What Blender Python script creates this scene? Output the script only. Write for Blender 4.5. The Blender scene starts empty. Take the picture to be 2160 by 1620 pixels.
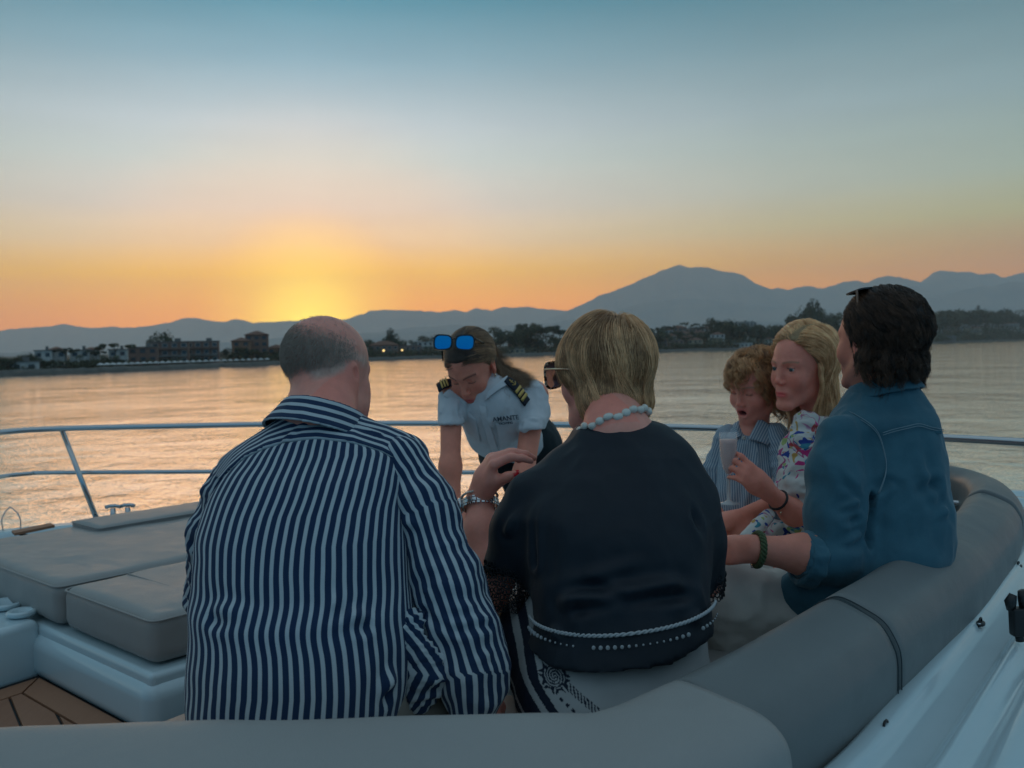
import bpy, math, random
import numpy as np
from mathutils import Vector, Matrix, Euler

random.seed(7)
RNG = np.random.default_rng(7)
R_ = math.radians
SC = bpy.context.scene
COL = SC.collection

# ------------------------------------------------------------------ camera
CAM_Z = 1.02            # eye height above the cockpit floor
SEA_Z = CAM_Z - 5.0     # the sea lies five metres below the eye
F_PX = 1900.0
PITCH, ROLL = R_(2.26), R_(-1.2)
cam_d = bpy.data.cameras.new('camera')
cam_d.sensor_width = 36.0
cam_d.lens = F_PX / 2160 * 36
cam_d.clip_start = 0.05
cam_d.clip_end = 60000
cam_d.dof.use_dof = True
cam_d.dof.focus_distance = 1.8
cam_d.dof.aperture_fstop = 7.0
cam = bpy.data.objects.new('camera', cam_d)
COL.objects.link(cam)
CROT = Matrix.Rotation(math.pi / 2 - PITCH, 3, 'X') @ Matrix.Rotation(ROLL, 3, 'Z')
cam.matrix_world = Matrix.Translation((0, 0, CAM_Z)) @ CROT.to_4x4()
SC.camera = cam

def at(px, py, d):
    """World point seen at photo pixel (px, py) at forward distance d (used to survey the place)."""
    v = CROT @ Vector(((px - 1080) / F_PX, -(py - 810) / F_PX, -1))
    v = v * (d / v.y)
    return np.array([v.x, v.y, v.z + CAM_Z])

def atz(px, py, z):
    """World point seen at pixel on the horizontal plane z."""
    v = CROT @ Vector(((px - 1080) / F_PX, -(py - 810) / F_PX, -1))
    t = (z - CAM_Z) / v.z
    return np.array([v.x * t, v.y * t, z])

# ------------------------------------------------------------------ view, sky, sun
SC.view_settings.view_transform = 'Standard'
SC.view_settings.look = 'None'
SC.view_settings.exposure = 0.0
SC.view_settings.gamma = 1.0
SC.view_settings.use_curve_mapping = False
SC.render.engine = 'CYCLES'
SC.cycles.max_bounces = 7
SC.cycles.diffuse_bounces = 3
SC.cycles.glossy_bounces = 3
SC.cycles.transmission_bounces = 6
SC.cycles.transparent_max_bounces = 8
SC.cycles.volume_bounces = 1
SC.cycles.use_denoising = True
SC.cycles.caustics_reflective = False
SC.cycles.caustics_refractive = False
SC.cycles.sample_clamp_indirect = 4

def lin(r, g, b):
    f = lambda c: (c / 255 / 12.92) if c / 255 <= 0.04045 else ((c / 255 + 0.055) / 1.055) ** 2.4
    return (f(r), f(g), f(b))

class NT:
    def __init__(s, tree):
        s.t = tree; s.n = tree.nodes; s.l = tree.links
    def node(s, typ, **kw):
        n = s.n.new(typ)
        for k, v in kw.items():
            setattr(n, k, v)
        return n
    def link(s, a, b):
        s.l.new(a, b)
    def sock(s, inp, v):
        if hasattr(v, 'links') or isinstance(v, bpy.types.NodeSocket):
            s.l.new(v, inp)
        else:
            inp.default_value = v
    def math(s, op, a, b=0.0, c=None, clamp=False):
        n = s.n.new('ShaderNodeMath'); n.operation = op; n.use_clamp = clamp
        s.sock(n.inputs[0], a); s.sock(n.inputs[1], b)
        if c is not None: s.sock(n.inputs[2], c)
        return n.outputs[0]
    def mix(s, f, a, b, blend='MIX'):
        n = s.n.new('ShaderNodeMix'); n.data_type = 'RGBA'; n.blend_type = blend
        s.sock(n.inputs[0], f)
        for i, v in ((6, a), (7, b)):
            if isinstance(v, tuple) and len(v) == 3: v = (*v, 1)
            s.sock(n.inputs[i], v)
        return n.outputs[2]
    def ramp(s, f, stops, interp='LINEAR'):
        n = s.n.new('ShaderNodeValToRGB'); cr = n.color_ramp; cr.interpolation = interp
        while len(cr.elements) > 1: cr.elements.remove(cr.elements[-1])
        for i, (p, c) in enumerate(stops):
            e = cr.elements[0] if i == 0 else cr.elements.new(p)
            e.position = p
            if isinstance(c, (int, float)): c = (c, c, c)
            e.color = (*c, 1)
        s.sock(n.inputs[0], f)
        return n.outputs[0]
    def noise(s, vec, scale, detail=3, rough=0.5, dist=0.0):
        n = s.n.new('ShaderNodeTexNoise'); s.sock(n.inputs['Vector'], vec) if vec is not None else None
        n.inputs['Scale'].default_value = scale; n.inputs['Detail'].default_value = detail
        n.inputs['Roughness'].default_value = rough; n.inputs['Distortion'].default_value = dist
        return n.outputs['Fac']
    def mapping(s, vec, scale=(1, 1, 1), rot=(0, 0, 0), loc=(0, 0, 0)):
        n = s.n.new('ShaderNodeMapping'); s.sock(n.inputs[0], vec)
        n.inputs['Scale'].default_value = scale; n.inputs['Rotation'].default_value = rot; n.inputs['Location'].default_value = loc
        return n.outputs[0]
    def bump(s, h, strength=0.3, dist=0.01):
        n = s.n.new('ShaderNodeBump'); s.sock(n.inputs['Height'], h)
        n.inputs['Strength'].default_value = strength; n.inputs['Distance'].default_value = dist
        return n.outputs[0]
    def attr(s, name, out='Fac'):
        n = s.n.new('ShaderNodeAttribute'); n.attribute_name = name
        return n.outputs[out]

# the afterglow: the sun has just gone behind the ridge, left of the middle
SUN_AZ = math.atan2((655 - 1080) / F_PX, 1.0)       # angle from +Y towards +X
SUN_EL = R_(1.6)
world = bpy.data.worlds.new('World'); SC.world = world
world.use_nodes = True
W = NT(world.node_tree); W.n.clear()
tc = W.node('ShaderNodeTexCoord')
sep = W.node('ShaderNodeSeparateXYZ'); W.link(tc.outputs['Generated'], sep.inputs[0])
X, Y, Z = sep.outputs
el = W.math('MULTIPLY', W.math('ARCSINE', Z), 180 / math.pi / 90.0)     # elevation / 90 deg
elc = W.math('MAXIMUM', el, 0.0)
hl = W.math('SQRT', W.math('ADD', W.math('MULTIPLY', X, X), W.math('ADD', W.math('MULTIPLY', Y, Y), 1e-6)))
sx, sy = math.sin(SUN_AZ), math.cos(SUN_AZ)
ca = W.math('DIVIDE', W.math('ADD', W.math('MULTIPLY', X, sx), W.math('MULTIPLY', Y, sy)), hl)
az = W.math('DIVIDE', W.math('ARCCOSINE', W.math('MINIMUM', W.math('MAXIMUM', ca, -1.0), 1.0)), math.pi)  # 0 at the sun, 1 opposite
D = 1 / 90.0
HAZE = 7.5e-5                                       # air density, see the haze box below
AIR = (.34, .29, .22)                               # what that air scatters towards the eye
def thru(e, c):
    """sky colour above the air so that it arrives as c after crossing the haze"""
    path = min(14300.0, 1180.0 / max(math.sin(R_(e)), 1e-3)); t = math.exp(-HAZE * path)
    return tuple(max(k - a * (1 - t) * .9, .01) / t for k, a in zip(c, AIR))
# colours: elevation in degrees -> sky colour, towards the glow, 45 degrees off it, and behind
ramp_sun = W.ramp(elc, [
    (0 * D, thru(0, lin(249, 168, 60))), (2 * D, thru(2, lin(251, 171, 58))), (3.1 * D, thru(3.1, lin(250, 179, 70))), (4.9 * D, thru(4.9, lin(248, 194, 104))), (6.7 * D, thru(6.7, lin(240, 205, 163))), (8.8 * D, thru(8.8, lin(229, 211, 194))), (11.7 * D, thru(11.7, lin(214, 216, 208))), (13.7 * D, thru(13.7, lin(204, 210, 210))), (17.4 * D, thru(17.4, lin(154, 180, 190))), (21.4 * D, thru(21.4, lin(100, 150, 166))), (32 * D, thru(32, lin(112, 148, 162))), (60 * D, thru(60, lin(142, 162, 175))), (90 * D, thru(90, lin(146, 166, 178)))])
ramp_side = W.ramp(elc, [
    (0 * D, thru(0, lin(205, 148, 96))), (2 * D, thru(2, lin(204, 148, 92))), (3.5 * D, thru(3.5, lin(196, 149, 104))), (5.2 * D, thru(5.2, lin(180, 152, 116))), (7 * D, thru(7, lin(174, 167, 130))), (9.4 * D, thru(9.4, lin(164, 171, 154))), (13.8 * D, thru(13.8, lin(144, 161, 161))), (20.6 * D, thru(20.6, lin(96, 127, 136))), (32 * D, thru(32, lin(112, 142, 154))), (60 * D, thru(60, lin(142, 162, 175))), (90 * D, thru(90, lin(146, 166, 178)))])
ramp_back = W.ramp(elc, [
    (0 * D, thru(0, lin(124, 138, 148))), (10 * D, thru(10, lin(116, 136, 149))), (25 * D, thru(25, lin(122, 144, 157))), (60 * D, thru(60, lin(142, 162, 175))), (90 * D, thru(90, lin(146, 166, 178)))])
f1 = W.ramp(az, [(0.0, 0.0), (0.05, 0.16), (0.10, 0.46), (0.16, 0.76), (0.24, 1.0)])
f2 = W.ramp(az, [(0.22, 0.0), (0.6, 1.0)], 'EASE')
skyc = W.mix(f2, W.mix(f1, ramp_sun, ramp_side), ramp_back)
# glow round the sun
sd = (math.sin(SUN_AZ) * math.cos(SUN_EL), math.cos(SUN_AZ) * math.cos(SUN_EL), math.sin(SUN_EL))
dt = W.node('ShaderNodeVectorMath', operation='DOT_PRODUCT'); W.link(tc.outputs['Generated'], dt.inputs[0]); dt.inputs[1].default_value = sd
ang = W.math('DIVIDE', W.math('ARCCOSINE', W.math('MINIMUM', dt.outputs['Value'], 1.0)), math.pi)
glow = W.ramp(ang, [(0.0, (1, 1, 1)), (2.0 / 180, (.8, .8, .8)), (4.5 / 180, (.44, .44, .44)), (8 / 180, (.12, .12, .12)), (15 / 180, (0, 0, 0))], 'EASE')
gcol = W.mix(W.ramp(ang, [(0, 0), (7 / 180, 1)]), thru(3, tuple(k * 1.3 for k in lin(255, 226, 108))), thru(5, lin(255, 188, 70)))
sky2 = W.mix(glow, skyc, gcol)
low = W.ramp(W.math('MULTIPLY', el, -1.0), [(0.0, 0.0), (0.03, 1.0)])
sky3 = W.mix(low, sky2, lin(70, 84, 90))
hzn = W.noise(W.mapping(tc.outputs['Generated'], (3, 3, 22)), 1.6, 5, .6, .4)
sky3 = W.mix(1.0, sky3, W.ramp(hzn, [(.25, (.955, .955, .96)), (.75, (1.03, 1.025, 1.02))]), 'MULTIPLY')
bg = W.node('ShaderNodeBackground'); W.link(sky3, bg.inputs[0]); bg.inputs[1].default_value = 1.0
wo = W.node('ShaderNodeOutputWorld'); W.link(bg.outputs[0], wo.inputs[0])

sun_d = bpy.data.lights.new('sun', 'SUN'); sun_d.energy = 0.28; sun_d.angle = R_(34); sun_d.color = (1.0, 0.46, 0.17)
sun = bpy.data.objects.new('sun', sun_d); COL.objects.link(sun)
sun.rotation_euler = Vector((-sd[0], -sd[1], -math.sin(R_(4)))).to_track_quat('-Z', 'Y').to_euler()

# ------------------------------------------------------------------ object helpers
def tag(o, label=None, cat=None, group=None, kind=None):
    if label: o['label'] = label
    if cat: o['category'] = cat
    if group: o['group'] = group
    if kind: o['kind'] = kind
    return o

def empty(name, loc, label=None, cat=None, group=None, rotz=0.0):
    o = bpy.data.objects.new(name, None); COL.objects.link(o)
    o.empty_display_size = 0.1
    o.location = tuple(float(v) for v in loc); o.rotation_euler = (0, 0, rotz)
    return tag(o, label, cat, group)

def mesh_from(name, V, faces, smooth=True, mats=(), attrs=None, mat_idx=None):
    me = bpy.data.meshes.new(name)
    V = np.asarray(V, dtype=np.float32)
    if isinstance(faces, np.ndarray) and faces.ndim == 2:
        nf, k = faces.shape
        me.vertices.add(len(V)); me.vertices.foreach_set('co', V.ravel())
        me.loops.add(nf * k); me.loops.foreach_set('vertex_index', faces.astype(np.int32).ravel())
        me.polygons.add(nf); me.polygons.foreach_set('loop_start', np.arange(0, nf * k, k, dtype=np.int32))
        me.update(calc_edges=True)
    else:
        me.from_pydata([tuple(v) for v in V], [], [tuple(f) for f in faces])
        me.update()
    if smooth:
        me.polygons.foreach_set('use_smooth', np.ones(len(me.polygons), dtype=bool))
    for m in mats: me.materials.append(m)
    if mat_idx is not None: me.polygons.foreach_set('material_index', np.asarray(mat_idx, dtype=np.int32))
    for k, v in (attrs or {}).items():
        v = np.asarray(v, dtype=np.float32)
        if v.ndim == 2:
            a = me.attributes.new(k, 'FLOAT_COLOR', 'POINT')
            a.data.foreach_set('color', np.concatenate([v, np.ones((len(v), 1), np.float32)], 1).ravel())
        else:
            a = me.attributes.new(k, 'FLOAT', 'POINT'); a.data.foreach_set('value', v.ravel())
    return me

def obj(name, me, mat=None, parent=None, world_origin=True):
    """Link a mesh; when parented, its coordinates are world ones and are moved into the parent's space."""
    if mat is not None and len(me.materials) == 0: me.materials.append(mat)
    o = bpy.data.objects.new(name, me); COL.objects.link(o)
    if parent is not None:
        o.parent = parent
        if world_origin:
            p = parent; M = Matrix.Identity(4); L = []
            while p is not None: L.append(p); p = p.parent
            for q in reversed(L):
                M = M @ q.matrix_parent_inverse @ Matrix.LocRotScale(q.location, q.rotation_euler, q.scale)
            o.matrix_parent_inverse = M.inverted()
    return o

class MB:
    """collects simple solids and builds them as one mesh"""
    def __init__(s): s.v = []; s.f = []
    def add(s, V, F):
        n = len(s.v); s.v.extend([tuple(map(float, p)) for p in V]); s.f.extend([tuple(i + n for i in f) for f in F]); return s
    def box(s, c, size, rz=0.0, top=1.0, M=None):
        x, y, z = [v / 2 for v in size]; V = []
        for sz in (-1, 1):
            k = top if sz > 0 else 1
            for a, b in ((-1, -1), (1, -1), (1, 1), (-1, 1)): V.append(Vector((a * x * k, b * y * k, sz * z)))
        if M is None: M = Matrix.Translation(tuple(float(q) for q in c)) @ Matrix.Rotation(rz, 4, 'Z')
        V = [M @ v for v in V]
        return s.add(V, [(3, 2, 1, 0), (4, 5, 6, 7), (0, 1, 5, 4), (1, 2, 6, 5), (2, 3, 7, 6), (3, 0, 4, 7)])
    def tube(s, pts, r, n=8, cap=True, rr=None):
        pts = [Vector(tuple(float(q) for q in p)) for p in pts]; m = len(pts); V = []; F = []
        up = Vector((0, 0, 1)); prev = None
        for i, p in enumerate(pts):
            t = (pts[min(i + 1, m - 1)] - pts[max(i - 1, 0)]).normalized()
            a = prev if prev is not None else (Vector((1, 0, 0)) if abs(t.z) > 0.9 else up)
            a = (a - t * a.dot(t)).normalized(); b = t.cross(a); prev = a
            ri = rr[i] if rr is not None else r
            for k in range(n):
                w = 2 * math.pi * k / n; V.append(p + (a * math.cos(w) + b * math.sin(w)) * ri)
        for i in range(m - 1):
            for k in range(n):
                k2 = (k + 1) % n; F.append((i * n + k, i * n + k2, (i + 1) * n + k2, (i + 1) * n + k))
        if cap: F.append(tuple(range(n - 1, -1, -1))); F.append(tuple((m - 1) * n + k for k in range(n)))
        return s.add(V, F)
    def lathe(s, prof, c=(0, 0, 0), n=24, M=None):
        V = []; F = []; m = len(prof)
        for r, z in prof:
            for k in range(n):
                w = 2 * math.pi * k / n; V.append(Vector((r * math.cos(w), r * math.sin(w), z)))
        for i in range(m - 1):
            for k in range(n):
                k2 = (k + 1) % n; F.append((i * n + k, i * n + k2, (i + 1) * n + k2, (i + 1) * n + k))
        M = M or Matrix.Translation(tuple(float(q) for q in c))
        return s.add([M @ v for v in V], F)
    def prism(s, poly, z0, z1):
        n = len(poly)
        V = [(x, y, z0) for x, y in poly] + [(x, y, z1) for x, y in poly]
        F = [tuple(range(n - 1, -1, -1)), tuple(range(n, 2 * n))] + [(i, (i + 1) % n, n + (i + 1) % n, n + i) for i in range(n)]
        return s.add(V, F)
    def build(s, name, mat, parent=None, smooth=False, bevel=0.0, seg=2, auto=None, wo=True):
        me = mesh_from(name, s.v, s.f, smooth=smooth)
        o = obj(name, me, mat, parent, wo)
        if bevel:
            b = o.modifiers.new('bevel', 'BEVEL'); b.width = bevel; b.segments = seg; b.limit_method = 'ANGLE'; b.angle_limit = R_(30)
            me.polygons.foreach_set('use_smooth', np.ones(len(me.polygons), dtype=bool))
            w = o.modifiers.new('wn', 'WEIGHTED_NORMAL'); w.keep_sharp = True
        return o

def sweep(path, prof, closed_prof=True, scale=None):
    """sweep a 2-D profile (right, up) along a horizontal path of (x, y, z); returns verts, quads"""
    P = np.asarray(path, float); T = np.gradient(P, axis=0); T[:, 2] = 0
    T /= np.linalg.norm(T, axis=1)[:, None]
    Rt = np.stack([T[:, 1], -T[:, 0], np.zeros(len(P))], 1)
    pr = np.asarray(prof, float); m = len(pr); V = []
    for i in range(len(P)):
        for u, w in pr:
            V.append(P[i] + Rt[i] * u + np.array([0, 0, w]))
    F = []
    for i in range(len(P) - 1):
        for k in range(m if closed_prof else m - 1):
            k2 = (k + 1) % m; F.append((i * m + k, (i + 1) * m + k, (i + 1) * m + k2, i * m + k2))
    if closed_prof:
        F.append(tuple(range(m))); F.append(tuple((len(P) - 1) * m + k for k in range(m - 1, -1, -1)))
    return np.array(V), F

def spline(pts, n, closed=False):
    """Catmull-Rom through points, n samples, uniform in parameter"""
    P = np.asarray(pts, float); m = len(P)
    t = np.linspace(0, m - 1, n); i = np.clip(t.astype(int), 0, m - 2); f = (t - i)[:, None]
    g = lambda k: P[np.clip(k, 0, m - 1)]
    p0, p1, p2, p3 = g(i - 1), g(i), g(i + 1), g(i + 2)
    p0 = np.where((i == 0)[:, None], 2 * p1 - p2, p0); p3 = np.where((i + 2 > m - 1)[:, None], 2 * p2 - p1, p3)
    return 0.5 * ((2 * p1) + (-p0 + p2) * f + (2 * p0 - 5 * p1 + 4 * p2 - p3) * f ** 2 + (-p0 + 3 * p1 - 3 * p2 + p3) * f ** 3)

# ------------------------------------------------------------------ materials
def material(name, base=(.5, .5, .5), rough=.5, metal=0.0, spec=.5, **kw):
    m = bpy.data.materials.new(name); m.use_nodes = True
    T = NT(m.node_tree); b = T.n['Principled BSDF']
    b.inputs['Base Color'].default_value = (*base, 1); b.inputs['Roughness'].default_value = rough
    b.inputs['Metallic'].default_value = metal; b.inputs['Specular IOR Level'].default_value = spec
    for k, v in kw.items(): b.inputs[k].default_value = v
    return m, T, b

def noisy(name, c1, c2, scale=3.0, rough=.5, rough2=None, bump=0.0, bscale=60, bdist=.002, metal=0.0, spec=.5, coord='Object', detail=5):
    m, T, b = material(name, c1, rough, metal, spec)
    v = T.node('ShaderNodeTexCoord').outputs[coord]
    n = T.noise(v, scale, detail, .6)
    T.link(T.mix(T.ramp(n, [(.3, 0.), (.7, 1.)]), c1, c2), b.inputs['Base Color'])
    if rough2 is not None: T.link(T.math('MULTIPLY_ADD', n, rough2 - rough, rough), b.inputs['Roughness'])
    if bump: T.link(T.bump(T.noise(v, bscale, 3, .6), bump, bdist), b.inputs['Normal'])
    return m
# ================================================================== value noise in numpy
def vnoise(P, scale=1.0, seed=0):
    P = np.asarray(P, np.float64) * scale + seed * 17.31
    i = np.floor(P).astype(np.int64); f = P - i; f = f * f * (3 - 2 * f)
    def h(a, b, c):
        n = (a * 374761393 + b * 668265263 + c * 2147483647 + seed * 974711) & 0x7fffffff
        n = ((n ^ (n >> 13)) * 1274126177) & 0x7fffffff
        n = n ^ (n >> 16)
        return (n & 0xffff) / 32767.5 - 1
    r = 0
    for dx in (0, 1):
        wx = f[:, 0] if dx else 1 - f[:, 0]
        for dy in (0, 1):
            wy = f[:, 1] if dy else 1 - f[:, 1]
            for dz in (0, 1):
                wz = f[:, 2] if dz else 1 - f[:, 2]
                r = r + wx * wy * wz * h(i[:, 0] + dx, i[:, 1] + dy, i[:, 2] + dz)
    return r

def fbm(P, scale, oct=4, seed=0, gain=.5):
    r = 0; a = 1.0
    for o in range(oct):
        r = r + a * vnoise(P, scale * 2 ** o, seed + o); a *= gain
    return r

# ================================================================== sea
mw, T, b = material('sea_water', (.95, .86, .73), .05, .84, spec=.5)
b.inputs['IOR'].default_value = 2.2
g = T.node('ShaderNodeNewGeometry').outputs['Position']
w1 = T.noise(T.mapping(g, (1, 1, 1)), .45, 4, .55, .6)
w2 = T.noise(T.mapping(g, (1, 1.6, 1), (0, 0, .5)), 2.2, 3, .6, .4)
w3 = T.noise(T.mapping(g, (1, 1, 1), (0, 0, -.4)), .06, 3, .5)
hgt = T.math('ADD', T.math('MULTIPLY', w1, .12), T.math('ADD', T.math('MULTIPLY', w2, .036), T.math('MULTIPLY', w3, .65)))
T.link(T.bump(hgt, 1.0, 1.0), b.inputs['Normal'])
nv = np.array([(-14000, -60, SEA_Z), (14000, -60, SEA_Z), (14000, 9000, SEA_Z), (-14000, 9000, SEA_Z)])
sea = obj('sea', mesh_from('sea', nv, np.array([[0, 1, 2, 3]])), mw); tag(sea, kind='structure')

# ================================================================== mountains
def hz(px): return 735 + (1080 - px) * math.tan(-ROLL)
def ridge(name, pts, dist, depth, mat, seed, rough=30, foot=0.0):
    pts = sorted(pts); xs = np.array([p[0] for p in pts], float); ys = np.array([p[1] for p in pts], float)
    n = 640; m = 30
    px = np.linspace(xs[0], xs[-1], n)
    # smooth interpolation of the skyline
    py = np.interp(px, xs, ys); py = np.convolve(np.pad(py, 1, 'edge'), [.25, .5, .25], 'valid')
    topz = (np.array([hz(p) for p in px]) - py) / F_PX * dist
    V = np.zeros((m, n, 3))
    for j in range(m):
        t = j / (m - 1) * 2 - 1                       # -1 front foot .. 1 back foot
        yd = dist + t * depth
        prof = (1 - abs(t)) ** 1.15
        V[j, :, 0] = (px - 1080) / F_PX * (dist + t * depth * .3)
        V[j, :, 1] = yd
        V[j, :, 2] = topz * prof
    P = V.reshape(-1, 3)
    nz = fbm(np.stack([P[:, 0] / 900, P[:, 1] / 1400, np.zeros(len(P))], 1), 1.0, 5, seed, .55)
    spur = np.abs(fbm(np.stack([P[:, 0] / 1500, P[:, 1] / 3500, np.zeros(len(P))], 1), 1.0, 3, seed + 9))
    w = np.abs(np.repeat(np.linspace(-1, 1, m), n)); ww = np.sin(np.pi * np.clip(w, 0, 1))
    P[:, 2] += ww * (nz * rough * 3 + (spur - .4) * np.tile(topz, m) * .35) + nz * rough * .25 + fbm(np.stack([P[:, 0] / 260, P[:, 1] / 700, np.zeros(len(P))], 1), 1.0, 4, seed + 3, .65) * rough * .8
    P[:, 2] = np.maximum(P[:, 2], 0) + foot + SEA_Z
    idx = np.arange(m * n).reshape(m, n)
    F = np.stack([idx[:-1, :-1], idx[:-1, 1:], idx[1:, 1:], idx[1:, :-1]], -1).reshape(-1, 4)
    o = obj(name, mesh_from(name, P, F), mat); tag(o, kind='structure'); return o

m_mt = noisy('mountain_scrub', (.24, .28, .29), (.34, .34, .32), .004, .95, coord='Object')
ridge('mountain_range_main', [(1040, 700), (1110, 690), (1160, 668), (1200, 652), (1240, 634), (1280, 615), (1300, 606), (1330, 592), (1360, 577), (1385, 566), (1405, 559), (1420, 554), (1434, 552), (1448, 555), (1462, 559), (1474, 558), (1484, 556), (1500, 559), (1520, 561),
  (1545, 566), (1570, 576), (1600, 589), (1630, 601), (1665, 601), (1700, 597), (1740, 597), (1790, 592), (1830, 586), (1870, 578), (1900, 580), (1925, 589), (1942, 592), (1962, 584), (1975, 573), (1990, 569), (2010, 569), (2035, 571), (2060, 573), (2090, 575), (2115, 582), (2140, 574), (2170, 566), (2300, 560), (2500, 575), (2800, 600)], 10500, 1900, m_mt, 3, 26)
ridge('mountain_range_far', [(-700, 690), (-300, 700), (-60, 698), (0, 696), (25, 691), (60, 691), (100, 688), (140, 681), (170, 687), (210, 688), (250, 687), (290, 688), (330, 685), (365, 678), (390, 670), (412, 667), (440, 674), (475, 677), (497, 668), (520, 671), (536, 678), (560, 675), (600, 674), (640, 671),
  (690, 672), (735, 669), (760, 660), (790, 652), (815, 649), (860, 650), (905, 652), (935, 651), (962, 648), (985, 653), (1008, 645), (1040, 650), (1062, 643), (1090, 644), (1120, 643), (1150, 648), (1190, 652), (1260, 652), (1400, 640), (1600, 660)], 12500, 1500, m_mt, 8, 20)
ridge('mountain_range_near', [(2560, 590), (2300, 596), (2180, 592), (2140, 589), (2090, 594), (2040, 606), (1990, 618), (1900, 632), (1800, 645), (1700, 652), (1600, 640), (1500, 628), (1430, 627), (1360, 634), (1300, 650), (1180, 674), (1060, 684), (960, 682), (860, 690), (760, 706), (640, 716), (520, 716)], 7600, 1300, m_mt, 21, 16)
ridge('foothills', [(-400, 735), (0, 742), (80, 738), (200, 735), (330, 730), (420, 718), (560, 712), (700, 704), (850, 698), (930, 697), (1060, 702), (1200, 700), (1400, 690), (1560, 672), (1700, 672), (1900, 664), (2100, 650), (2300, 645), (2600, 640)], 5200, 900, m_mt, 33, 10)

# ================================================================== coast
SHORE = [(-900, 245), (-400, 250), (0, 262), (260, 300), (600, 400), (860, 520), (1080, 600), (1400, 700), (1750, 860), (2000, 1300), (2200, 1900), (2600, 3000)]
def shore_y(px): return float(np.interp(px, [p[0] for p in SHORE], [p[1] for p in SHORE]))
def land_h(px, back):
    """land height above the sea, `back` metres inland"""
    hill = 15 * math.exp(-((px - 1450) / 150) ** 2) + 10 * math.exp(-((px - 1720) / 90) ** 2) + 22 * math.exp(-((px - 2080) / 160) ** 2) * (shore_y(px) / 1500)
    s = min(max(back / 14.0, 0), 1) * 1.6
    return s + min(max((back - 20) / 90.0, 0), 1) * hill + max(back - 120, 0) * .004
pxs = np.linspace(-900, 2600, 260); backs = [-12, -2, 0, 3, 8, 16, 30, 55, 90, 140, 250, 600, 1500, 3800]
LV = []
for bk in backs:
    for p in pxs:
        d = shore_y(p) + bk
        h = land_h(p, bk) if bk > 0 else bk * .12
        d2 = shore_y(p) + min(bk, 400)
        LV.append(((p - 1080) / F_PX * d + math.sin(p * .13) * 1.5 * (bk < 30), d + math.sin(p * .31) * 1.0 * (bk < 30), SEA_Z + h + (0.3 * math.sin(p * .7 + bk) if bk > 4 else 0)))
idx = np.arange(len(LV)).reshape(len(backs), len(pxs))
LF = np.stack([idx[:-1, :-1], idx[:-1, 1:], idx[1:, 1:], idx[1:, :-1]], -1).reshape(-1, 4)
m_land = noisy('coast_ground', (.07, .065, .05), (.045, .055, .035), .05, .95)
land = obj('shore', mesh_from('shore', np.array(LV), LF), m_land); tag(land, kind='structure')
# a low quay wall of rock along the water
def on_land(px, back, dz=0.0):
    d = shore_y(px) + back
    return Vector(((px - 1080) / F_PX * d, d, SEA_Z + land_h(px, back) + dz))
m_quay = noisy('quay_stone', (.10, .10, .09), (.17, .16, .14), .3, .9, bump=.5, bscale=1.5, bdist=.3)
qp = [on_land(p, -1, -.3) for p in np.linspace(-800, 2250, 240)]
qv, qf = sweep([(q.x, q.y, SEA_Z - .3) for q in qp], [(1.6, 0), (1.2, 1.1), (.6, 1.9), (-2.2, 2.0), (-2.2, 0)])
qv[:, 2] += RNG.normal(0, .12, len(qv))
quay = obj('quay_wall', mesh_from('quay_wall', qv, qf, smooth=False), m_quay)
tag(quay, 'long low grey stone quay wall along the far waterline', 'quay wall')

# ------------------------------------------------------------------ trees
m_leafs = [noisy('foliage_dark', (.030, .045, .022), (.055, .07, .03), .6, .8),
           noisy('foliage_olive', (.05, .06, .03), (.085, .09, .045), .6, .8),
           noisy('foliage_blue', (.03, .05, .035), (.05, .07, .045), .6, .8)]
m_bark = noisy('tree_bark', (.06, .045, .035), (.10, .08, .06), 2, .9)
def crown_mesh(kind, seed):
    rg = np.random.default_rng(seed); C = []
    if kind == 'round':
        for _ in range(9): C.append((rg.normal(0, .20), rg.normal(0, .2), rg.uniform(.38, .82), rg.uniform(.14, .26)))
    elif kind == 'pine':
        for _ in range(9): C.append((rg.normal(0, .30), rg.normal(0, .3), rg.uniform(.74, .9), rg.uniform(.10, .17)))
    elif kind == 'tall':
        for k in range(9): C.append((rg.normal(0, .06), rg.normal(0, .06), .2 + k * .085, .13 - k * .009))
    elif kind == 'bush':
        for _ in range(7): C.append((rg.normal(0, .35), rg.normal(0, .3), rg.uniform(.2, .6), rg.uniform(.2, .34)))
    V = []; F = []
    if kind == 'palm':
        for k in range(16):
            a = k * 2.4; up = rg.uniform(-.2, .9); L = rg.uniform(.26, .36); prev = None
            for j in range(5):
                t = j / 4; x = L * t * math.cos(a); y = L * t * math.sin(a); z = .82 + L * (up * t - (0.9 + up * .5) * t * t * .8)
                w = .045 * math.sin(math.pi * (t * .85 + .12)); n = len(V)
                V += [(x - w * math.sin(a), y + w * math.cos(a), z - w * .5), (x, y, z), (x + w * math.sin(a), y - w * math.cos(a), z - w * .5)]
                if prev is not None: F += [(prev, prev + 1, n + 1, n), (prev + 1, prev + 2, n + 2, n + 1)]
                prev = n
        return np.array(V), F
    for (cx, cy, cz, r) in C:
        for _ in range(85):
            d = rg.normal(size=3); d /= np.linalg.norm(d); rad = r * rg.uniform(.72, 1.08)
            p = np.array([cx, cy, cz]) + d * rad * np.array([1, 1, .8 if kind != 'pine' else .5])
            s = rg.uniform(.018, .04); a = rg.normal(size=3); a /= np.linalg.norm(a); bq = np.cross(a, d + .3 * rg.normal(size=3)); bq /= np.linalg.norm(bq) + 1e-6
            n = len(V); V += [p - a * s, p - bq * s, p + a * s, p + bq * s]; F.append((n, n + 1, n + 2, n + 3))
    return np.array(V), F
TREES = {}
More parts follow.
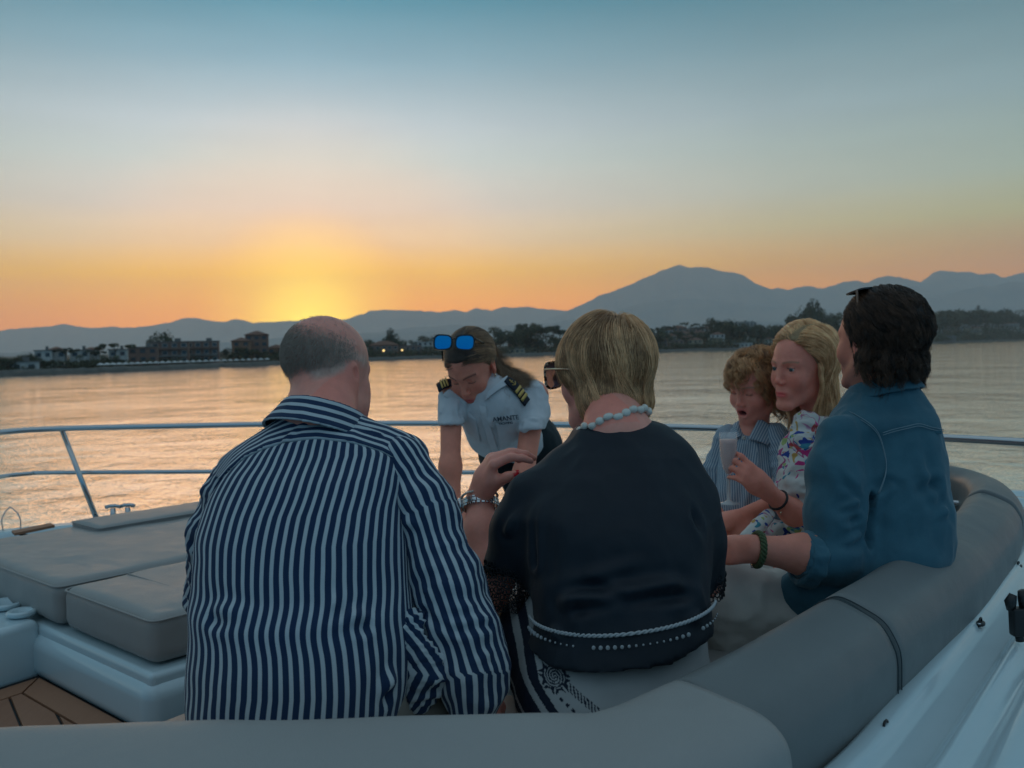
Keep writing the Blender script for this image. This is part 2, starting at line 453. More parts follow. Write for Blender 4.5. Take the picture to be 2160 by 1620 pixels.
for kd, sds in (('round', (1, 2, 3)), ('pine', (4, 5)), ('tall', (6,)), ('palm', (7, 8)), ('bush', (9, 10))):
    for sdd in sds:
        V, F = crown_mesh(kd, sdd)
        ml = m_leafs[sdd % 3]
        cm = mesh_from('crown', V, F, smooth=False); cm.materials.append(ml)
        tr = MB(); hgt_t = {'round': .5, 'pine': .78, 'tall': .3, 'palm': .82, 'bush': .2}[kd]
        tr.tube([(0, 0, -.05), (.01, 0, hgt_t * .5), (0.0, .01, hgt_t)], .02, 6, rr=[.03, .02, .014])
        if kd in ('round', 'pine'):
            for q in range(4): tr.tube([(0, 0, hgt_t * .75), (.16 * math.cos(q * 1.7), .16 * math.sin(q * 1.7), hgt_t * 1.08)], .008, 5)
        tm = mesh_from('trunk', tr.v, tr.f, smooth=True); tm.materials.append(m_bark)
        TREES.setdefault(kd, []).append((cm, tm))
TREE_TXT = {'round': 'leafy tree', 'pine': 'umbrella pine', 'tall': 'slim cypress', 'palm': 'palm tree', 'bush': 'low bush'}
n_tree = 0
def tree(kind, px, back, h, label, group, w=1.0):
    global n_tree
    cm, tm = TREES[kind][n_tree % len(TREES[kind])]; n_tree += 1
    p = on_land(px, back)
    r = empty({'round': 'broadleaf_tree', 'pine': 'umbrella_pine', 'tall': 'cypress_tree', 'palm': 'palm_tree', 'bush': 'bush'}[kind], p, label, 'bush' if kind == 'bush' else 'tree', group, rotz=n_tree * 1.3)
    r.scale = (h * w, h * w, h)
    for nm, me in (('crown', cm), ('trunk', tm)):
        o = bpy.data.objects.new(nm, me); COL.objects.link(o); o.parent = r
    return r
# ------------------------------------------------------------------ buildings on the far shore
def plaster(name, c): return noisy(name, c, tuple(v * .8 for v in c), .6, .9)
m_white = plaster('white_render', (.62, .60, .56)); m_cream = plaster('cream_render', (.46, .38, .27)); m_brick = plaster('red_brown_render', (.23, .135, .105))
m_terra = plaster('terracotta_render', (.32, .17, .11)); m_grey = plaster('grey_render', (.22, .22, .21)); m_pink = plaster('pink_render', (.40, .25, .2))
m_tile = noisy('roof_tile', (.20, .09, .055), (.14, .07, .05), 1.5, .85); m_flat = noisy('flat_roof', (.16, .15, .14), (.2, .2, .19), .8, .9)
m_win = material('window_glass', (.03, .035, .04), .15)[0]; m_frame_w = material('window_frame_paint', (.5, .5, .48), .6)[0]
WIN = {}
def window_mesh(w, h):
    k = (round(w, 1), round(h, 1))
    if k not in WIN:
        b = MB(); b.box((0, -.03, 0), (w, .10, h))
        me = mesh_from('window', b.v, b.f, smooth=False); me.materials.append(m_win)
        f = MB()
        for s in (-1, 1): f.box((s * (w / 2 + .06), -.08, 0), (.12, .16, h + .24)); f.box((0, -.08, s * (h / 2 + .06)), (w, .16, .12))
        fm = mesh_from('frame', f.v, f.f, smooth=False); fm.materials.append(m_frame_w)
        WIN[k] = (me, fm)
    return WIN[k]
def house(px, back, w, dep, st, mat, roof, label, group=None, name='apartment_building', rot=0.0, dz=0.0, win=True, sth=2.9, lit=()):
    p = on_land(px, back + dep / 2, dz)
    r = empty(name, p, label, 'building', group, rotz=rot - (px - 1080) / F_PX * .8)
    h = st * sth
    o = MB(); o.box((0, 0, h / 2 - 1.5), (w, dep, h + 3)); obj('wall', mesh_from('wall', o.v, o.f, smooth=False), mat, r, False)
    q = MB()
    if roof == 'hip':
        e = .5; a, c = w / 2 + e, dep / 2 + e; rh = min(w, dep) * .22; rl = max(w / 2 - dep / 2, 0.4)
        q.add([(-a, -c, h), (a, -c, h), (a, c, h), (-a, c, h), (-rl, 0, h + rh), (rl, 0, h + rh), (-a, -c, h + .18), (a, -c, h + .18), (a, c, h + .18), (-a, c, h + .18)],
              [(3, 2, 1, 0), (0, 1, 7, 6), (1, 2, 8, 7), (2, 3, 9, 8), (3, 0, 6, 9), (6, 7, 5, 4), (7, 8, 5), (8, 9, 4, 5), (9, 6, 4)])
        obj('roof', mesh_from('roof', q.v, q.f, smooth=False), m_tile, r, False)
    else:
        q.box((0, 0, h + .15), (w + .7, dep + .7, .3)); q.box((w * .2, 0, h + .9), (w * .16, dep * .4, 1.2))
        obj('roof', mesh_from('roof', q.v, q.f, smooth=False), m_flat, r, False)
    if win:
        nw = max(2, min(9, int(w / 3.2))); me, fm = window_mesh(min(1.7, w / nw * .5), 1.3)
        for s in range(st):
            for k in range(nw):
                x = (k + .5 - nw / 2) * w / nw
                o = bpy.data.objects.new('window', me); COL.objects.link(o); o.parent = r; o.location = (x, -dep / 2, s * sth + sth * .55)
                if w > 12:
                    f = bpy.data.objects.new('frame', fm); COL.objects.link(f); f.parent = o
        if w > 12:
            for s in range(1, st):
                b = MB(); b.box((0, -dep / 2 - .6, s * sth + .05), (w * .92, 1.2, .16)); b.box((0, -dep / 2 - 1.17, s * sth + .6), (w * .92, .06, .08)); b.box((0, -dep / 2 - 1.17, s * sth + .32), (w * .92, .04, .5))
                obj('balcony', mesh_from('balcony', b.v, b.f, smooth=False), m_grey if s % 2 else mat, r, False)
    return r
# left: white villas among pines, long brown block, stepped brown block
house(38, 6, 12, 6, 1, m_white, 'flat', 'long low white beach hut at the far left water edge', name='beach_hut')
for i, (px, w, st, rf, lab) in enumerate([(95, 5, 2, 'flat', 'small pale villa, first one from the left among dark trees'), (122, 6, 2, 'hip', 'pale villa just left of the dark umbrella pine on the left shore'),
      (172, 6, 2, 'flat', 'flat roofed white villa right of the leftmost umbrella pine'), (196, 5, 2, 'hip', 'tiled pale villa left of the second umbrella pine'),
      (252, 6, 2, 'flat', 'white villa directly left of the long red brown apartment block')]):
    house(px, 16 + 3 * (i % 2), w, 6, st, m_white, rf, lab, 'pale villas on the left shore', 'villa')
house(305, 18, 10, 9, 2, m_brick, 'flat', 'left low wing of the long red brown apartment block', 'wings of the red brown apartment block', dz=.8)
house(362, 22, 14, 9, 3, m_brick, 'flat', 'middle wing of the long red brown apartment block below a tree', 'wings of the red brown apartment block', dz=0)
house(430, 20, 13, 9, 3, m_brick, 'flat', 'right wing of the long red brown apartment block', 'wings of the red brown apartment block', dz=.2)
house(512, 24, 8, 9, 3, m_terra, 'hip', 'left part of the stepped terracotta hotel behind the bald man', 'parts of the stepped terracotta hotel', dz=.4)
house(545, 27, 10, 9, 4, m_brick, 'hip', 'tallest part of the stepped terracotta hotel behind the bald man', 'parts of the stepped terracotta hotel', dz=.4)
house(585, 24, 8, 9, 2, m_terra, 'hip', 'low right part of the stepped terracotta hotel next to the bald head', 'parts of the stepped terracotta hotel')
# between bald man and officer
house(812, 26, 17, 12, 2, m_brick, 'hip', 'wide dark brick clubhouse right of the bald head', name='clubhouse', sth=3.4)
house(868, 24, 13, 10, 2, m_brick, 'flat', 'dark clubhouse annexe left of the officer', name='clubhouse', sth=3.2)
house(905, 30, 13, 10, 3, m_white, 'flat', 'pale three storey block just left of the officer')
house(930, 40, 10, 10, 4, m_grey, 'flat', 'grey block behind the officer head')
# right of officer
house(1082, 10, 17, 6, 1, m_cream, 'flat', 'long low cream beach restaurant between officer and blonde woman', name='beach_restaurant', sth=3.0)
house(1118, 40, 12, 10, 3, m_cream, 'hip', 'cream villa under the big tree left of the blonde woman', name='villa')
house(1090, 50, 12, 10, 3, m_terra, 'flat', 'reddish block behind the low beach restaurant')
# the village on the hill
vill = [(1378, 60, 12, 2, 'c'), (1393, 30, 13, 2, 't'), (1404, 85, 14, 2, 'w'), (1412, 50, 13, 2, 'c'), (1428, 22, 12, 2, 'p'), (1432, 95, 15, 2, 't'), (1440, 62, 13, 2, 'c'), (1452, 40, 12, 2, 't'),
        (1462, 88, 14, 2, 'p'), (1468, 24, 12, 2, 'c'), (1476, 66, 12, 2, 'c'), (1488, 92, 14, 2, 'w'), (1492, 44, 12, 2, 't'), (1505, 70, 12, 2, 'c')]
for i, (px, bk, w, st, c) in enumerate(vill):
    where = 'on the lower slope' if bk < 45 else ('halfway up the slope' if bk < 80 else 'on the crest')
    cn = {'c': 'cream', 't': 'terracotta', 'w': 'white', 'p': 'pink'}[c]
    side = 'left edge' if px < 1400 else ('left half' if px < 1440 else ('right half' if px < 1480 else 'right edge'))
    house(px, bk, w, 9, st, {'c': m_cream, 't': m_terra, 'w': m_white, 'p': m_pink}[c], 'hip' if i % 4 else 'flat', f'{cn} {"tiled" if i % 4 else "flat roofed"} house {where} at the {side} of the hill village' + (' below' if i == 10 else ''), 'houses of the hill village', 'village_house')
for i, (px, bk, st) in enumerate([(1550, 150, 5), (1568, 170, 6), (1583, 160, 6), (1600, 165, 5)]):
    house(px, bk, 14, 12, st, m_white, 'flat', ['first', 'second', 'third', 'fourth'][i] + ' pale tower block from the left, above the curly haired boy', 'pale tower blocks behind the trees', 'tower_block')
house(1558, 8, 24, 8, 1, m_white, 'flat', 'long white boat shed with flat roof above the boy', name='boat_shed', sth=4.2)
house(1625, 30, 10, 8, 2, m_white, 'hip', 'small white villa left of the young woman head', name='villa')
house(1645, 34, 9, 8, 2, m_terra, 'hip', 'small red villa hidden in trees behind the young woman', name='villa')
house(1968, 120, 26, 14, 3, m_white, 'flat', 'pale block directly right of the dark haired man')
for i, (px, bk, w, st, c, lab) in enumerate([(2020, 180, 22, 3, 'w', 'white house below the tall trees right of the man'), (2055, 120, 20, 2, 'w', 'small white house halfway up the wooded right slope'), (2088, 300, 26, 3, 'c', 'cream house high on the wooded right slope'),
      (2118, 360, 38, 3, 'p', 'long pinkish terrace near the crest on the right'), (2150, 300, 40, 3, 'w', 'long white terrace at the right edge near the crest'), (2128, 90, 24, 2, 'w', 'white arcaded house low on the right shore'), (2152, 80, 30, 2, 'w', 'white house cut by the right picture edge'), (1985, 30, 40, 2, 'g', 'long grey quay shed right of the dark haired man')]):
    house(px, bk, w, 14, st, {'c': m_cream, 'w': m_white, 'p': m_pink, 'g': m_grey}[c], 'flat' if i % 2 else 'hip', lab, 'houses on the right shore', 'shore_house')
for i in range(22):
    px = 1510 + (i * 97) % 240 if i < 9 else 1955 + (i * 61) % 205
    bk = [25, 60, 110, 48, 90][i % 5] * (1.0 if i < 9 else 2.6)
    house(px, bk, 12 if i < 9 else 30, 10, 2 + i % 2, m_white if i % 3 else m_cream, 'hip' if i % 2 else 'flat', ['low', 'small', 'pale', 'plain', 'square'][i % 5] + (' white' if i % 3 else ' cream') + ' villa among the trees ' + ['near the quay', 'on the lower slope', 'high on the slope', 'just above the quay', 'on the upper slope'][i % 5] + ', ' + (f'{["leftmost", "second", "third", "middle", "fifth", "sixth", "seventh", "eighth", "rightmost"][i]} above the boy and woman' if i < 9 else f'{["first","second","third","fourth","fifth","sixth","seventh","eighth","ninth","tenth","eleventh","twelfth","last"][i-9]} right of the man'), 'villas among the trees', 'villa', dz=1.5)
# water tower on the right ridge
p = on_land(2065, 420)
wt = empty('water_tower', p, 'thin tower above the trees on the right shore', 'tower')
t = MB(); t.tube([(0, 0, 0), (0, 0, 42)], 1.2, 8); t.build('shaft', m_grey, wt, True, wo=False)
t = MB(); t.lathe([(0.1, 42), (3.2, 44), (3.6, 48), (2.4, 51), (.1, 52)], n=12); t.build('tank', m_grey, wt, True, wo=False)

# white beach tents in a row
m_tent = material('tent_canvas', (.6, .6, .58), .8)[0]
tb = MB(); tb.add([(-1.1, -1.1, 1.9), (1.1, -1.1, 1.9), (1.1, 1.1, 1.9), (-1.1, 1.1, 1.9), (0, 0, 2.6)], [(0, 1, 4), (1, 2, 4), (2, 3, 4), (3, 0, 4)])
tme = mesh_from('canopy', tb.v, tb.f, smooth=False); tme.materials.append(m_tent)
tb = MB(); tb.tube([(0, 0, 0), (0, 0, 2.5)], .05, 6)
tpe = mesh_from('pole', tb.v, tb.f); tpe.materials.append(m_grey)
for i, px in enumerate(range(214, 566, 13)):
    r = empty('beach_parasol', on_land(px, 4.5), 'white parasol in the row below the ' + ('left wing' if px < 330 else 'middle wing' if px < 400 else 'right wing' if px < 480 else 'terracotta hotel') + ', ' + ['first', 'second', 'third', 'fourth', 'fifth', 'sixth', 'seventh', 'eighth', 'ninth'][min(8, (px - (214 if px < 330 else 331 if px < 400 else 409 if px < 480 else 487)) // 13)] + ' from its left end', 'parasol', 'white parasols along the left beach')
    for nm, me in (('canopy', tme), ('pole', tpe)):
        o = bpy.data.objects.new(nm, me); COL.objects.link(o); o.parent = r

# two lit promenade lamps
m_lamp, T, b = material('lamp_glow', (1, .8, .4)); b.inputs['Emission Color'].default_value = (1, .66, .22, 1); b.inputs['Emission Strength'].default_value = 2.2
for px, lab in ((811, 'lit round promenade lamp nearer the bald head'), (850, 'lit round promenade lamp nearer the officer')):
    r = empty('street_lamp', on_land(px, 6), lab, 'street lamp', 'lit promenade lamps')
    t = MB(); t.tube([(0, 0, 0), (0, 0, 4.0)], .09, 8); t.build('post', m_grey, r, True, wo=False)
    t = MB(); t.lathe([(.02, 4.0), (.42, 4.2), (.6, 4.6), (.42, 5.0), (.02, 5.15)], n=14); t.build('globe', m_lamp, r, True, wo=False)

# trees: (kind, px, metres inland, height, what)
rg = random.Random(4)
QUAL = ['', ', second', ', third', ', fourth', ', fifth', ', sixth', ', seventh', ', eighth', ', ninth']
_seen = {}
def n_lab(*k):
    _seen[k] = _seen.get(k, -1) + 1
    return min(_seen[k], 8)
def trees(kind, x0, x1, n, bk, h, where, group, w=1.0, vary=.25):
    for i in range(n):
        px = x0 + (x1 - x0) * (i + rg.uniform(.2, .8)) / n
        b_ = bk * rg.uniform(.7, 1.4)
        side = ['leftmost', 'left', 'middle', 'right', 'rightmost'][min(4, int(5 * (px - x0) / (x1 - x0)))]
        nb = 'near the water' if b_ < bk else 'set back'
        tree(kind, px, b_, h * rg.uniform(1 - vary, 1 + vary), f'{side} {TREE_TXT[kind]} {nb} {where}' + QUAL[n_lab(kind, side, nb, where)], group, w)
trees('round', -40, 90, 9, 9, 5, 'at the far left edge of the shore', 'trees at the left edge')
trees('bush', -40, 110, 6, 4, 2.6, 'at the far left edge of the shore', 'bushes at the left edge', 1.3)
trees('round', 90, 262, 8, 11, 3.6, 'between the pale villas', 'trees between the villas')
trees('palm', 100, 262, 6, 8, 4.6, 'between the pale villas', 'palms between the villas')
trees('bush', 90, 600, 18, 12, 2.2, 'in front of the red brown blocks', 'bushes below the brown blocks', 1.4)
tree('pine', 140, 14, 7.0, 'leftmost umbrella pine rising above the pale villas', 'umbrella pines above the villas')
tree('pine', 246, 14, 8.4, 'umbrella pine at the left end of the brown block', 'umbrella pines above the villas')
tree('pine', 205, 14, 6.0, 'smaller umbrella pine between the other two', 'umbrella pines above the villas')
tree('round', 354, 44, 15.5, 'tallest tree rising behind the long brown block', 'trees behind the brown block', .55)
tree('round', 322, 44, 12.8, 'smaller tree behind the left wing of the brown block', 'trees behind the brown block', .5)
trees('round', 468, 600, 8, 17, 6, 'around the stepped terracotta hotel', 'trees around the terracotta hotel')
trees('round', 570, 625, 4, 34, 9, 'right of the terracotta hotel', 'trees right of the hotel')
trees('round', 620, 800, 6, 30, 9, 'left of the clubhouse', 'trees left of the clubhouse')
tree('round', 828, 60, 19, 'tree rising behind the dark clubhouse roof', None, .6)
trees('round', 780, 935, 9, 50, 12, 'behind the clubhouse', 'trees behind the clubhouse')
trees('bush', 780, 1100, 14, 9, 3.4, 'along the quay by the clubhouse', 'quay bushes', 1.4)
trees('round', 930, 1060, 8, 30, 11, 'behind the officer', 'trees behind the officer')
trees('round', 1050, 1125, 7, 34, 17, 'left of the blonde woman', 'trees left of the blonde woman', .8)
trees('pine', 1105, 1185, 7, 40, 20, 'close to the blonde woman hair', 'big trees by the blonde woman', .8, .12)
trees('round', 1110, 1300, 12, 26, 13, 'behind the blonde woman', 'trees behind the blonde woman')
trees('round', 1300, 1400, 8, 30, 15, 'at the left foot of the hill village', 'trees left of the hill village')
trees('round', 1372, 1520, 30, 44, 9, 'between the village houses', 'trees of the hill village', .9)
trees('pine', 1380, 1510, 12, 92, 9, 'on the crest of the hill village', 'pines on the village crest')
trees('bush', 1370, 1760, 26, 10, 5, 'along the quay below the village', 'bushes below the village', 1.4)
trees('round', 1505, 1552, 6, 45, 24, 'right of the hill village', 'big trees right of the village', .75, .12)
trees('round', 1545, 1680, 18, 40, 17, 'above the woman', 'trees above the young woman', .9)
trees('round', 1665, 1765, 16, 60, 27, 'in the big grove', 'trees of the big grove', .8, .2)
tree('round', 1716, 70, 44, 'tallest tree crowning the big grove left of the man', 'trees of the big grove', .6)
tree('round', 1700, 66, 38, 'second tallest tree in the big grove', 'trees of the big grove', .7)
tree('round', 1733, 66, 36, 'right shoulder tree of the big grove', 'trees of the big grove', .7)
trees('round', 1760, 1960, 14, 40, 24, 'behind the dark haired man', 'trees behind the man')
trees('round', 1950, 2200, 34, 110, 34, 'on the wooded right slope', 'trees of the right slope', 1.0)
trees('round', 1950, 2200, 22, 300, 36, 'on the crest of the right slope', 'crest trees of the right slope', .9)
trees('bush', 1950, 2200, 16, 26, 12, 'along the right shore', 'bushes on the right shore', 1.5)

# the continuous belt of greenery behind and between them
V = []; F = []
q = np.random.default_rng(77)
for i in range(1500):
    px = q.uniform(-60, 2230)
    if 262 < px < 600 and q.uniform() < .55: continue
    bk = q.choice([7, 12, 20, 34, 55, 85]) * q.uniform(.8, 1.3)
    if 600 < px < 1360: bk = min(bk, 40)
    sc = shore_y(px) / 600; hh = q.uniform(3.0, 7.5) * max(.55, sc) * (1.25 if px > 1500 else 1)
    p = on_land(px, bk); c = np.array([p.x, p.y, p.z + hh * .45])
    for _ in range(34):
        d = q.normal(size=3); d /= np.linalg.norm(d); pt = c + d * np.array([hh * .62, hh * .5, hh * .5]) * q.uniform(.6, 1.05); s_ = q.uniform(.28, .62) * max(.6, sc)
        a = q.normal(size=3); a /= np.linalg.norm(a); b_ = np.cross(a, d + .3 * q.normal(size=3)); b_ /= np.linalg.norm(b_) + 1e-6; n = len(V)
        V += [pt - a * s_, pt - b_ * s_, pt + a * s_, pt + b_ * s_]; F.append((n, n + 1, n + 2, n + 3))
belt = obj('shrubbery', mesh_from('shrubbery', np.array(V), np.array(F), smooth=False), m_leafs[1]); tag(belt, kind='stuff')

# ------------------------------------------------------------------ the air
hz_b = MB(); hz_b.box((0, 7000, (SEA_Z - 1 + 1180) / 2), (30000, 14600, 1180 - SEA_Z + 1))
m_haze = bpy.data.materials.new('haze_air'); m_haze.use_nodes = True
T = NT(m_haze.node_tree); T.n.clear()
pv = T.node('ShaderNodeVolumePrincipled'); pv.inputs['Color'].default_value = (1, 1, 1, 1); pv.inputs['Density'].default_value = HAZE; pv.inputs['Anisotropy'].default_value = 0.4
T.link(pv.outputs[0], T.node('ShaderNodeOutputMaterial').inputs['Volume'])
haze = hz_b.build('haze', m_haze); tag(haze, kind='stuff')
# ================================================================== sculpting: distance fields -> meshes
def v3(p): return np.asarray(p, np.float32)
def smin(a, b, k):
    h = np.maximum(k - np.abs(a - b), 0) / k
    return np.minimum(a, b) - h * h * k * .25
def smax(a, b, k): return -smin(-a, -b, k)
def sphere(c, r):
    c = v3(c); return lambda P: np.sqrt(((P - c) ** 2).sum(1)) - r
def ell(c, r, R=None):
    """ellipsoid with radii r; R: rows are its local axes"""
    c = v3(c); r = v3(r); M = None if R is None else np.asarray(R, np.float32)
    def f(P):
        q = P - c
        if M is not None: q = q @ M.T
        k0 = np.sqrt(((q / r) ** 2).sum(1)); k1 = np.sqrt(((q / (r * r)) ** 2).sum(1)) + 1e-9
        return k0 * (k0 - 1) / k1
    return f
def cone(a, b, ra, rb):
    """limb from a to b, radius changing from ra to rb, round ends"""
    a = v3(a); b = v3(b); ab = b - a; L2 = float((ab * ab).sum()) + 1e-12
    def f(P):
        pa = P - a; h = np.clip(pa @ ab / L2, 0, 1)
        return np.sqrt(((pa - h[:, None] * ab) ** 2).sum(1)) - (ra + (rb - ra) * h)
    return f
def flatcone(a, b, ra, rb, n, k):
    """limb flattened by k along direction n"""
    a = v3(a); b = v3(b); n = v3(n); n = n / np.linalg.norm(n)
    S = np.eye(3, dtype=np.float32) + (1 / k - 1) * np.outer(n, n).astype(np.float32)
    g = cone(S @ a, S @ b, ra, rb)
    return lambda P: g(P @ S.T) * (k if k < 1 else 1)
def chain(pts, rs, k=.01):
    fs = [cone(pts[i], pts[i + 1], rs[i], rs[i + 1]) for i in range(len(pts) - 1)]
    return union(fs, k)
def union(fs, k=.01):
    def f(P):
        d = fs[0](P)
        for g in fs[1:]: d = smin(d, g(P), k)
        return d
    return f
def sub(f, g, k=.005): return lambda P: smax(f(P), -g(P), k)
def inter(f, g, k=.005): return lambda P: smax(f(P), g(P), k)
def grow(f, t): return lambda P: f(P) - t
def half(p, n):
    """solid on the side opposite n"""
    p = v3(p); n = v3(n) / np.linalg.norm(n); return lambda P: (P - p) @ n
def rbox(c, h, r=.01, R=None):
    c = v3(c); h = v3(h); M = None if R is None else np.asarray(R, np.float32)
    def f(P):
        q = P - c
        if M is not None: q = q @ M.T
        q = np.abs(q) - (h - r)
        return np.sqrt((np.maximum(q, 0) ** 2).sum(1)) + np.minimum(q.max(1), 0) - r
    return f
def hframe(f, M, c, s=1.0):
    M = np.asarray(M, np.float32); c = v3(c)
    return lambda P: f((P - c) @ M.T / s) * s
def hit(f, px, py, d0, d1, n=400):
    """first point of solid f along a line of sight"""
    ds = np.linspace(d0, d1, n); P = np.array([at(px, py, d) for d in ds]).astype(np.float32); v = f(P); i = int(np.argmax(v < 0)) if (v < 0).any() else int(np.argmin(v)); return P[i].astype(float)
def frame(f, M, c):
    """field f in a local frame placed at c; rows of M are the local axes in world space"""
    M = np.asarray(M, np.float32); c = v3(c)
    return lambda P: f((P - c) @ M.T)
def loft(rows, p=2.0, ends=.02):
    """rows (z, cx, cy, a, b): elliptic slices stacked along z"""
    r = np.array(sorted([tuple(map(float, q)) for q in rows])); zz = np.linspace(r[0, 0], r[-1, 0], 220)
    # smooth interpolation
    t = np.interp(zz, r[:, 0], np.arange(len(r))); C = spline(r, 400); ti = np.linspace(0, len(r) - 1, 400)
    G = np.stack([np.interp(t, ti, C[:, k]) for k in range(5)], 1)
    def f(P):
        z = P[:, 2]; g = [np.interp(z, zz, G[:, k]) for k in range(1, 5)]
        x = (P[:, 0] - g[0]) / g[2]; y = (P[:, 1] - g[1]) / g[3]
        rr = (np.abs(x) ** p + np.abs(y) ** p) ** (1 / p)
        d = (rr - 1) * np.minimum(g[2], g[3]) * (1 - .0)
        return smax(smax(d, z - zz[-1], ends), zz[0] - z, ends)
    return f
def axes(fwd, up=(0, 0, 1)):
    """rows: right, forward, up"""
    f = np.array(fwd, float); f /= np.linalg.norm(f); u = np.array(up, float); u -= f * (u @ f); u /= np.linalg.norm(u)
    return np.stack([np.cross(f, u), f, u])
def yaw_axes(yaw, pitch=0.0, roll=0.0):
    """head frame: yaw to the left of +Y in degrees (anticlockwise from above), pitch up, roll towards its right shoulder"""
    M = Matrix.Rotation(R_(yaw), 3, 'Z') @ Matrix.Rotation(R_(pitch), 3, 'X') @ Matrix.Rotation(R_(roll), 3, 'Y')
    return np.array(M.transposed())

def polygonise(f, lo, hi, h, B=6):
    """surface nets on a rectilinear grid. h: scalar, or a list of (lo, hi, h) refinements per axis handled by the caller"""
    ax = []
    for k in range(3):
        n = int(math.ceil((hi[k] - lo[k]) / h / B)) * B; ax.append(lo[k] + h * np.arange(n, dtype=np.float32))
    return poly_axes(f, ax, B)
def poly_axes(f, ax, B=6):
    n = [len(a) for a in ax]; nb = [k // B for k in n]
    cen = [a[:k * B].reshape(k, B).mean(1) for a, k in zip(ax, nb)]
    hd = [float(np.max(np.diff(a))) * B / 2 for a in ax]; rad = math.sqrt(sum(q * q for q in hd))
    G = np.stack(np.meshgrid(*cen, indexing='ij'), -1).reshape(-1, 3).astype(np.float32)
    D = f(G); act = np.abs(D) < rad * 1.35 + .004
    full = np.repeat(D.reshape(nb)[:, :, :], B, 0).repeat(B, 1).repeat(B, 2).astype(np.float32)
    ids = np.argwhere(act.reshape(nb)); off = np.stack(np.meshgrid(*[np.arange(B)] * 3, indexing='ij'), -1).reshape(-1, 3)
    CH = max(1, 400000 // B ** 3)
    for s in range(0, len(ids), CH):
        I = (ids[s:s + CH, None, :] * B + off[None]).reshape(-1, 3)
        P = np.stack([ax[k][I[:, k]] for k in range(3)], 1)
        full[I[:, 0], I[:, 1], I[:, 2]] = f(P)
    S = full < 0; shp = full.shape; cs = [k - 1 for k in shp]
    acc = np.zeros((cs[0] * cs[1] * cs[2], 4)) ; quads = []
    cid = lambda i, j, k: (i * cs[1] + j) * cs[2] + k
    for a in range(3):
        s0 = [slice(None)] * 3; s1 = [slice(None)] * 3; s0[a] = slice(0, -1); s1[a] = slice(1, None)
        x = np.argwhere(S[tuple(s0)] != S[tuple(s1)])
        if not len(x): continue
        y = x.copy(); y[:, a] += 1
        d0 = full[x[:, 0], x[:, 1], x[:, 2]]; d1 = full[y[:, 0], y[:, 1], y[:, 2]]; t = d0 / (d0 - d1)
        P = np.stack([ax[k][x[:, k]] for k in range(3)], 1).astype(np.float64)
        P[:, a] += t * (ax[a][y[:, a]] - ax[a][x[:, a]])
        b, c = (a + 1) % 3, (a + 2) % 3
        ok = (x[:, b] > 0) & (x[:, c] > 0) & (x[:, b] < shp[b] - 1) & (x[:, c] < shp[c] - 1)
        q = []
        for db, dc in ((-1, -1), (0, -1), (0, 0), (-1, 0)):
            z = x.copy(); z[:, b] += db; z[:, c] += dc
            v = (z[:, b] >= 0) & (z[:, c] >= 0) & (z[:, b] < cs[b]) & (z[:, c] < cs[c])
            zi = cid(np.clip(z[:, 0], 0, cs[0] - 1), np.clip(z[:, 1], 0, cs[1] - 1), np.clip(z[:, 2], 0, cs[2] - 1))
            for kk in range(3): acc[:, kk] += np.bincount(zi[v], P[v, kk], len(acc))
            acc[:, 3] += np.bincount(zi[v], minlength=len(acc))
            q.append(zi)
        q = np.stack(q, 1)[ok]; flip = (d0 > 0)[ok]
        q[flip] = q[flip][:, ::-1]; quads.append(q)
    Q = np.concatenate(quads); used = np.unique(Q); mp = np.zeros(len(acc), np.int64); mp[used] = np.arange(len(used))
    V = acc[used, :3] / acc[used, 3:4]
    return V, mp[Q]

def normals(V, F):
    if F.shape[1] == 4: n = np.cross(V[F[:, 2]] - V[F[:, 0]], V[F[:, 3]] - V[F[:, 1]])
    else: n = np.cross(V[F[:, 1]] - V[F[:, 0]], V[F[:, 2]] - V[F[:, 0]])
    N = np.zeros_like(V)
    for k in range(3):
        for c in range(F.shape[1]): N[:, k] += np.bincount(F[:, c], n[:, k], len(V))
    return N / (np.linalg.norm(N, axis=1)[:, None] + 1e-12)
def relax(V, F, it=1, lam=.5):
    for _ in range(it):
        A = np.zeros_like(V); cnt = np.zeros(len(V))
        for c in range(4):
            j = F[:, (c + 1) % 4]; i = F[:, c]
            for k in range(3): A[:, k] += np.bincount(i, V[j, k], len(V)) + np.bincount(j, V[i, k], len(V))
            cnt += np.bincount(i, minlength=len(V)) + np.bincount(j, minlength=len(V))
        V = V + lam * (A / cnt[:, None] - V)
    return V
def sculpt(name, f, lo, hi, h, mat, parent, paint=None, disp=None, it=1, attrs=None, box=None):
    """polygonise field f into object `name`; disp(V, N) moves points along their normals; attrs(V, N) gives point attributes"""
    V, F = polygonise(f, lo, hi, h)
    V = relax(V, F, it)
    if disp is not None:
        N = normals(V, F); V0 = V; V = V + N * disp(V, N)[:, None]
    else: V0 = V
    N = normals(V, F)
    A = attrs(V0, N) if attrs else {}
    me = mesh_from(name, V, F, attrs=A)
    return obj(name, me, mat, parent)

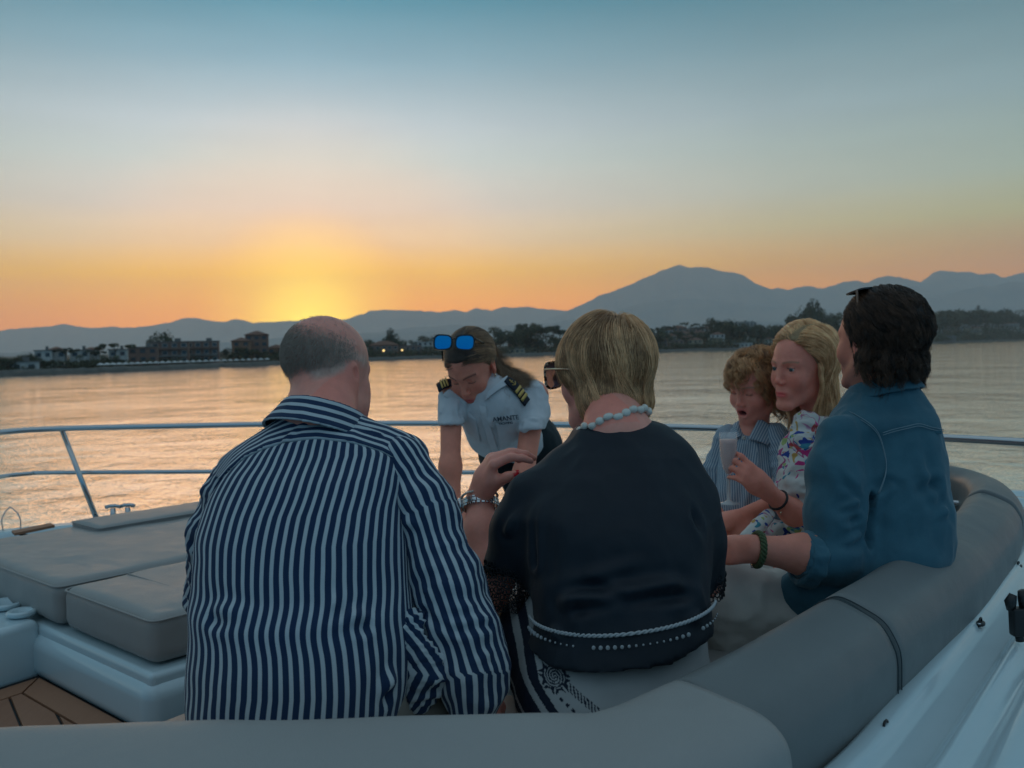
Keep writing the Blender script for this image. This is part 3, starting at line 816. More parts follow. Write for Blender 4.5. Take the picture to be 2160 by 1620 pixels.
# ------------------------------------------------------------------ the human head, local frame: x right, y forward, z up; origin between the ears
def head_field(w=1.0, jaw=1.0, nose=1.0, mouth_open=0.0, lid=1.0, child=0.0, brow=1.0, ear=True, fat=0.0, lips=1.0):
    c = child
    sk = [(ell((0, -.020, .040), (.0745 * w, .094, .083)), None)]
    fs = [ell((0, -.018, .040), (.0755 * w, .094, .083)), ell((0, .012, .030), (.068 * w, .084, .076)),
          ell((0, .030, -.030), (.0575 * w + fat * .006, .062, .080 - .012 * c))]
    f = union(fs, .03)
    # jaw and chin
    jw = .050 * w * jaw
    for s in (-1, 1):
        f = (lambda f, s: lambda P: smin(f(P), cone((s * jw, .008, -.062), (s * .016, .074 - .006 * c, -.104 + .014 * c), .019 + fat * .008, .015)(P), .022))(f, s)
    chin = ell((0, .078 - .006 * c, -.104 + .014 * c), (.020, .016, .015))
    f = (lambda f: lambda P: smin(f(P), chin(P), .014))(f)
    parts = []
    for s in (-1, 1):
        parts.append((ell((s * .040 * w, .060, -.030), (.022 + fat * .006 + .003 * c, .022, .026 + fat * .006)), .022))       # cheek
        parts.append((cone((s * .012, .091, .022), (s * .046 * w, .071, .020), .0085 * brow, .007), .016))  # brow
    mz = -.070 + .008 * c
    parts.append((ell((0, .080, mz), (.027, .016, .020)), .016))                                   # muzzle
    def build(P):
        d = f(P)
        for g, k in parts: d = smin(d, g(P), k)
        for s in (-1, 1):                                                                           # eye sockets
            d = smax(d, -ell((s * .032, .100, .004), (.019, .014, .012))(P), .014)
        # nose
        nb = cone((0, .090, .012), (0, .110 * nose - .004 * c, -.028), .0065, .0085)
        d = smin(d, nb(P), .010)
        d = smin(d, sphere((0, .1125 * nose - .004 * c, -.031), .0088)(P), .006)
        for s in (-1, 1):
            d = smin(d, ell((s * .0105, .099 - .003 * c, -.036), (.0062, .0095, .0062))(P), .005)
        for s in (-1, 1): d = smax(d, -sphere((s * .0058, .104, -.0425), .0030)(P), .002)
        # mouth
        mw_ = .022 * lips
        if mouth_open > 0:
            d = smax(d, -ell((0, .094, mz - .004), (.017, .022, .010 * mouth_open))(P), .004)
            d = smin(d, cone((-.016, .087, mz + .009), (.016, .087, mz + .009), .0036, .0036)(P), .005)
            d = smin(d, cone((-.013, .088, mz - .017), (.013, .088, mz - .017), .0045, .0045)(P), .005)
        else:
            d = smin(d, ell((0, .0925, mz + .0045), (mw_, .0065, .0042))(P), .004)
            d = smin(d, ell((0, .0920, mz - .0055), (mw_ * .82, .0072, .0052))(P), .004)
            d = smax(d, -ell((0, .0995, mz - .0002), (mw_ * 1.05, .0055, .0011))(P), .0015)
        # lids
        for s in (-1, 1):
            d = smin(d, sphere((s * .0315, .0765, .0035), .0128)(P), .003)
        if lid < 1:
            for s in (-1, 1):
                d = smax(d, -ell((s * .0315, .0895, .0025), (.0125, .0075, .0046 * (1 - lid) + .001))(P), .002)
        if ear:
            for s in (-1, 1):
                e = ell((s * (.0775 * w), -.012, -.004), (.0075, .0175, .031), axes((s * .35, 1, 0), (0, -.18, 1)))
                cav = ell((s * (.0775 * w + .0075), -.009, .000), (.0062, .0105, .019), axes((s * .35, 1, 0), (0, -.18, 1)))
                d = smin(d, smax(e(P), -cav(P), .003), .005)
                d = smin(d, sphere((s * .0765 * w, -.003, -.031), .0065)(P), .004)
        return d
    return build

def head_paint(P, skin, lip, brow, blush=(.0, .0, .0), lid=None, child=0.0, stub=None, mouth_open=0):
    """albedo per point in head coordinates"""
    n = len(P); C = np.tile(np.array(skin, float), (n, 1))
    x, y, z = P.T
    var = fbm(P, 55, 3, 5)[:, None] * .06
    C = C * (1 + var)
    def blend(m, c): 
        nonlocal C
        m = np.clip(m, 0, 1)[:, None]; C = C * (1 - m) + np.array(c) * m
    ax_ = np.abs(x)
    g = lambda px_, pz, sx_, sz: np.exp(-((ax_ - px_) / sx_) ** 2 - ((z - pz) / sz) ** 2) * (y > .02)
    red = np.array(skin) * np.array([1.12, .78, .74])
    blend(.45 * g(.042, -.030, .018, .018), red)
    blend(.5 * g(0, -.033, .012, .010), red)
    blend(.55 * ((ax_ > .074) & (y < .012)), red)      # ears
    mz = -.070 + .008 * child
    m = np.exp(-((x / .0215) ** 4) - ((z - mz) / (.0088 + .006 * mouth_open)) ** 4) * (y > .076)
    blend(m * .9, lip)
    if mouth_open: blend(np.exp(-((x / .015) ** 4) - ((z - mz + .004) / .0075) ** 4) * (y < .088) * (y > .04), (.06, .015, .015))
    # eyebrow: an arch
    bz = .0225 + .35 * .01 - ((ax_ - .036) / .024) ** 2 * .0045
    blend(np.exp(-((z - bz) / .0032) ** 2) * (ax_ > .013) * (ax_ < .052) * (y > .04) * .85, brow)
    # lash line and lids
    if lid is not None:
        lz = lid
        blend(np.exp(-((z - lz + ((ax_ - .0315) / .012) ** 2 * -.0015) / .0013) ** 2) * (np.abs(ax_ - .0315) < .0125) * (y > .07), (.03, .02, .015))
        blend(np.exp(-((z - lz - .004) / .004) ** 2) * (np.abs(ax_ - .0315) < .013) * (y > .07) * .4, np.array(skin) * .72)
    if stub is not None:
        blend(np.clip((-.035 - z) / .02, 0, 1) * (y > -.02) * (m < .3) * .35, stub)
    return C

def hand_field(wrist, palm_dir, back, spread=None, curl=(20, 25, 15), thumb=None, s=1.0, fingers=None, side=1):
    """a hand: wrist point, direction of the palm, normal of the back of the hand. curl: bend of the three joints in degrees.
    side=+1: thumb on the right of palm_dir seen from the back of the hand. returns a list of (field, k) and finger tips"""
    d = np.array(palm_dir, float); d /= np.linalg.norm(d); b = np.array(back, float); b -= d * (b @ d); b /= np.linalg.norm(b)
    r = np.cross(d, b) * side                         # towards the thumb
    w = np.array(wrist, float); L = []
    R3 = np.stack([r, d, b])
    L.append((ell(w + d * .048 * s, (.040 * s, .050 * s, .0155 * s), R3), .02))
    L.append((cone(w - d * .01 * s, w + d * .04 * s, .024 * s, .026 * s), .02))
    tips = []; lens = [(.043, .026, .021), (.047, .030, .022), (.044, .028, .021), (.034, .021, .019)]
    offs = [.027, .009, -.009, -.026]; base = [.086, .090, .086, .078]
    for i in range(4):
        c = curl[i] if isinstance(curl[0], (tuple, list)) else curl
        fan = (spread if spread is not None else 4) * (1.5 - i)
        p = w + d * base[i] * s + r * offs[i] * s
        dr = d * math.cos(R_(fan)) + r * math.sin(R_(fan)); a = 0; pts = [w + d * .045 * s + r * offs[i] * .8 * s, p]
        for j in range(3):
            a += c[j]; dd = dr * math.cos(R_(a)) - b * math.sin(R_(a)); p = p + dd * lens[i][j] * s * .93; pts.append(p)
        rr = [.0105 * s, .0098 * s, .0086 * s, .0078 * s, .0066 * s]
        if i == 3: rr = [q * .88 for q in rr]
        L.append((chain(pts, rr, .004), .006)); tips.append((pts[-1], dd))
    if thumb is None: thumb = (48, 20, 25, 18)        # out from palm, down, joint bends
    o, dn, j1, j2 = thumb
    p0 = w + d * .012 * s + r * .018 * s - b * .004 * s
    dr = d * math.cos(R_(o)) + r * math.sin(R_(o)); dr = dr * math.cos(R_(dn)) - b * math.sin(R_(dn))
    p1 = p0 + dr * .044 * s
    d2 = d * math.cos(R_(o - j1)) + r * math.sin(R_(o - j1)); d2 = d2 * math.cos(R_(dn + 4)) - b * math.sin(R_(dn + 4)); p2 = p1 + d2 * .034 * s
    d3 = d * math.cos(R_(o - j1 - j2)) + r * math.sin(R_(o - j1 - j2)); d3 = d3 * math.cos(R_(dn + 8)) - b * math.sin(R_(dn + 8)); p3 = p2 + d3 * .026 * s
    L.append((chain([p0, p1, p2, p3], [.016 * s, .0125 * s, .0105 * s, .0085 * s], .006), .012)); tips.append((p3, d3))
    return L, tips
def hand_union(L):
    def f(P):
        d = L[0][0](P)
        for g, k in L[1:]: d = smin(d, g(P), k)
        return d
    return f

# ------------------------------------------------------------------ hair strands (real curves)
def hair_mat(name, c1, c2, rough=.42, spec=.6):
    m = bpy.data.materials.new(name); m.use_nodes = True; T = NT(m.node_tree); b = T.n['Principled BSDF']
    hi = T.node('ShaderNodeHairInfo')
    v = T.node('ShaderNodeTexCoord').outputs['Object']
    lk = T.noise(v, 45, 2, .6); f_ = T.math('ADD', T.math('MULTIPLY', hi.outputs['Random'], .40), T.math('ADD', T.math('MULTIPLY', T.attr('lock'), .75), T.math('MULTIPLY_ADD', lk, .9, -.55)), clamp=True)
    col = T.mix(f_, c1, c2)
    T.link(T.mix(T.math('MULTIPLY', hi.outputs['Intercept'], .0), col, c2), b.inputs['Base Color'])
    b.inputs['Roughness'].default_value = rough; b.inputs['Specular IOR Level'].default_value = spec
    return m
def lockify(R, seed, n_guides=260, w=.7, spread=.0016):
    """draw strands together into locks towards their tips; returns strands and a lock number"""
    g = np.random.default_rng(seed + 99); N, K, _ = R.shape; gi = g.choice(N, min(n_guides, N), replace=False); root = R[:, 1]; G = root[gi]
    d2 = ((root[:, None, :] - G[None]) ** 2).sum(2); near = gi[np.argmin(d2, 1)]
    t = np.linspace(0, 1, K)[None, :, None]; ww = w * np.clip(t * 1.6, 0, 1) ** 1.1 * g.uniform(.55, 1.0, (N, 1, 1))
    off = (R[:, 1] - R[near, 1])[:, None, :] * .22 + g.normal(0, spread, (N, 1, 3)) * t
    return R * (1 - ww) + (R[near] + off) * ww, g.uniform(0, 1, N)[near]
def curves_obj(name, pts, rad, mat, parent, tip=.35, lock=None):
    """pts (N, K, 3) world points"""
    N, K, _ = pts.shape
    hc = bpy.data.hair_curves.new(name); hc.add_curves([K] * N)
    p = parent; M = Matrix.Identity(4); L = []
    hc.attributes['position'].data.foreach_set('vector', pts.reshape(-1).astype(np.float32)) if 'position' in hc.attributes else None
    ra = hc.attributes.get('radius') or hc.attributes.new('radius', 'FLOAT', 'POINT')
    prof = np.interp(np.linspace(0, 1, K), [0, .6, 1], [1, 1, tip]); rv = (np.asarray(rad).reshape(-1, 1) if np.ndim(rad) else rad) * np.tile(prof, (N, 1))
    ra.data.foreach_set('value', rv.reshape(-1).astype(np.float32))
    if lock is not None:
        la = hc.attributes.new('lock', 'FLOAT', 'CURVE'); la.data.foreach_set('value', np.asarray(lock, np.float32))
    hc.materials.append(mat)
    o = bpy.data.objects.new(name, hc); COL.objects.link(o)
    if parent is not None:
        o.parent = parent; q = parent; L = []
        while q is not None: L.append(q); q = q.parent
        M = Matrix.Identity(4)
        for q in reversed(L): M = M @ q.matrix_parent_inverse @ Matrix.LocRotScale(q.location, q.rotation_euler, q.scale)
        o.matrix_parent_inverse = M.inverted()
    return o
def scalp_points(n, seed, keep, C=(0, -.018, .040), r=(.0765, .095, .084)):
    """points and normals over the skull in head coordinates where keep(P) holds"""
    g = np.random.default_rng(seed); out = []; tot = 0
    while tot < n:
        d = g.normal(size=(n * 2, 3)); d /= np.linalg.norm(d, axis=1)[:, None]; P = np.array(C) + d * np.array(r)
        k = keep(P); P = P[k]; out.append(P); tot += len(P)
    P = np.concatenate(out)[:n]; N = (P - np.array(C)) / np.array(r) ** 2; N /= np.linalg.norm(N, axis=1)[:, None]
    return P, N
SKULL = [((0, -.018, .040), (.0755, .094, .083)), ((0, .012, .030), (.068, .084, .076)), ((0, .030, -.030), (.056, .060, .080)), ((0, -.02, -.10), (.052, .055, .10))]
def grow_hair(P0, N0, length, K, flow, off=.002, layer=None, seed=0, wav=0.0, wfreq=60, curl=0.0, cfreq=200, stiff=.6, bodies=SKULL, clump=0.0, cscale=60, hug=1.0, pull=0.7, pull_z=-.03):
    """integrate strands along flow(P, t, id) while sliding over the skull"""
    g = np.random.default_rng(seed); n = len(P0); P = P0 + N0 * off; D = N0.copy(); out = [P0 - N0 * .002, P.copy()]
    L = (length if np.ndim(length) else np.full(n, length)) ; st = L / (K - 2)
    lay = layer if layer is not None else g.uniform(0, 1, n) * .006
    cl = np.stack([fbm(P0, cscale, 2, seed + 40 + k) for k in range(3)], 1)
    ph = g.uniform(0, 6.28, n) * .16 + fbm(P0, 20, 2, seed + 5) * 6
    def nearest(P):
        best = np.full(n, 9.); NN = np.zeros_like(P)
        for c, r in bodies:
            c = np.array(c); r = np.array(r) + (off + lay)[:, None]; q = (P - c) / r; m = np.linalg.norm(q, axis=1)
            g_ = q / r; g_ /= np.linalg.norm(g_, axis=1)[:, None] + 1e-9; b_ = m < best; best = np.where(b_, m, best); NN = np.where(b_[:, None], g_, NN)
        return best, NN
    if len(bodies):
        T0 = flow(P, 0.0); T0 = T0 - N0 * (T0 * N0).sum(1)[:, None]; D = T0 / (np.linalg.norm(T0, axis=1)[:, None] + 1e-6) * .8 + N0 * .35
    for k in range(K - 2):
        t = (k + 1) / (K - 2)
        T = flow(P, t)
        if len(bodies):
            m_, NN = nearest(P); w_ = np.clip(1 - (m_ - 1.02) / .12, 0, 1)[:, None]; T = T - NN * np.maximum((T * NN).sum(1)[:, None] , -9) * w_ * hug
        T = T / (np.linalg.norm(T, axis=1)[:, None] + 1e-9)
        D = D * stiff + T * (1 - stiff); D = D / (np.linalg.norm(D, axis=1)[:, None] + 1e-9)
        S = D
        if wav: S = S + wav * np.stack([np.sin(wfreq * L * t + ph), np.cos(wfreq * L * t * 1.0 + ph * 1.3), 0 * ph], 1) * min(1, t * 2)
        if clump: S = S + clump * cl * t
        S = S / (np.linalg.norm(S, axis=1)[:, None] + 1e-9)
        P = P + S * st[:, None]
        for c, r in bodies:                        # keep outside the skull
            c = np.array(c); r = np.array(r) + (off + lay)[:, None]
            q = (P - c) / r; m = np.linalg.norm(q, axis=1); ins = m < 1
            P = np.where(ins[:, None], c + q / (m[:, None] + 1e-9) * r, P)
        if len(bodies) and pull:
            m_, NN = nearest(P); ex = np.clip(m_ - 1.0, 0, .5)[:, None]; P = P - NN * ex * .085 * pull * (P[:, 2:3] > pull_z)
        out.append(P.copy())
    R = np.stack(out, 1)
    if curl:
        s = np.linspace(0, 1, R.shape[1])[None, :] * L[:, None]; a = s * cfreq + ph[:, None]
        R = R + curl * np.clip(s / .02, 0, 1)[:, :, None] * np.stack([np.cos(a), np.sin(a), .6 * np.sin(a * .9 + 1)], -1)
    return R
def to_world(Pl, M, c, s=1.0): return Pl * s @ np.asarray(M, float) + np.asarray(c, float)
# ================================================================== the yacht
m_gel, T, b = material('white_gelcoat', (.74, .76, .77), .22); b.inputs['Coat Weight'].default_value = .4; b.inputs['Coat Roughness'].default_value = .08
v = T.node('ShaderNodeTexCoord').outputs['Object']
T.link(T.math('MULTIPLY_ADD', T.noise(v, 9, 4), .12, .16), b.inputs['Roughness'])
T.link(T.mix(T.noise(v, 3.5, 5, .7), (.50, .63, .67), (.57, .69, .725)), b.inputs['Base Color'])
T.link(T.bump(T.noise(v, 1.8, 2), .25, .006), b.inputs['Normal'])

def leather(name, c1, c2):
    m, T, b = material(name, c1, .46, spec=.35)
    v = T.node('ShaderNodeTexCoord').outputs['Object']
    n1 = T.noise(v, 2.2, 5, .6, .5); n2 = T.node('ShaderNodeTexVoronoi'); T.link(v, n2.inputs['Vector']); n2.inputs['Scale'].default_value = 420
    T.link(T.mix(n1, c1, c2), b.inputs['Base Color'])
    T.link(T.math('MULTIPLY_ADD', T.noise(v, 14, 4), .22, .34), b.inputs['Roughness'])
    h = T.math('ADD', T.math('MULTIPLY', T.noise(v, 5.5, 3, .5, .6), .9), T.math('MULTIPLY', n2.outputs['Distance'], .05))
    T.link(T.bump(h, .55, .008), b.inputs['Normal'])
    return m
m_lea = leather('taupe_vinyl_shaded', (.155, .165, .165), (.19, .20, .195))  # darker copy of the pad vinyl, with the right backrest's shade painted in
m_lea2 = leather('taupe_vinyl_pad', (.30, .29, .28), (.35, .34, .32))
m_pipe = material('dark_piping', (.03, .045, .05), .5)[0]
m_steel, T, b = material('polished_steel', (.55, .56, .57), .16, 1.0)
m_rub = material('black_rubber', (.012, .012, .013), .45)[0]
m_teak, T, b = material('teak', (.2, .1, .05), .6)
v = T.node('ShaderNodeTexCoord').outputs['Object']; oi = T.node('ShaderNodeObjectInfo').outputs['Random']
g = T.noise(T.mapping(v, (26, 1.6, 20), (0, 0, -.616)), 4, 6, .65, .4)
T.link(T.mix(T.math('MULTIPLY_ADD', oi, .5, T.math('MULTIPLY', g, .5)), (.24, .105, .055), (.42, .20, .11)), b.inputs['Base Color']); T.link(T.bump(g, .3, .002), b.inputs['Normal'])
m_caulk = material('black_caulking', (.012, .013, .014), .6)[0]

E1 = np.array([.757, -.654]); E2 = np.array([.654, .757])
def uv(o, a, b_): return np.array(o) + E1 * a + E2 * b_

# hull and foredeck
edge = spline([(-2.75, 2.2, 0), (-2.78, 3.2, 0), (-2.55, 3.9, 0), (-1.98, 4.30, 0), (-1.2, 4.42, 0), (-.35, 4.25, 0), (.8, 3.72, 0), (1.75, 2.98, 0), (2.25, 2.2, 0), (2.4, .8, 0), (2.4, -3, 0)], 70)
hv = []
for z, k in ((.13, 1.0), (.2, 1.012), (.24, 1.0), (.22, .975), (.13, .97)): hv.append(np.column_stack([edge[:, 0] * k, (edge[:, 1] - 1) * k + 1, np.full(len(edge), z)]))
lo_ = [np.column_stack([edge[:, 0] * k, (edge[:, 1] - 1) * k + 1, np.full(len(edge), z)]) for z, k in ((-.6, .96), (-1.8, .86), (-3.0, .7), (SEA_Z - .3, .6))]
rows = [lo_[3], lo_[2], lo_[1], lo_[0], hv[0], hv[1], hv[2], hv[3], hv[4]]
Vh = np.concatenate(rows); n = len(edge); Fh = [(i * n + k, i * n + k + 1, (i + 1) * n + k + 1, (i + 1) * n + k) for i in range(len(rows) - 1) for k in range(n - 1)]
yacht = empty('yacht', (0, 2, SEA_Z), 'white motor yacht bow with teak floor that carries all the people', 'boat')
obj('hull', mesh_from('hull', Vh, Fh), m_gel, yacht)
fd = MB()
inner = [tuple(uv((-1.0, 2.44), -1.66, -.06)), tuple(uv((-1.0, 2.44), -1.66, 1.3)), (-.9, 3.75), (.35, 3.55), (1.35, 3.0), (1.7, 2.2), (1.7, .9), (1.7, -3)]
ed = [(p[0] * .972, (p[1] - 1) * .972 + 1) for p in edge[::2]]
# ring between the toe rail and the cockpit
k = len(ed); inn = spline([(a, c, 0) for a, c in [(-2.2, 1.5)] + inner], k)[:, :2]
Vd = [(x, y, .135) for x, y in ed] + [(x, y, .135) for x, y in inn] + [(x, y, -.02) for x, y in inn]
Fd = [(i, i + 1, k + i + 1, k + i) for i in range(k - 1)] + [(k + i, k + i + 1, 2 * k + i + 1, 2 * k + i) for i in range(k - 1)]
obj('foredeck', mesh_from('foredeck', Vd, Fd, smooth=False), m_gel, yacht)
# floor: caulking bed and the planks on it
fl = MB(); fl.box((-.3, 1.3, -.03), (4.6, 6.4, .05)); fl.build('floor', m_caulk, yacht)
def plank(poly, z=.004):
    q = MB(); q.prism(poly, -.012, z); return q.build('plank', m_teak, yacht, bevel=.0012, seg=1)
pd = np.array([.158, -.223]); pd /= np.linalg.norm(pd); pn = np.array([pd[1], -pd[0]]) * -1     # across, to the right
wd = E1.copy(); wn = np.array([-wd[1], wd[0]])
c0 = np.array([-1.53, 2.839])
ld = np.array([-.09, -.14]); ld /= np.linalg.norm(ld)
W_ = .085; g_ = .008; nA = -E2; nB = np.array([.84, -.54]); nB /= np.linalg.norm(nB)
def clip_poly(poly, n, d):
    """keep the part of poly where (p - c0).n >= d"""
    out = []
    for k in range(len(poly)):
        a, b_ = np.array(poly[k]), np.array(poly[(k + 1) % len(poly)]); da, db = (a - c0) @ n - d, (b_ - c0) @ n - d
        if da >= 0: out.append(a)
        if (da >= 0) != (db >= 0): out.append(a + (b_ - a) * da / (da - db))
    return out
big = [c0 + np.array(q_) for q_ in ((-1.2, -2.4), (2.2, -2.4), (2.2, 1.2), (-1.2, 1.2))]
def poly_plank(P):
    if len(P) >= 3:
        ar = sum(P[k][0] * P[(k + 1) % len(P)][1] - P[(k + 1) % len(P)][0] * P[k][1] for k in range(len(P)))
        plank([tuple(p) for p in (P if ar > 0 else P[::-1])])
bA_ = clip_poly(clip_poly(clip_poly(clip_poly(big, nA, .002), -nA, -W_), nB, .002), nB - nA, g_ * .5); poly_plank(bA_)
bB_ = clip_poly(clip_poly(clip_poly(clip_poly(big, nB, .002), -nB, -W_), nA, .002), nA - nB, g_ * .5); poly_plank(bB_)
pp = np.array([-pd[1], pd[0]])
for i in range(-14, 16):
    o_ = i * .094; P = [c0 + pp * o_ - pd * 1.5, c0 + pp * o_ + pd * 2.4, c0 + pp * (o_ + .086) + pd * 2.4, c0 + pp * (o_ + .086) - pd * 1.5]
    P = clip_poly(clip_poly(P, nA, W_ + g_), nB, W_ + g_); poly_plank(P)

# moulded white plinth under the pads
O2 = (-1.0, 2.44)
pl = MB(); pts = [uv(O2, .05, -.045), uv(O2, .05, .85), uv(O2, -1.66, 1.4), uv(O2, -1.66, -.045)]
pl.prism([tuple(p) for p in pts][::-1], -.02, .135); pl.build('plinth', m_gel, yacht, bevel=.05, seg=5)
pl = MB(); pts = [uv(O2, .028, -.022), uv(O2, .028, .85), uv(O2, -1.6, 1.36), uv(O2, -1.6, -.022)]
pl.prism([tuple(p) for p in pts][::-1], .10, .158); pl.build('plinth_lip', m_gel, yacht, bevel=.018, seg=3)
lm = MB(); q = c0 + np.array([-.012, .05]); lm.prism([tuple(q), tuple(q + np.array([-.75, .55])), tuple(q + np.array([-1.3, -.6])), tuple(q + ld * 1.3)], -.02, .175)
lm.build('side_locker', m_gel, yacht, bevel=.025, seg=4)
for (px, py, r) in ((8, 1282, .05), (46, 1300, .032)):
    c = atz(px, py, .176); rg_ = MB(); rg_.lathe([(r, 0), (r + .012, .006), (r + .016, 0.016), (r + .006, .022), (r - .004, .015), (r - .012, -.004)], c, 24); rg_.build('cup_holder', m_gel, yacht, True)

# sun pads
def pad(name, a0, a1, b0, b1, z0, z1, label, group, o=O2, crown=.02, seed=0, parent=None, r=.035, mat=None):
    """soft rectangular cushion in the E1/E2 frame with a puffed top"""
    c = uv(o, (a0 + a1) / 2, (b0 + b1) / 2); M = np.array([[E1[0], E1[1], 0], [E2[0], E2[1], 0], [0, 0, 1]])
    hx, hy, hz_ = (a1 - a0) / 2, (b1 - b0) / 2, (z1 - z0) / 2
    core = rbox((0, 0, 0), (hx, hy, hz_), r); fl_ = frame(core, M, (c[0], c[1], (z0 + z1) / 2))
    root = empty(name, (c[0], c[1], z0), label, 'cushion', group) if parent is None else parent
    def disp(V, N):
        L = (V - np.array([c[0], c[1], 0])) @ M.T; u = np.clip(1 - (L[:, 0] / hx) ** 2, 0, 1) * np.clip(1 - (L[:, 1] / hy) ** 2, 0, 1)
        d = crown * np.sqrt(u) * np.clip(N[:, 2], 0, 1) + .003 * fbm(V, 5, 3, seed)
        wr = np.abs(vnoise(np.stack([L[:, 0] * 7, L[:, 1] * 22, L[:, 2] * 3], 1), 1, seed + 4)); d -= .004 * np.clip(.12 - wr, 0, 1) / .12 * np.clip(vnoise(L, 5, seed + 6), 0, 1)
        return d
    o_ = sculpt('cushion_cover' if parent is None else name, fl_, (c[0] - 1.1, c[1] - 1.1, z0 - .04), (c[0] + 1.1, c[1] + 1.1, z1 + .06), .0125, mat or m_lea2, root, disp=disp)
    # piping round the top edge
    pts = []; zz = z1 - r * .35; off = -.006
    for (sa, sb, t0) in ((1, -1, -90), (1, 1, 0), (-1, 1, 90), (-1, -1, 180)):
        for t in range(0, 91, 15):
            w = R_(t0 + t); cx = sa * (hx - r) + math.cos(w) * (r * .93); cy = sb * (hy - r) + math.sin(w) * (r * .93); P = np.array([cx, cy]); q_ = c + E1 * P[0] + E2 * P[1]; pts.append((q_[0], q_[1], zz))
    pts.append(pts[0]); t = MB(); t.tube(pts, .0035, 6, cap=False); t.build('piping', mat or m_lea2, root, True)
    return root
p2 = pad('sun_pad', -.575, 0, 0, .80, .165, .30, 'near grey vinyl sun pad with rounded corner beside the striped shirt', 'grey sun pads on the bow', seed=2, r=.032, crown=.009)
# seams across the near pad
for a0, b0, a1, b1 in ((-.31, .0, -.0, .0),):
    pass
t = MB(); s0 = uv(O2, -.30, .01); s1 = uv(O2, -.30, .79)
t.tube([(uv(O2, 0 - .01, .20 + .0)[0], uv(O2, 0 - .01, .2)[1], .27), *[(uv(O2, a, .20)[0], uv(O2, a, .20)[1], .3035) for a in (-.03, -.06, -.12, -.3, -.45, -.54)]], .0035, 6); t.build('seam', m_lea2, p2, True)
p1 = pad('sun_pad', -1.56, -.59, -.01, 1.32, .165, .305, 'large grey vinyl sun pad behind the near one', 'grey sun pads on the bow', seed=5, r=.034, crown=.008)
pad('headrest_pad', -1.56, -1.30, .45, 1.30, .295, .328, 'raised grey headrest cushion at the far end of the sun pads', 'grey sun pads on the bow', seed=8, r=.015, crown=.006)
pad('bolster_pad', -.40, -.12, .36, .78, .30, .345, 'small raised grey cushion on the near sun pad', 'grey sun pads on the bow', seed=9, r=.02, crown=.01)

# ------------------------------------------------------------------ U-shaped sofa
BK_Z = .56
sofa = empty('sofa', (.2, 1.6, 0), 'curved grey vinyl cockpit sofa the group sits on, with a thick padded backrest', 'sofa')
inn_path = [(-2.2, 1.135), (-1.2, 1.137), (-.4, 1.137), (.0, 1.137), (.096, 1.140), (.15, 1.185), (.2, 1.24), (.30, 1.335), (.54, 1.61), (.92, 2.07), (1.24, 2.50), (1.46, 2.86), (1.53, 3.08), (1.50, 3.27), (1.36, 3.40), (1.12, 3.46)]
def back_field(path, prof_w=.15, drop=.05):
    """rounded backrest bolster following the inner edge"""
    return None
def roundprof(w, h, slope):
    """profile: (outwards, up), inner top at 0,0"""
    P = [(.022, -h), (.0, -h + .04), (-.012, -h * .6), (-.012, -.055), (-.004, -.022), (.018, -.004), (.045, .003)]
    P += [(w * .62, -.004 - slope * .3), (w * .82, -.012 - slope * .6), (w * .95, -.030 - slope), (w * 1.0, -.055 - slope), (w * 1.005, -.10 - slope), (w * .995, -h + .04), (w * .96, -h)]
    s = spline([(a, c, 0) for a, c in P + [P[0]]], 54)[:-1]; return s[:, :2]
def bolster(path, w, slope, name='backrest', h=.30, n=60, mat=m_lea, seed=0, round_ends=True, z=BK_Z):
    Pp = spline([(a, c, z) for a, c in path], n); prof = roundprof(w, h, slope)
    V, F = sweep(Pp, prof, True); m = len(prof); F = F[:-2]
    # close the ends with a soft, slightly inset cap
    V = V.reshape(len(Pp), m, 3)
    T0 = Pp[1] - Pp[0]; T0 /= np.linalg.norm(T0); T1 = Pp[-1] - Pp[-2]; T1 /= np.linalg.norm(T1)
    rings = [V]; cen = prof.mean(0)
    def ring(base, Tn, k, off):
        c = base.mean(0); return (c + (base - c) * k + Tn * off)[None]
    pre = [ring(V[0], -T0, s, o) for s, o in ((.2, .006), (.6, .006), (.9, .005), (.97, .002))]
    post = [ring(V[-1], T1, s, o) for s, o in ((.97, .002), (.9, .005), (.6, .006), (.2, .006))]
    A = np.concatenate(pre + [V] + post); L = len(A); A = A.reshape(-1, 3)
    F = [(i * m + k, (i + 1) * m + k, (i + 1) * m + (k + 1) % m, i * m + (k + 1) % m) for i in range(L - 1) for k in range(m)]
    F.append(tuple(range(m))); F.append(tuple((L - 1) * m + k for k in range(m - 1, -1, -1)))
    up = np.clip((A[:, 2] - (z - .28)) / .25, 0, 1)
    A = A + (fbm(A, 3.2, 3, seed) * .006 * up)[:, None] * np.array([0.3, -.3, .9])
    me = mesh_from(name, A, F); return obj(name, me, mat, sofa)
IP = np.array(inn_path)
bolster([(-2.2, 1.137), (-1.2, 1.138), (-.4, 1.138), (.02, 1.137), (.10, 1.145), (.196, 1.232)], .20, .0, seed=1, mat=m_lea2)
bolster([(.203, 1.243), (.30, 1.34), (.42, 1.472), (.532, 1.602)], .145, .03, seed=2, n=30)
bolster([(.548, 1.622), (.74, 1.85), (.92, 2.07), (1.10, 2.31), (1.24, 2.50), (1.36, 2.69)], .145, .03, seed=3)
bolster([(1.372, 2.71), (1.46, 2.86), (1.53, 3.08), (1.50, 3.27), (1.36, 3.40), (1.12, 3.46)], .145, .03, seed=4, n=50)
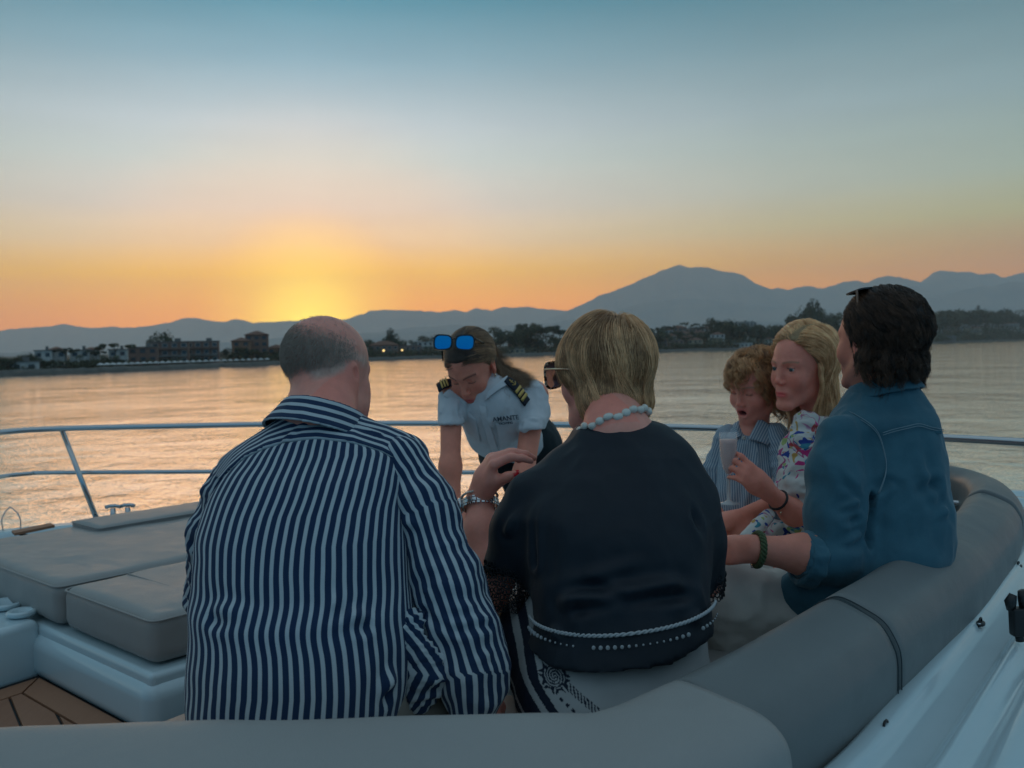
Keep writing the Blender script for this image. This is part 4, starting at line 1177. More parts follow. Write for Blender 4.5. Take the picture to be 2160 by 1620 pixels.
# dark piping in the joints
def rib(p, d, w, slope, z=BK_Z, r=.0022, h=.30):
    prof = roundprof(w, h, slope); d = np.array(d) / np.linalg.norm(d); Rr = np.array([d[1], -d[0]])
    t = MB(); t.tube([(p[0] + Rr[0] * u * 1.0, p[1] + Rr[1] * u, z + q + .001) for u, q in prof[4:48:1]], r, 6); t.build('piping', m_pipe, sofa, True)
m_strip = leather('joint_vinyl', (.035, .06, .068), (.05, .075, .08))
for a_, b_ in (((.526, 1.595), (.553, 1.628)), ((1.352, 2.676), (1.380, 2.724))):
    o = bolster([a_, tuple((np.array(a_) + np.array(b_)) / 2), b_], .141, .032, name='joint_strip', n=5, mat=m_strip, seed=7, z=BK_Z - .004)
rib((.5335, 1.604), (.65, .76), .1465, .0295, r=.0010); rib((.5465, 1.620), (.65, .76), .1465, .0295, r=.0010)
# twin stitch lines on the corner cushion
for dx in (0, .012):
    t = MB(); prof_ = roundprof(.20, .30, 0); t.tube([(.085 + dx + u * .12, 1.140 - u * .98, BK_Z + q_ + .0005) for u, q_ in prof_[10:34]], .0009, 5); t.build('stitching', m_lea, sofa, True)
# seat cushions
seat_in = [(-.70, 1.16), (-.4, 1.15), (.0, 1.15), (.12, 1.17), (.30, 1.36), (.54, 1.64), (.90, 2.09), (1.2, 2.52), (1.40, 2.90), (1.42, 3.12)]
Ppath = spline([(a, c, 0) for a, c in seat_in], 60); Tt = np.gradient(Ppath, axis=0)[:, :2]; Tt /= np.linalg.norm(Tt, axis=1)[:, None]; Nin = np.stack([-Tt[:, 1], Tt[:, 0]], 1)
def seat(i0, i1, dep, seed, rl=0.0):
    top = .36; V = []; K = 14; n_ = i1 - i0
    prof = [(0, -.13), (0, -.02), (.03, 0), (dep * .3, .006), (dep * .6, .008), (dep * .85, .0), (dep * .95, -.012), (dep, -.035), (dep, -.13)]
    for i in range(i0, i1):
        e = min((i - i0) / 4.0, 1, (i1 - 1 - i) / 4.0) if rl else 1
        for u, w in prof: V.append((Ppath[i, 0] + Nin[i, 0] * u * (.90 + .1 * math.sqrt(max(e, 0))), Ppath[i, 1] + Nin[i, 1] * u * (.90 + .1 * math.sqrt(max(e, 0))), top + w - (1 - math.sqrt(max(e, 0))) * .02))
    m = len(prof); F = [(i * m + k, i * m + k + 1, (i + 1) * m + k + 1, (i + 1) * m + k) for i in range(n_ - 1) for k in range(m - 1)]
    F += [tuple(range(m)), tuple((n_ - 1) * m + k for k in range(m - 1, -1, -1))]
    A = np.array(V); A[:, 2] += fbm(A, 6, 2, seed) * .003
    obj('seat_cushion', mesh_from('seat_cushion', A, F), m_lea2, sofa)
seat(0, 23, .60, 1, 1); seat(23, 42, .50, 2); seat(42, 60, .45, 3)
sb = MB(); q = [tuple(Ppath[i, :2] + Nin[i] * .02) for i in range(60)] + [tuple(Ppath[i, :2] + Nin[i] * .42) for i in range(59, 24, -1)] + [(.05, 1.70), (-.62, 1.70)]
sb.prism(q[::-1], 0.0, .235); sb.build('seat_base', m_gel, sofa)

# side coaming with moulded ridges
lip = spline([(-.4, .62, .42), (.0, .86, .42), (.2, 1.02, .42), (.44, 1.27, .42), (.607, 1.478, .42), (.9, 1.857, .42), (1.229, 2.29, .42), (1.47, 2.61, .42), (1.64, 2.93, .42), (1.72, 3.3, .41), (1.6, 3.6, .38)], 90)
prof = [(0, -.45), (0, -.012), (.003, -.003), (.010, .0), (.034, .0), (.040, -.004), (.046, -.014), (.060, -.016), (.104, -.016), (.112, -.012), (.120, -.001), (.128, .004), (.136, .003), (.146, -.006), (.160, -.010), (.172, -.008), (.184, .006), (.196, .010), (.222, .010), (.232, .004), (.246, -.012), (.28, -.018), (.40, -.022), (.42, -.016), (.44, -.004), (.50, -.002), (.60, -.03), (.66, -.10), (.68, -.45)]
V, F = sweep(lip, prof, False)
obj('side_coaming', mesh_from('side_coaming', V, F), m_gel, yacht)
# snap hooks on the coaming
for i, (px, py, lab) in enumerate([(1868, 1536, 'nearest dark metal canvas hook on the white side coaming'), (2068, 1315, 'middle dark metal canvas hook on the white side coaming'), (2148, 1194, 'farthest dark metal canvas hook on the white side coaming')]):
    c = atz(px, py, .414); r = empty('canvas_hook', c, lab, 'hook', 'canvas hooks on the coaming', rotz=.9)
    t = MB(); t.lathe([(.001, .004), (.007, .004), (.0085, .0025), (.009, 0), (.009, -.003)], n=16); o = t.build('base_plate', m_rub, r, True, wo=False); o.scale = (1.5, .8, 1)
    t = MB(); t.tube([(-.006, 0, .002), (-.007, 0, .009), (-.003, 0, .013), (.004, 0, .0125), (.0075, 0, .009), (.007, 0, .002)], .0017, 8); t.build('loop', m_rub, r, True, wo=False)
    t = MB(); t.lathe([(.001, .0055), (.003, .005), (.003, .003)], c=(-.011, 0, 0), n=10); t.build('screw', m_steel, r, True, wo=False); r.scale = (1.3, 1.3, .9)
# black clamp fitting at the right edge
c = atz(2152, 1352, .43); r = empty('rod_holder', c, 'black plastic clamp fitting standing on the white coaming at the right edge', 'clamp')
t = MB(); t.tube([(0, 0, 0), (-.002, 0, .012)], .008, 12); t.build('foot', m_rub, r, True, wo=False)
t = MB(); t.box((-.004, 0, .038), (.026, .022, .056), top=1.15); t.build('clamp_body', m_rub, r, bevel=.004, wo=False)
t = MB(); t.tube([(-.018, 0, .062), (-.020, -.001, .078), (-.014, 0, .092)], .010, 12, rr=[.008, .011, .007]); t.build('jaw', m_rub, r, True, wo=False)
t = MB(); t.tube([(.008, 0, .064), (.008, .0, .084), (.002, 0, .099)], .010, 12, rr=[.009, .012, .007]); t.build('jaw', m_rub, r, True, wo=False)
t = MB(); t.tube([(-.016, -.006, .05), (.022, -.012, .05)], .005, 10); t.build('pin', m_rub, r, True, wo=False)

# ------------------------------------------------------------------ bow rail
rail = empty('bow_rail', (0, 4.1, .2), 'polished steel guard rail running across the bow behind everyone', 'railing')
tp = [(-330, 960), (-120, 928), (0, 912), (130, 904), (400, 898), (640, 894), (920, 893), (1180, 896), (1500, 903), (1800, 915), (2000, 924), (2160, 933), (2320, 944)]
TP = spline([atz(px, py, .68) for px, py in tp], 70); t = MB(); t.tube(TP, .0135, 12); t.build('top_rail', m_steel, rail, True)
mp = [(-120, 1030), (0, 1006), (60, 999), (110, 997), (400, 995), (640, 994), (920, 996), (1180, 1000)]
MP = [atz(px, py, .46) for px, py in mp] + [TP[48] * [1, 1, 0] + [0, -.02, .46], TP[56] * [1, 1, 0] + [0, -.02, .46], TP[64] * [1, 1, 0] + [0, -.02, .46]]
t = MB(); t.tube(spline(MP, 70), .0105, 12); t.build('middle_rail', m_steel, rail, True)
for px, zz in ((130, .68), (-250, .68)):
    a = atz(px, 905 if px > 0 else 947, .676); bq = atz(206, 1100, .235) if px > 0 else a + np.array([.25, -.1, -.44])
    t = MB(); t.tube([a, bq], .0125, 12); t.build('stanchion', m_steel, rail, True)
    t = MB(); t.lathe([(.001, .02), (.022, .018), (.03, .006), (.03, 0)], bq, 16); t.build('stanchion_foot', m_steel, rail, True)
for x_ in (-.86, .42, 1.22):
    i = int(np.argmin(np.abs(TP[:, 0] - x_))); a = TP[i]; bq = a * [1, 1, 0] + [.10, -.06, .235]
    t = MB(); t.tube([a, bq], .0125, 12); t.build('stanchion', m_steel, rail, True)
# cleats
def cleat(px, py, z, w, lab, rz):
    c = atz(px, py, z); r = empty('cleat', c, lab, 'cleat', 'steel mooring posts on the bow', rotz=rz)
    t = MB(); t.tube([(0, 0, -.02), (0, 0, .05)], .013, 12, rr=[.017, .012]); t.build('post', m_steel, r, True, wo=False)
    t = MB(); t.tube([(-w, 0, .055), (-w * .4, 0, .061), (w * .4, 0, .061), (w, 0, .055)], .009, 10); t.build('horn', m_steel, r, True, wo=False)
cleat(239, 1094, .25, .034, 'left one of two small T shaped steel mooring posts beyond the sun pad', .1)
cleat(270, 1092, .25, .034, 'right one of two small T shaped steel mooring posts beyond the sun pad', .1)
c = atz(405, 1072, .26); r = empty('deck_fitting', c, 'thin dark fitting sticking out beyond the sun pad beside the striped shoulder', 'fitting')
t = MB(); t.tube([(-.07, 0, .0), (.12, 0.03, .015)], .006, 8); t.build('bar', m_steel, r, True, wo=False)
t = MB(); t.tube([(.03, 0, -.03), (.04, 0.01, .005)], .009, 8); t.build('post', m_steel, r, True, wo=False)
# anchor locker hatch ajar, with its wire hoop
c = atz(70, 1116, .26); r = empty('locker_hatch', c, 'small teak locker hatch standing ajar at the far left of the bow', 'hatch')
t = MB(); M = Matrix.Rotation(-.12, 4, 'Y') @ Matrix.Rotation(.6, 4, 'Z'); t.box((0, 0, 0), (.16, .12, .012), M=M); t.build('lid', m_teak, r, bevel=.002, wo=False)
t = MB(); t.box((.0, 0, 0), (.10, .02, .008), M=Matrix.Translation((.0, -.05, -.02)) @ Matrix.Rotation(.3, 4, 'Y')); t.build('hinge', m_rub, r, wo=False)
c = atz(24, 1108, .26); r = empty('wire_hoop', c, 'thin bent wire hoop at the far left edge of the bow', 'handle')
t = MB(); t.tube(spline([(-.038, 0, -.03), (-.042, 0, .03), (-.01, 0, .078), (.012, 0, .074), (.040, 0, .035), (.042, 0, -.02)], 24), .0028, 8); t.build('wire', m_steel, r, True, wo=False)
# table between the guests
tbl = empty('cockpit_table', (.1, 2.75, 0), 'white cockpit table the officer leans on between the guests', 'table')
t = MB(); t.prism([(-.32, 2.55), (.55, 2.55), (.62, 2.62), (.62, 2.98), (.55, 3.05), (-.32, 3.05), (-.40, 2.98), (-.40, 2.62)], .47, .50); t.build('tabletop', m_gel, tbl, bevel=.008)
t = MB(); t.tube([(.1, 2.8, 0), (.1, 2.8, .47)], .05, 20); t.build('leg', m_steel, tbl, True)
t = MB(); t.lathe([(.001, .03), (.12, .026), (.16, .01), (.165, .002)], (.1, 2.8, 0), 28); t.build('foot', m_steel, tbl, True)
# ================================================================== people: shared parts
def axis(lo, hi, hc, flo=None, fhi=None, hf=None, B=6):
    a = [lo]
    while a[-1] < hi:
        x = a[-1]; st = hc
        if hf is not None:
            if flo - hc < x < fhi: st = hf
            elif flo - 4 * hc < x < fhi + 3 * hc: st = (hc + hf) / 2
        a.append(x + st)
    while len(a) % B: a.append(a[-1] + hc)
    return np.array(a, np.float32)
def body_mesh(name, f, lo, hi, hc, head, hf, mat, parent, col, it=1, head_r=.135):
    ax = [axis(lo[k], hi[k], hc, head[k] - head_r, head[k] + head_r * (1.05 if k == 2 else 1), hf) for k in range(3)]
    V, F = poly_axes(f, ax); V = relax(V, F, it, .4); N = normals(V, F)
    me = mesh_from(name, V, F, attrs={'skin': col(V, N)}); return obj(name, me, mat, parent)
def skin_mat(name, rough=.5):
    m, T, b = material(name, (.5, .3, .2), rough, spec=.4)
    v = T.node('ShaderNodeTexCoord').outputs['Object']; c = T.attr('skin', 'Color')
    n = T.noise(v, 60, 5, .7)
    T.link(T.mix(.28, c, T.mix(n, (.55, .42, .40), (1.5, 1.55, 1.5)), 'MULTIPLY'), b.inputs['Base Color']); 
    b.inputs['Subsurface Weight'].default_value = .25; b.inputs['Subsurface Radius'].default_value = (.012, .004, .002); b.inputs['Subsurface Scale'].default_value = 1.0
    h = T.math('ADD', T.noise(v, 420, 3, .6), T.math('MULTIPLY', T.noise(v, 110, 4, .6), 1.4))
    T.link(T.bump(h, .35, .0009), b.inputs['Normal'])
    T.link(T.math('MULTIPLY_ADD', n, .2, rough - .1), b.inputs['Roughness'])
    return m
m_skin = skin_mat('skin')
def cloth(name, base, rough=.85, weave=900, bump=.25, spec=.25, sheen=.15, mott=.12):
    m, T, b = material(name, base, rough, spec=spec); v = T.node('ShaderNodeTexCoord').outputs['Object']
    b.inputs['Sheen Weight'].default_value = sheen
    n = T.noise(v, 26, 4, .6)
    T.link(T.mix(mott, (*base,), T.mix(n, (.0, .0, .0), (1.8 * base[0], 1.8 * base[1], 1.8 * base[2]))), b.inputs['Base Color'])
    h = T.math('ADD', T.noise(v, weave, 2, .6), T.math('MULTIPLY', T.noise(v, 70, 3, .6), 2.0))
    T.link(T.bump(h, bump, .0012), b.inputs['Normal'])
    return m, T, b, n
def stripe_mat(name, dark, light, period, duty, attr='u', rough=.85, soft=.06):
    m, T, b = material(name, dark, rough, spec=.25); v = T.node('ShaderNodeTexCoord').outputs['Object']
    u = T.math('DIVIDE', T.attr(attr), period)
    f = T.math('FRACT', T.math('ADD', u, 100.0))
    e = T.ramp(f, [(0, 1), (max(duty - soft, .01), 1), (duty, 0), (1 - soft, 0), (1, 1)])
    n = T.noise(v, 40, 4, .6); n2 = T.noise(v, 900, 2, .6)
    c = T.mix(e, dark, light); c = T.mix(T.math('MULTIPLY_ADD', n2, .22, T.math('MULTIPLY', n, .1)), c, (dark[0] * .8, dark[1] * .8, dark[2] * .8))
    T.link(c, b.inputs['Base Color']); b.inputs['Sheen Weight'].default_value = .1
    T.link(T.bump(T.math('ADD', T.math('MULTIPLY', n2, .6), T.math('MULTIPLY', T.noise(v, 60, 3), 2.0)), .25, .0012), b.inputs['Normal'])
    return m
def ring_field(c, M, R0, R1, h, t, rx=1.0):
    """collar: a band round the local z axis; R0 at the bottom, R1 at the top; open nowhere"""
    def f(P):
        z = P[:, 2]; rr = np.sqrt((P[:, 0] / rx) ** 2 + P[:, 1] ** 2); k = np.clip(z / h, 0, 1); R = R0 + (R1 - R0) * k
        return smax(np.abs(rr - R) - t, np.abs(z - h / 2) - h / 2, .004)
    return frame(f, M, c)
def folds(V, amp=.004, sc=(9, 9, 3.5), seed=0, sharp=1.0):
    q = V * np.array(sc); r = .55 - np.abs(vnoise(q, 1, seed)) * 2; r2 = .55 - np.abs(vnoise(q * 2.1 + 3, 1, seed + 3)) * 2
    r3 = .55 - np.abs(vnoise(q * 4.4 + 7, 1, seed + 6)) * 2; return amp * (r * sharp + .45 * r2 + .22 * r3)
def creases(V, lines, k=1.0):
    """sum of soft folds: each line (points, width, depth); positive lifts, negative sinks"""
    d = np.zeros(len(V))
    for pts, w, dep in lines:
        P = spline(pts, 16); m = np.full(len(V), 9.)
        for a, b_ in zip(P[:-1], P[1:]):
            ab = b_ - a; t = np.clip(((V - a) @ ab) / (ab @ ab), 0, 1); m = np.minimum(m, np.linalg.norm(V - a - t[:, None] * ab, axis=1))
        d += dep * np.exp(-(m / w) ** 2) - dep * .45 * np.exp(-((m - w * 1.6) / w) ** 2)
    return d * k
def person(base, label, group=None):
    return empty('person', base, label, 'person', group)
def rowpx(py, xl, xr, d, b, dy=0.0):
    A, B_ = at(xl, py, d), at(xr, py, d); c = (A + B_) / 2; return (c[2], c[0], d + dy, (B_[0] - A[0]) / 2, b)
def tint(V, base, k=.06, s=30, seed=1): return np.array(base) * (1 + fbm(V, s, 3, seed)[:, None] * k)

# ------------------------------------------------------------------ 1. bald man in the striped shirt, seen from behind
P1 = person((at(640, 1500, 1.5)[0], 1.5, .36), 'seated bald grey man in navy and white striped shirt, back to us, at the left')
S1 = (.82, .33, .25)
h1 = at(690, 790, 1.76); M1 = yaw_axes(-30, -8, 2)
hf1 = hframe(head_field(w=1.0, fat=.6, nose=1.05), M1, h1, .91)
neck_b = at(672, 895, 1.665)
nf1 = flatcone(h1 + np.array([0, -.030, -.025]), neck_b, .060, .070, (0, 1, 0), .92)
jowl = cone(h1 + np.array([.045, .01, -.07]), h1 + np.array([.040, .05, -.105]), .030, .024)
torso1_rows = [rowpx(838, 628, 724, 1.69, .05), rowpx(868, 606, 745, 1.685, .064), rowpx(893, 583, 775, 1.675, .080), rowpx(918, 548, 822, 1.665, .094), rowpx(950, 500, 862, 1.655, .110), rowpx(1000, 462, 868, 1.63, .128),
  rowpx(1060, 434, 866, 1.61, .142), rowpx(1120, 417, 868, 1.59, .150), rowpx(1200, 410, 874, 1.57, .155), rowpx(1260, 404, 880, 1.55, .158), rowpx(1320, 404, 884, 1.535, .162), rowpx(1400, 400, 884, 1.52, .166), rowpx(1480, 401, 868, 1.51, .168), rowpx(1570, 410, 850, 1.50, .165), rowpx(1640, 425, 830, 1.50, .16)]
tf1 = grow(loft(torso1_rows, 2.2), -.004)
sh_r = at(858, 985, 1.64); el_r = at(942, 1262, 1.56); wr_r = at(1002, 1482, 1.50)
sh_l = at(478, 1010, 1.66); el_l = at(452, 1260, 1.86); wr_l = at(560, 1330, 2.02)
LH, tipsR = hand_field(wr_r, (.25, .25, -.9), (.6, -.75, 0), curl=(15, 20, 10), side=-1)
def torso_core(tf, t, z0): return lambda P: smax(tf(P) + t, z0 - P[:, 2], .02)
core1 = union([torso_core(tf1, .030, .50), cone(sh_r, el_r, .036, .036), cone(el_r, wr_r, .036, .026), cone(sh_l, el_l, .018, .03), cone(el_l, wr_l, .03, .026)], .03)
bf1 = lambda P: smin(smin(smin(smin(hf1(P), nf1(P), .022), jowl(P), .03), core1(P), .03), hand_union(LH)(P), .012)
def head_col(V, M, c, s=1.0, **kw):
    L = (V - c) @ np.asarray(M).T / s; C = head_paint(L, **kw); return L, C
def col1(V, N):
    L, C = head_col(V, M1, h1, .91, skin=S1, lip=(.40, .18, .15), brow=(.4, .36, .32))
    x, y, z = L.T; hd = z > -.14
    # close-cropped grey hair over the back and sides, thin on the crown
    m = np.clip((z - (.004 + .010 * np.sin(x * 90) + .02 * np.clip(y / .06, -1, 1))) / .018, 0, 1) * np.clip((.062 - y - .4 * np.clip(z - .05, 0, 1)) / .02, 0, 1)
    top = np.clip((.084 - z + .25 * np.clip(-y - .02, -.08, .1)) / .040, 0.10, 1)
    m = m * top * (1 - .92 * np.clip((np.abs(x) - .074) / .006, 0, 1) * (np.abs(z + .004) < .036) * (y > -.035)) * hd
    n = fbm(L * np.array([1, 1, .35]), 190, 3, 4)[:, None]
    hairc = np.array([.34, .265, .215]) * (1 + .35 * n) * (1 + .55 * np.clip((np.abs(x) - .045) / .03, 0, 1)[:, None]) + .02
    C = C * (1 - .74 * m[:, None]) + hairc * .74 * m[:, None]
    nap = np.clip((-.055 - z) / .03, 0, 1)[:, None] * .35; C = C * (1 - nap) + C * np.array([1.05, .80, .76]) * nap
    return C
body_mesh('body', bf1, (-.72, 1.3, .30), (.12, 2.2, 1.16), .0062, h1, .0028, m_skin, P1, col1)
# hair: short bristles
def keep1(P):
    x, y, z = P.T; return (z > -.008 + .014 * RNG.uniform(-1, 1, len(P))) & (y < .055) & ~((np.abs(x) > .06) & (np.abs(z + .004) < .034) & (y > -.032) & (y < .02)) & (RNG.uniform(0, 1, len(P)) < np.clip((.084 - z + .25 * (-y - .02)) / .04, .03, 1))
rp, rn = scalp_points(9000, 3, keep1, r=(.0755, .0945, .083))
hs = grow_hair(rp, rn, RNG.uniform(.004, .009, len(rp)), 5, lambda P, t: np.stack([P[:, 0] * .5, -.3 - P[:, 1] * .0, -1.0 + 0 * P[:, 0]], 1), off=.001, seed=2, stiff=.55, bodies=[])
m_h1 = hair_mat('grey_stubble_hair', (.34, .28, .23), (.66, .58, .50), .5)
curves_obj('hair', to_world(hs, M1, h1, .91), .00022, m_h1, P1)

# shirt
m_sh1 = stripe_mat('navy_white_stripe', (.012, .034, .085), (.56, .62, .64), .0168, .40)
m_yk1 = stripe_mat('navy_white_stripe_yoke', (.012, .034, .085), (.56, .62, .64), .0168, .42, rough=.8)
seam_p = [at(px, py, 1.56) for px, py in ((430, 1050), (470, 985), (505, 950), (548, 930), (600, 918), (663, 912), (740, 920), (800, 935), (846, 958), (900, 1040))]
sxs = np.array([p[0] for p in seam_p]); szs = np.array([p[2] for p in seam_p])
zs1 = np.array([r[0] for r in torso1_rows])[::-1]; cx1 = np.array([r[1] for r in torso1_rows])[::-1]; ax1 = np.array([r[3] for r in torso1_rows])[::-1]; bx1 = np.array([r[4] for r in torso1_rows])[::-1]; cy1 = np.array([r[2] for r in torso1_rows])[::-1]
def w1(px, py, d=1.42): return at(px, py, d)
lines1 = [([w1(405, 1290), w1(470, 1318), w1(560, 1330), w1(660, 1322), w1(720, 1300)], .010, -.006),
  ([w1(410, 1262), w1(480, 1285), w1(560, 1300), w1(650, 1296)], .012, .006),
  ([w1(885, 1245), w1(830, 1262), w1(770, 1290), w1(720, 1310), w1(700, 1330)], .011, .008), ([w1(885, 1280), w1(820, 1300), w1(760, 1330)], .009, -.007),
  ([w1(700, 1140), w1(704, 1220), w1(708, 1300), w1(706, 1400), w1(725, 1500)], .006, .005), ([w1(714, 1150), w1(718, 1300), w1(722, 1400), w1(745, 1500)], .006, -.004),
  ([w1(868, 1400), w1(820, 1440), w1(770, 1470), w1(700, 1505)], .013, .009), ([w1(860, 1440), w1(810, 1475), w1(760, 1500)], .009, -.008),
  ([w1(560, 1000), w1(590, 960), w1(600, 935)], .008, .004), ([w1(545, 1150), w1(560, 1080), w1(590, 1010)], .012, .004), ([w1(850, 1090, 1.5), w1(810, 1130), w1(780, 1180)], .010, -.006),
  ([w1(430, 1180), w1(470, 1160), w1(520, 1150)], .012, .006), ([w1(845, 1160), w1(800, 1190), w1(770, 1230)], .012, .006)]
def disp1(V, N):
    z = V[:, 2]; am = np.clip((1.0 - (z - .35) / .62), .15, 1)
    return folds(V, .0035, (7, 7, 4), 2) * am + creases(V, lines1) + .004 * vnoise(V * np.array([1.5, 1, 26]), 1, 12) * np.exp(-((z - w1(600, 1300)[2]) / .05) ** 2)
def u_torso1(V, N):
    z = V[:, 2]; cx = np.interp(z, zs1, cx1); a = np.interp(z, zs1, ax1); b_ = np.interp(z, zs1, bx1); cy = np.interp(z, zs1, cy1)
    th = np.arctan2((V[:, 0] - cx) / a, -(V[:, 1] - cy) / b_)
    # arc length round an ellipse, from the middle of the back
    tt = np.linspace(0, np.pi, 60); 
    el_ = np.abs(th); q = a * np.sin(np.minimum(el_, 1.2)) * 1.0 + (el_ - np.minimum(el_, 1.2)) * b_ * 1.05 + .012 * el_ ** 3
    u = np.sign(th) * q * (.205 / np.maximum(a, .05)) ** .25
    wz = np.exp(-((z - w1(600, 1310)[2]) / .035) ** 2)
    u = u + .0045 * fbm(V * np.array([5, 5, 7]), 1, 3, 31) + .010 * wz * vnoise(V * np.array([4, 4, 12]), 1, 7) + .006 * np.sin((z - .4) * 7) 
    edge_ = np.exp(-((V[:, 0] - (cx - a)) / .05) ** 2); u = u + edge_ * .010 * vnoise(V * np.array([6, 6, 30]), 1, 9)
    return {'u': u}
zs_fn = lambda x: np.interp(x, sxs, szs)
below = lambda P: P[:, 2] - zs_fn(P[:, 0]) + (P[:, 1] - 1.56) * .55
arm_cut = cone(sh_r + np.array([-.004, 0, .03]), el_r, .050, .044)
sculpt('shirt_back', lambda P: smax(tf1(P), below(P), .004), (-.68, 1.28, .34), (.0, 1.92, .98), .0058, m_sh1, P1, disp=disp1, attrs=u_torso1)
shl = union([cone(at(665, 905, 1.68), at(850, 968, 1.655), .05, .048), cone(at(665, 905, 1.68), at(505, 1003, 1.665), .05, .045)], .03)
def u_yoke1(V, N):
    d = (V[:, 2] - zs_fn(V[:, 0])) + (V[:, 1] - 1.56) * .62; return {'u': d + .0035 * fbm(V * np.array([9, 9, 9]), 1, 2, 5) + .004}
yk = lambda P: smin(tf1(P) - .0028, shl(P), .03)
lines_y = [([at(600, 925, 1.58), at(640, 890, 1.6), at(720, 880, 1.62), at(800, 915, 1.62)], .006, .004), ([at(560, 940, 1.57), at(640, 902, 1.58), at(740, 898, 1.6)], .006, -.003)]
sculpt('shirt_yoke', lambda P: smax(yk(P), -(below(P) + .003), .004), (-.62, 1.40, .80), (-.10, 1.90, 1.02), .0050, m_yk1, P1, disp=lambda V, N: folds(V, .0018, (9, 9, 9), 6) + creases(V, lines_y), attrs=u_yoke1)
Mc1 = np.array(Matrix.Rotation(R_(-30), 3, 'Z') @ Matrix.Rotation(R_(-24), 3, 'X')).T
cc1 = at(674, 903, 1.68)
sculpt('shirt_collar', ring_field(cc1 + Mc1[2] * -.018, Mc1, .101, .0715, .058, .0034, 1.03), cc1 - .13, cc1 + .13, .0036, m_yk1, P1, attrs=lambda V, N: {'u': ((V - cc1) @ Mc1.T)[:, 2] + .004}, disp=lambda V, N: folds(V, .0012, (12, 12, 12), 3))
# sleeves
def sleeve(name, pts, rs, mat, parent, seed, amp=.005, sc=(14, 14, 14), h=.0055, k=.03, cut=None, lines=None, per=.205, twist=0.0, rings=.0, extra=None, cols=None, ell_=None):
    pts = [np.array(p, float) for p in pts]; f0 = chain(pts, rs, k)
    if extra is not None: f0 = (lambda f0: lambda P: smin(f0(P), extra(P), .02))(f0)
    f = f0
    if cut is not None:
        c0_, n0_ = cut; f = (lambda g: lambda P: smax(g(P), (P - v3(c0_)) @ v3(np.array(n0_) / np.linalg.norm(n0_)), .004))(f)
    A = np.array(pts); lo = A.min(0) - max(rs) - .02; hi = A.max(0) + max(rs) + .02
    def dsp(V, N):
        d = folds(V, amp, sc, seed) + (creases(V, lines) if lines else 0)
        if rings: # bunching along the sleeve
            seg = A[-1] - A[0]; t = (V - A[0]) @ seg / (seg @ seg); d = d + rings * np.sin(t * 60 + 3 * vnoise(V, 12, seed)) * np.clip(vnoise(V, 9, seed + 2) + .3, 0, 1)
        return d
    def ua(V, N):
        best = np.full(len(V), 9.); u = np.zeros(len(V)); s0 = 0
        for i in range(len(A) - 1):
            ab = A[i + 1] - A[i]; L = np.linalg.norm(ab); t = np.clip(((V - A[i]) @ ab) / L ** 2, 0, 1); c = A[i] + t[:, None] * ab; q = V - c; d = np.linalg.norm(q, axis=1)
            t3 = ab / L; ref = np.array([0, -1., 0]) - t3 * (-t3[1]); ref /= np.linalg.norm(ref); sd = np.cross(t3, ref)
            ang = np.arctan2(q @ sd, q @ ref); m = d < best; best = np.where(m, d, best); u = np.where(m, ang * (rs[i] + (rs[i + 1] - rs[i]) * t) + twist * (s0 + t * L), u); s0 += L
        return {'u': u + .003 * fbm(V, 14, 3, seed + 8)} if cols is None else cols(V, N)
    return sculpt(name, f, lo, hi, h, mat, parent, disp=dsp, attrs=ua)
elr2 = at(1010, 1330, 1.545)
sl_lines = [([at(860, 1100, 1.55), at(905, 1130, 1.5), at(940, 1190, 1.5)], .009, .005), ([at(880, 1240, 1.5), at(940, 1280, 1.48), at(1020, 1270, 1.5)], .009, .006), ([at(890, 1290, 1.5), at(950, 1330, 1.47), at(1030, 1320, 1.5)], .008, -.006),
   ([at(925, 1380, 1.46), at(990, 1400, 1.45), at(1050, 1370, 1.48)], .008, .006), ([at(860, 1180, 1.52), at(900, 1215, 1.5), at(960, 1215, 1.49)], .008, -.004)]
sleeve('shirt_sleeve', [at(846, 988, 1.635), at(893, 1080, 1.61), at(938, 1235, 1.57), at(972, 1340, 1.54), at(998, 1420, 1.52), at(1000, 1500, 1.50)], [.056, .057, .066, .064, .058, .040], m_sh1, P1, 21, amp=.0045, rings=.003, lines=sl_lines, twist=.02)
sleeve('shirt_sleeve', [at(490, 1022, 1.67), at(455, 1130, 1.73), at(448, 1260, 1.86), at(540, 1330, 2.0)], [.050, .050, .050, .04], m_sh1, P1, 25, amp=.006, rings=.004)
# bunched tail of the shirt over the right hip
sleeve('shirt_tail', [at(855, 1330, 1.52), at(905, 1405, 1.50), at(880, 1460, 1.50)], [.045, .035, .03], m_sh1, P1, 29, amp=.008, sc=(22, 22, 22), rings=.004)
m_tr1 = cloth('stone_trouser_cloth', (.27, .245, .21))[0]
tr1 = union([loft([(.34, at(635, 1600, 1.5)[0], 1.53, .19, .16), (.45, at(640, 1500, 1.5)[0], 1.53, .185, .15), (.58, at(645, 1400, 1.5)[0], 1.55, .17, .13)], 2.3),
   cone((-.22, 1.62, .455), (-.22, 2.02, .47), .095, .075), cone((-.44, 1.62, .455), (-.50, 2.02, .47), .095, .075), cone((-.22, 2.02, .46), (-.20, 2.08, .06), .07, .055), cone((-.50, 2.02, .46), (-.52, 2.08, .06), .07, .055),
   cone(at(885, 1500, 1.56), at(905, 1440, 1.66), .06, .05)], .05)
sculpt('trousers', tr1, (-.70, 1.30, .0), (-.02, 2.20, .66), .009, m_tr1, P1, disp=lambda V, N: folds(V, .004, (9, 9, 9), 4))
m_shoe = material('dark_leather_shoe', (.03, .025, .02), .4)[0]
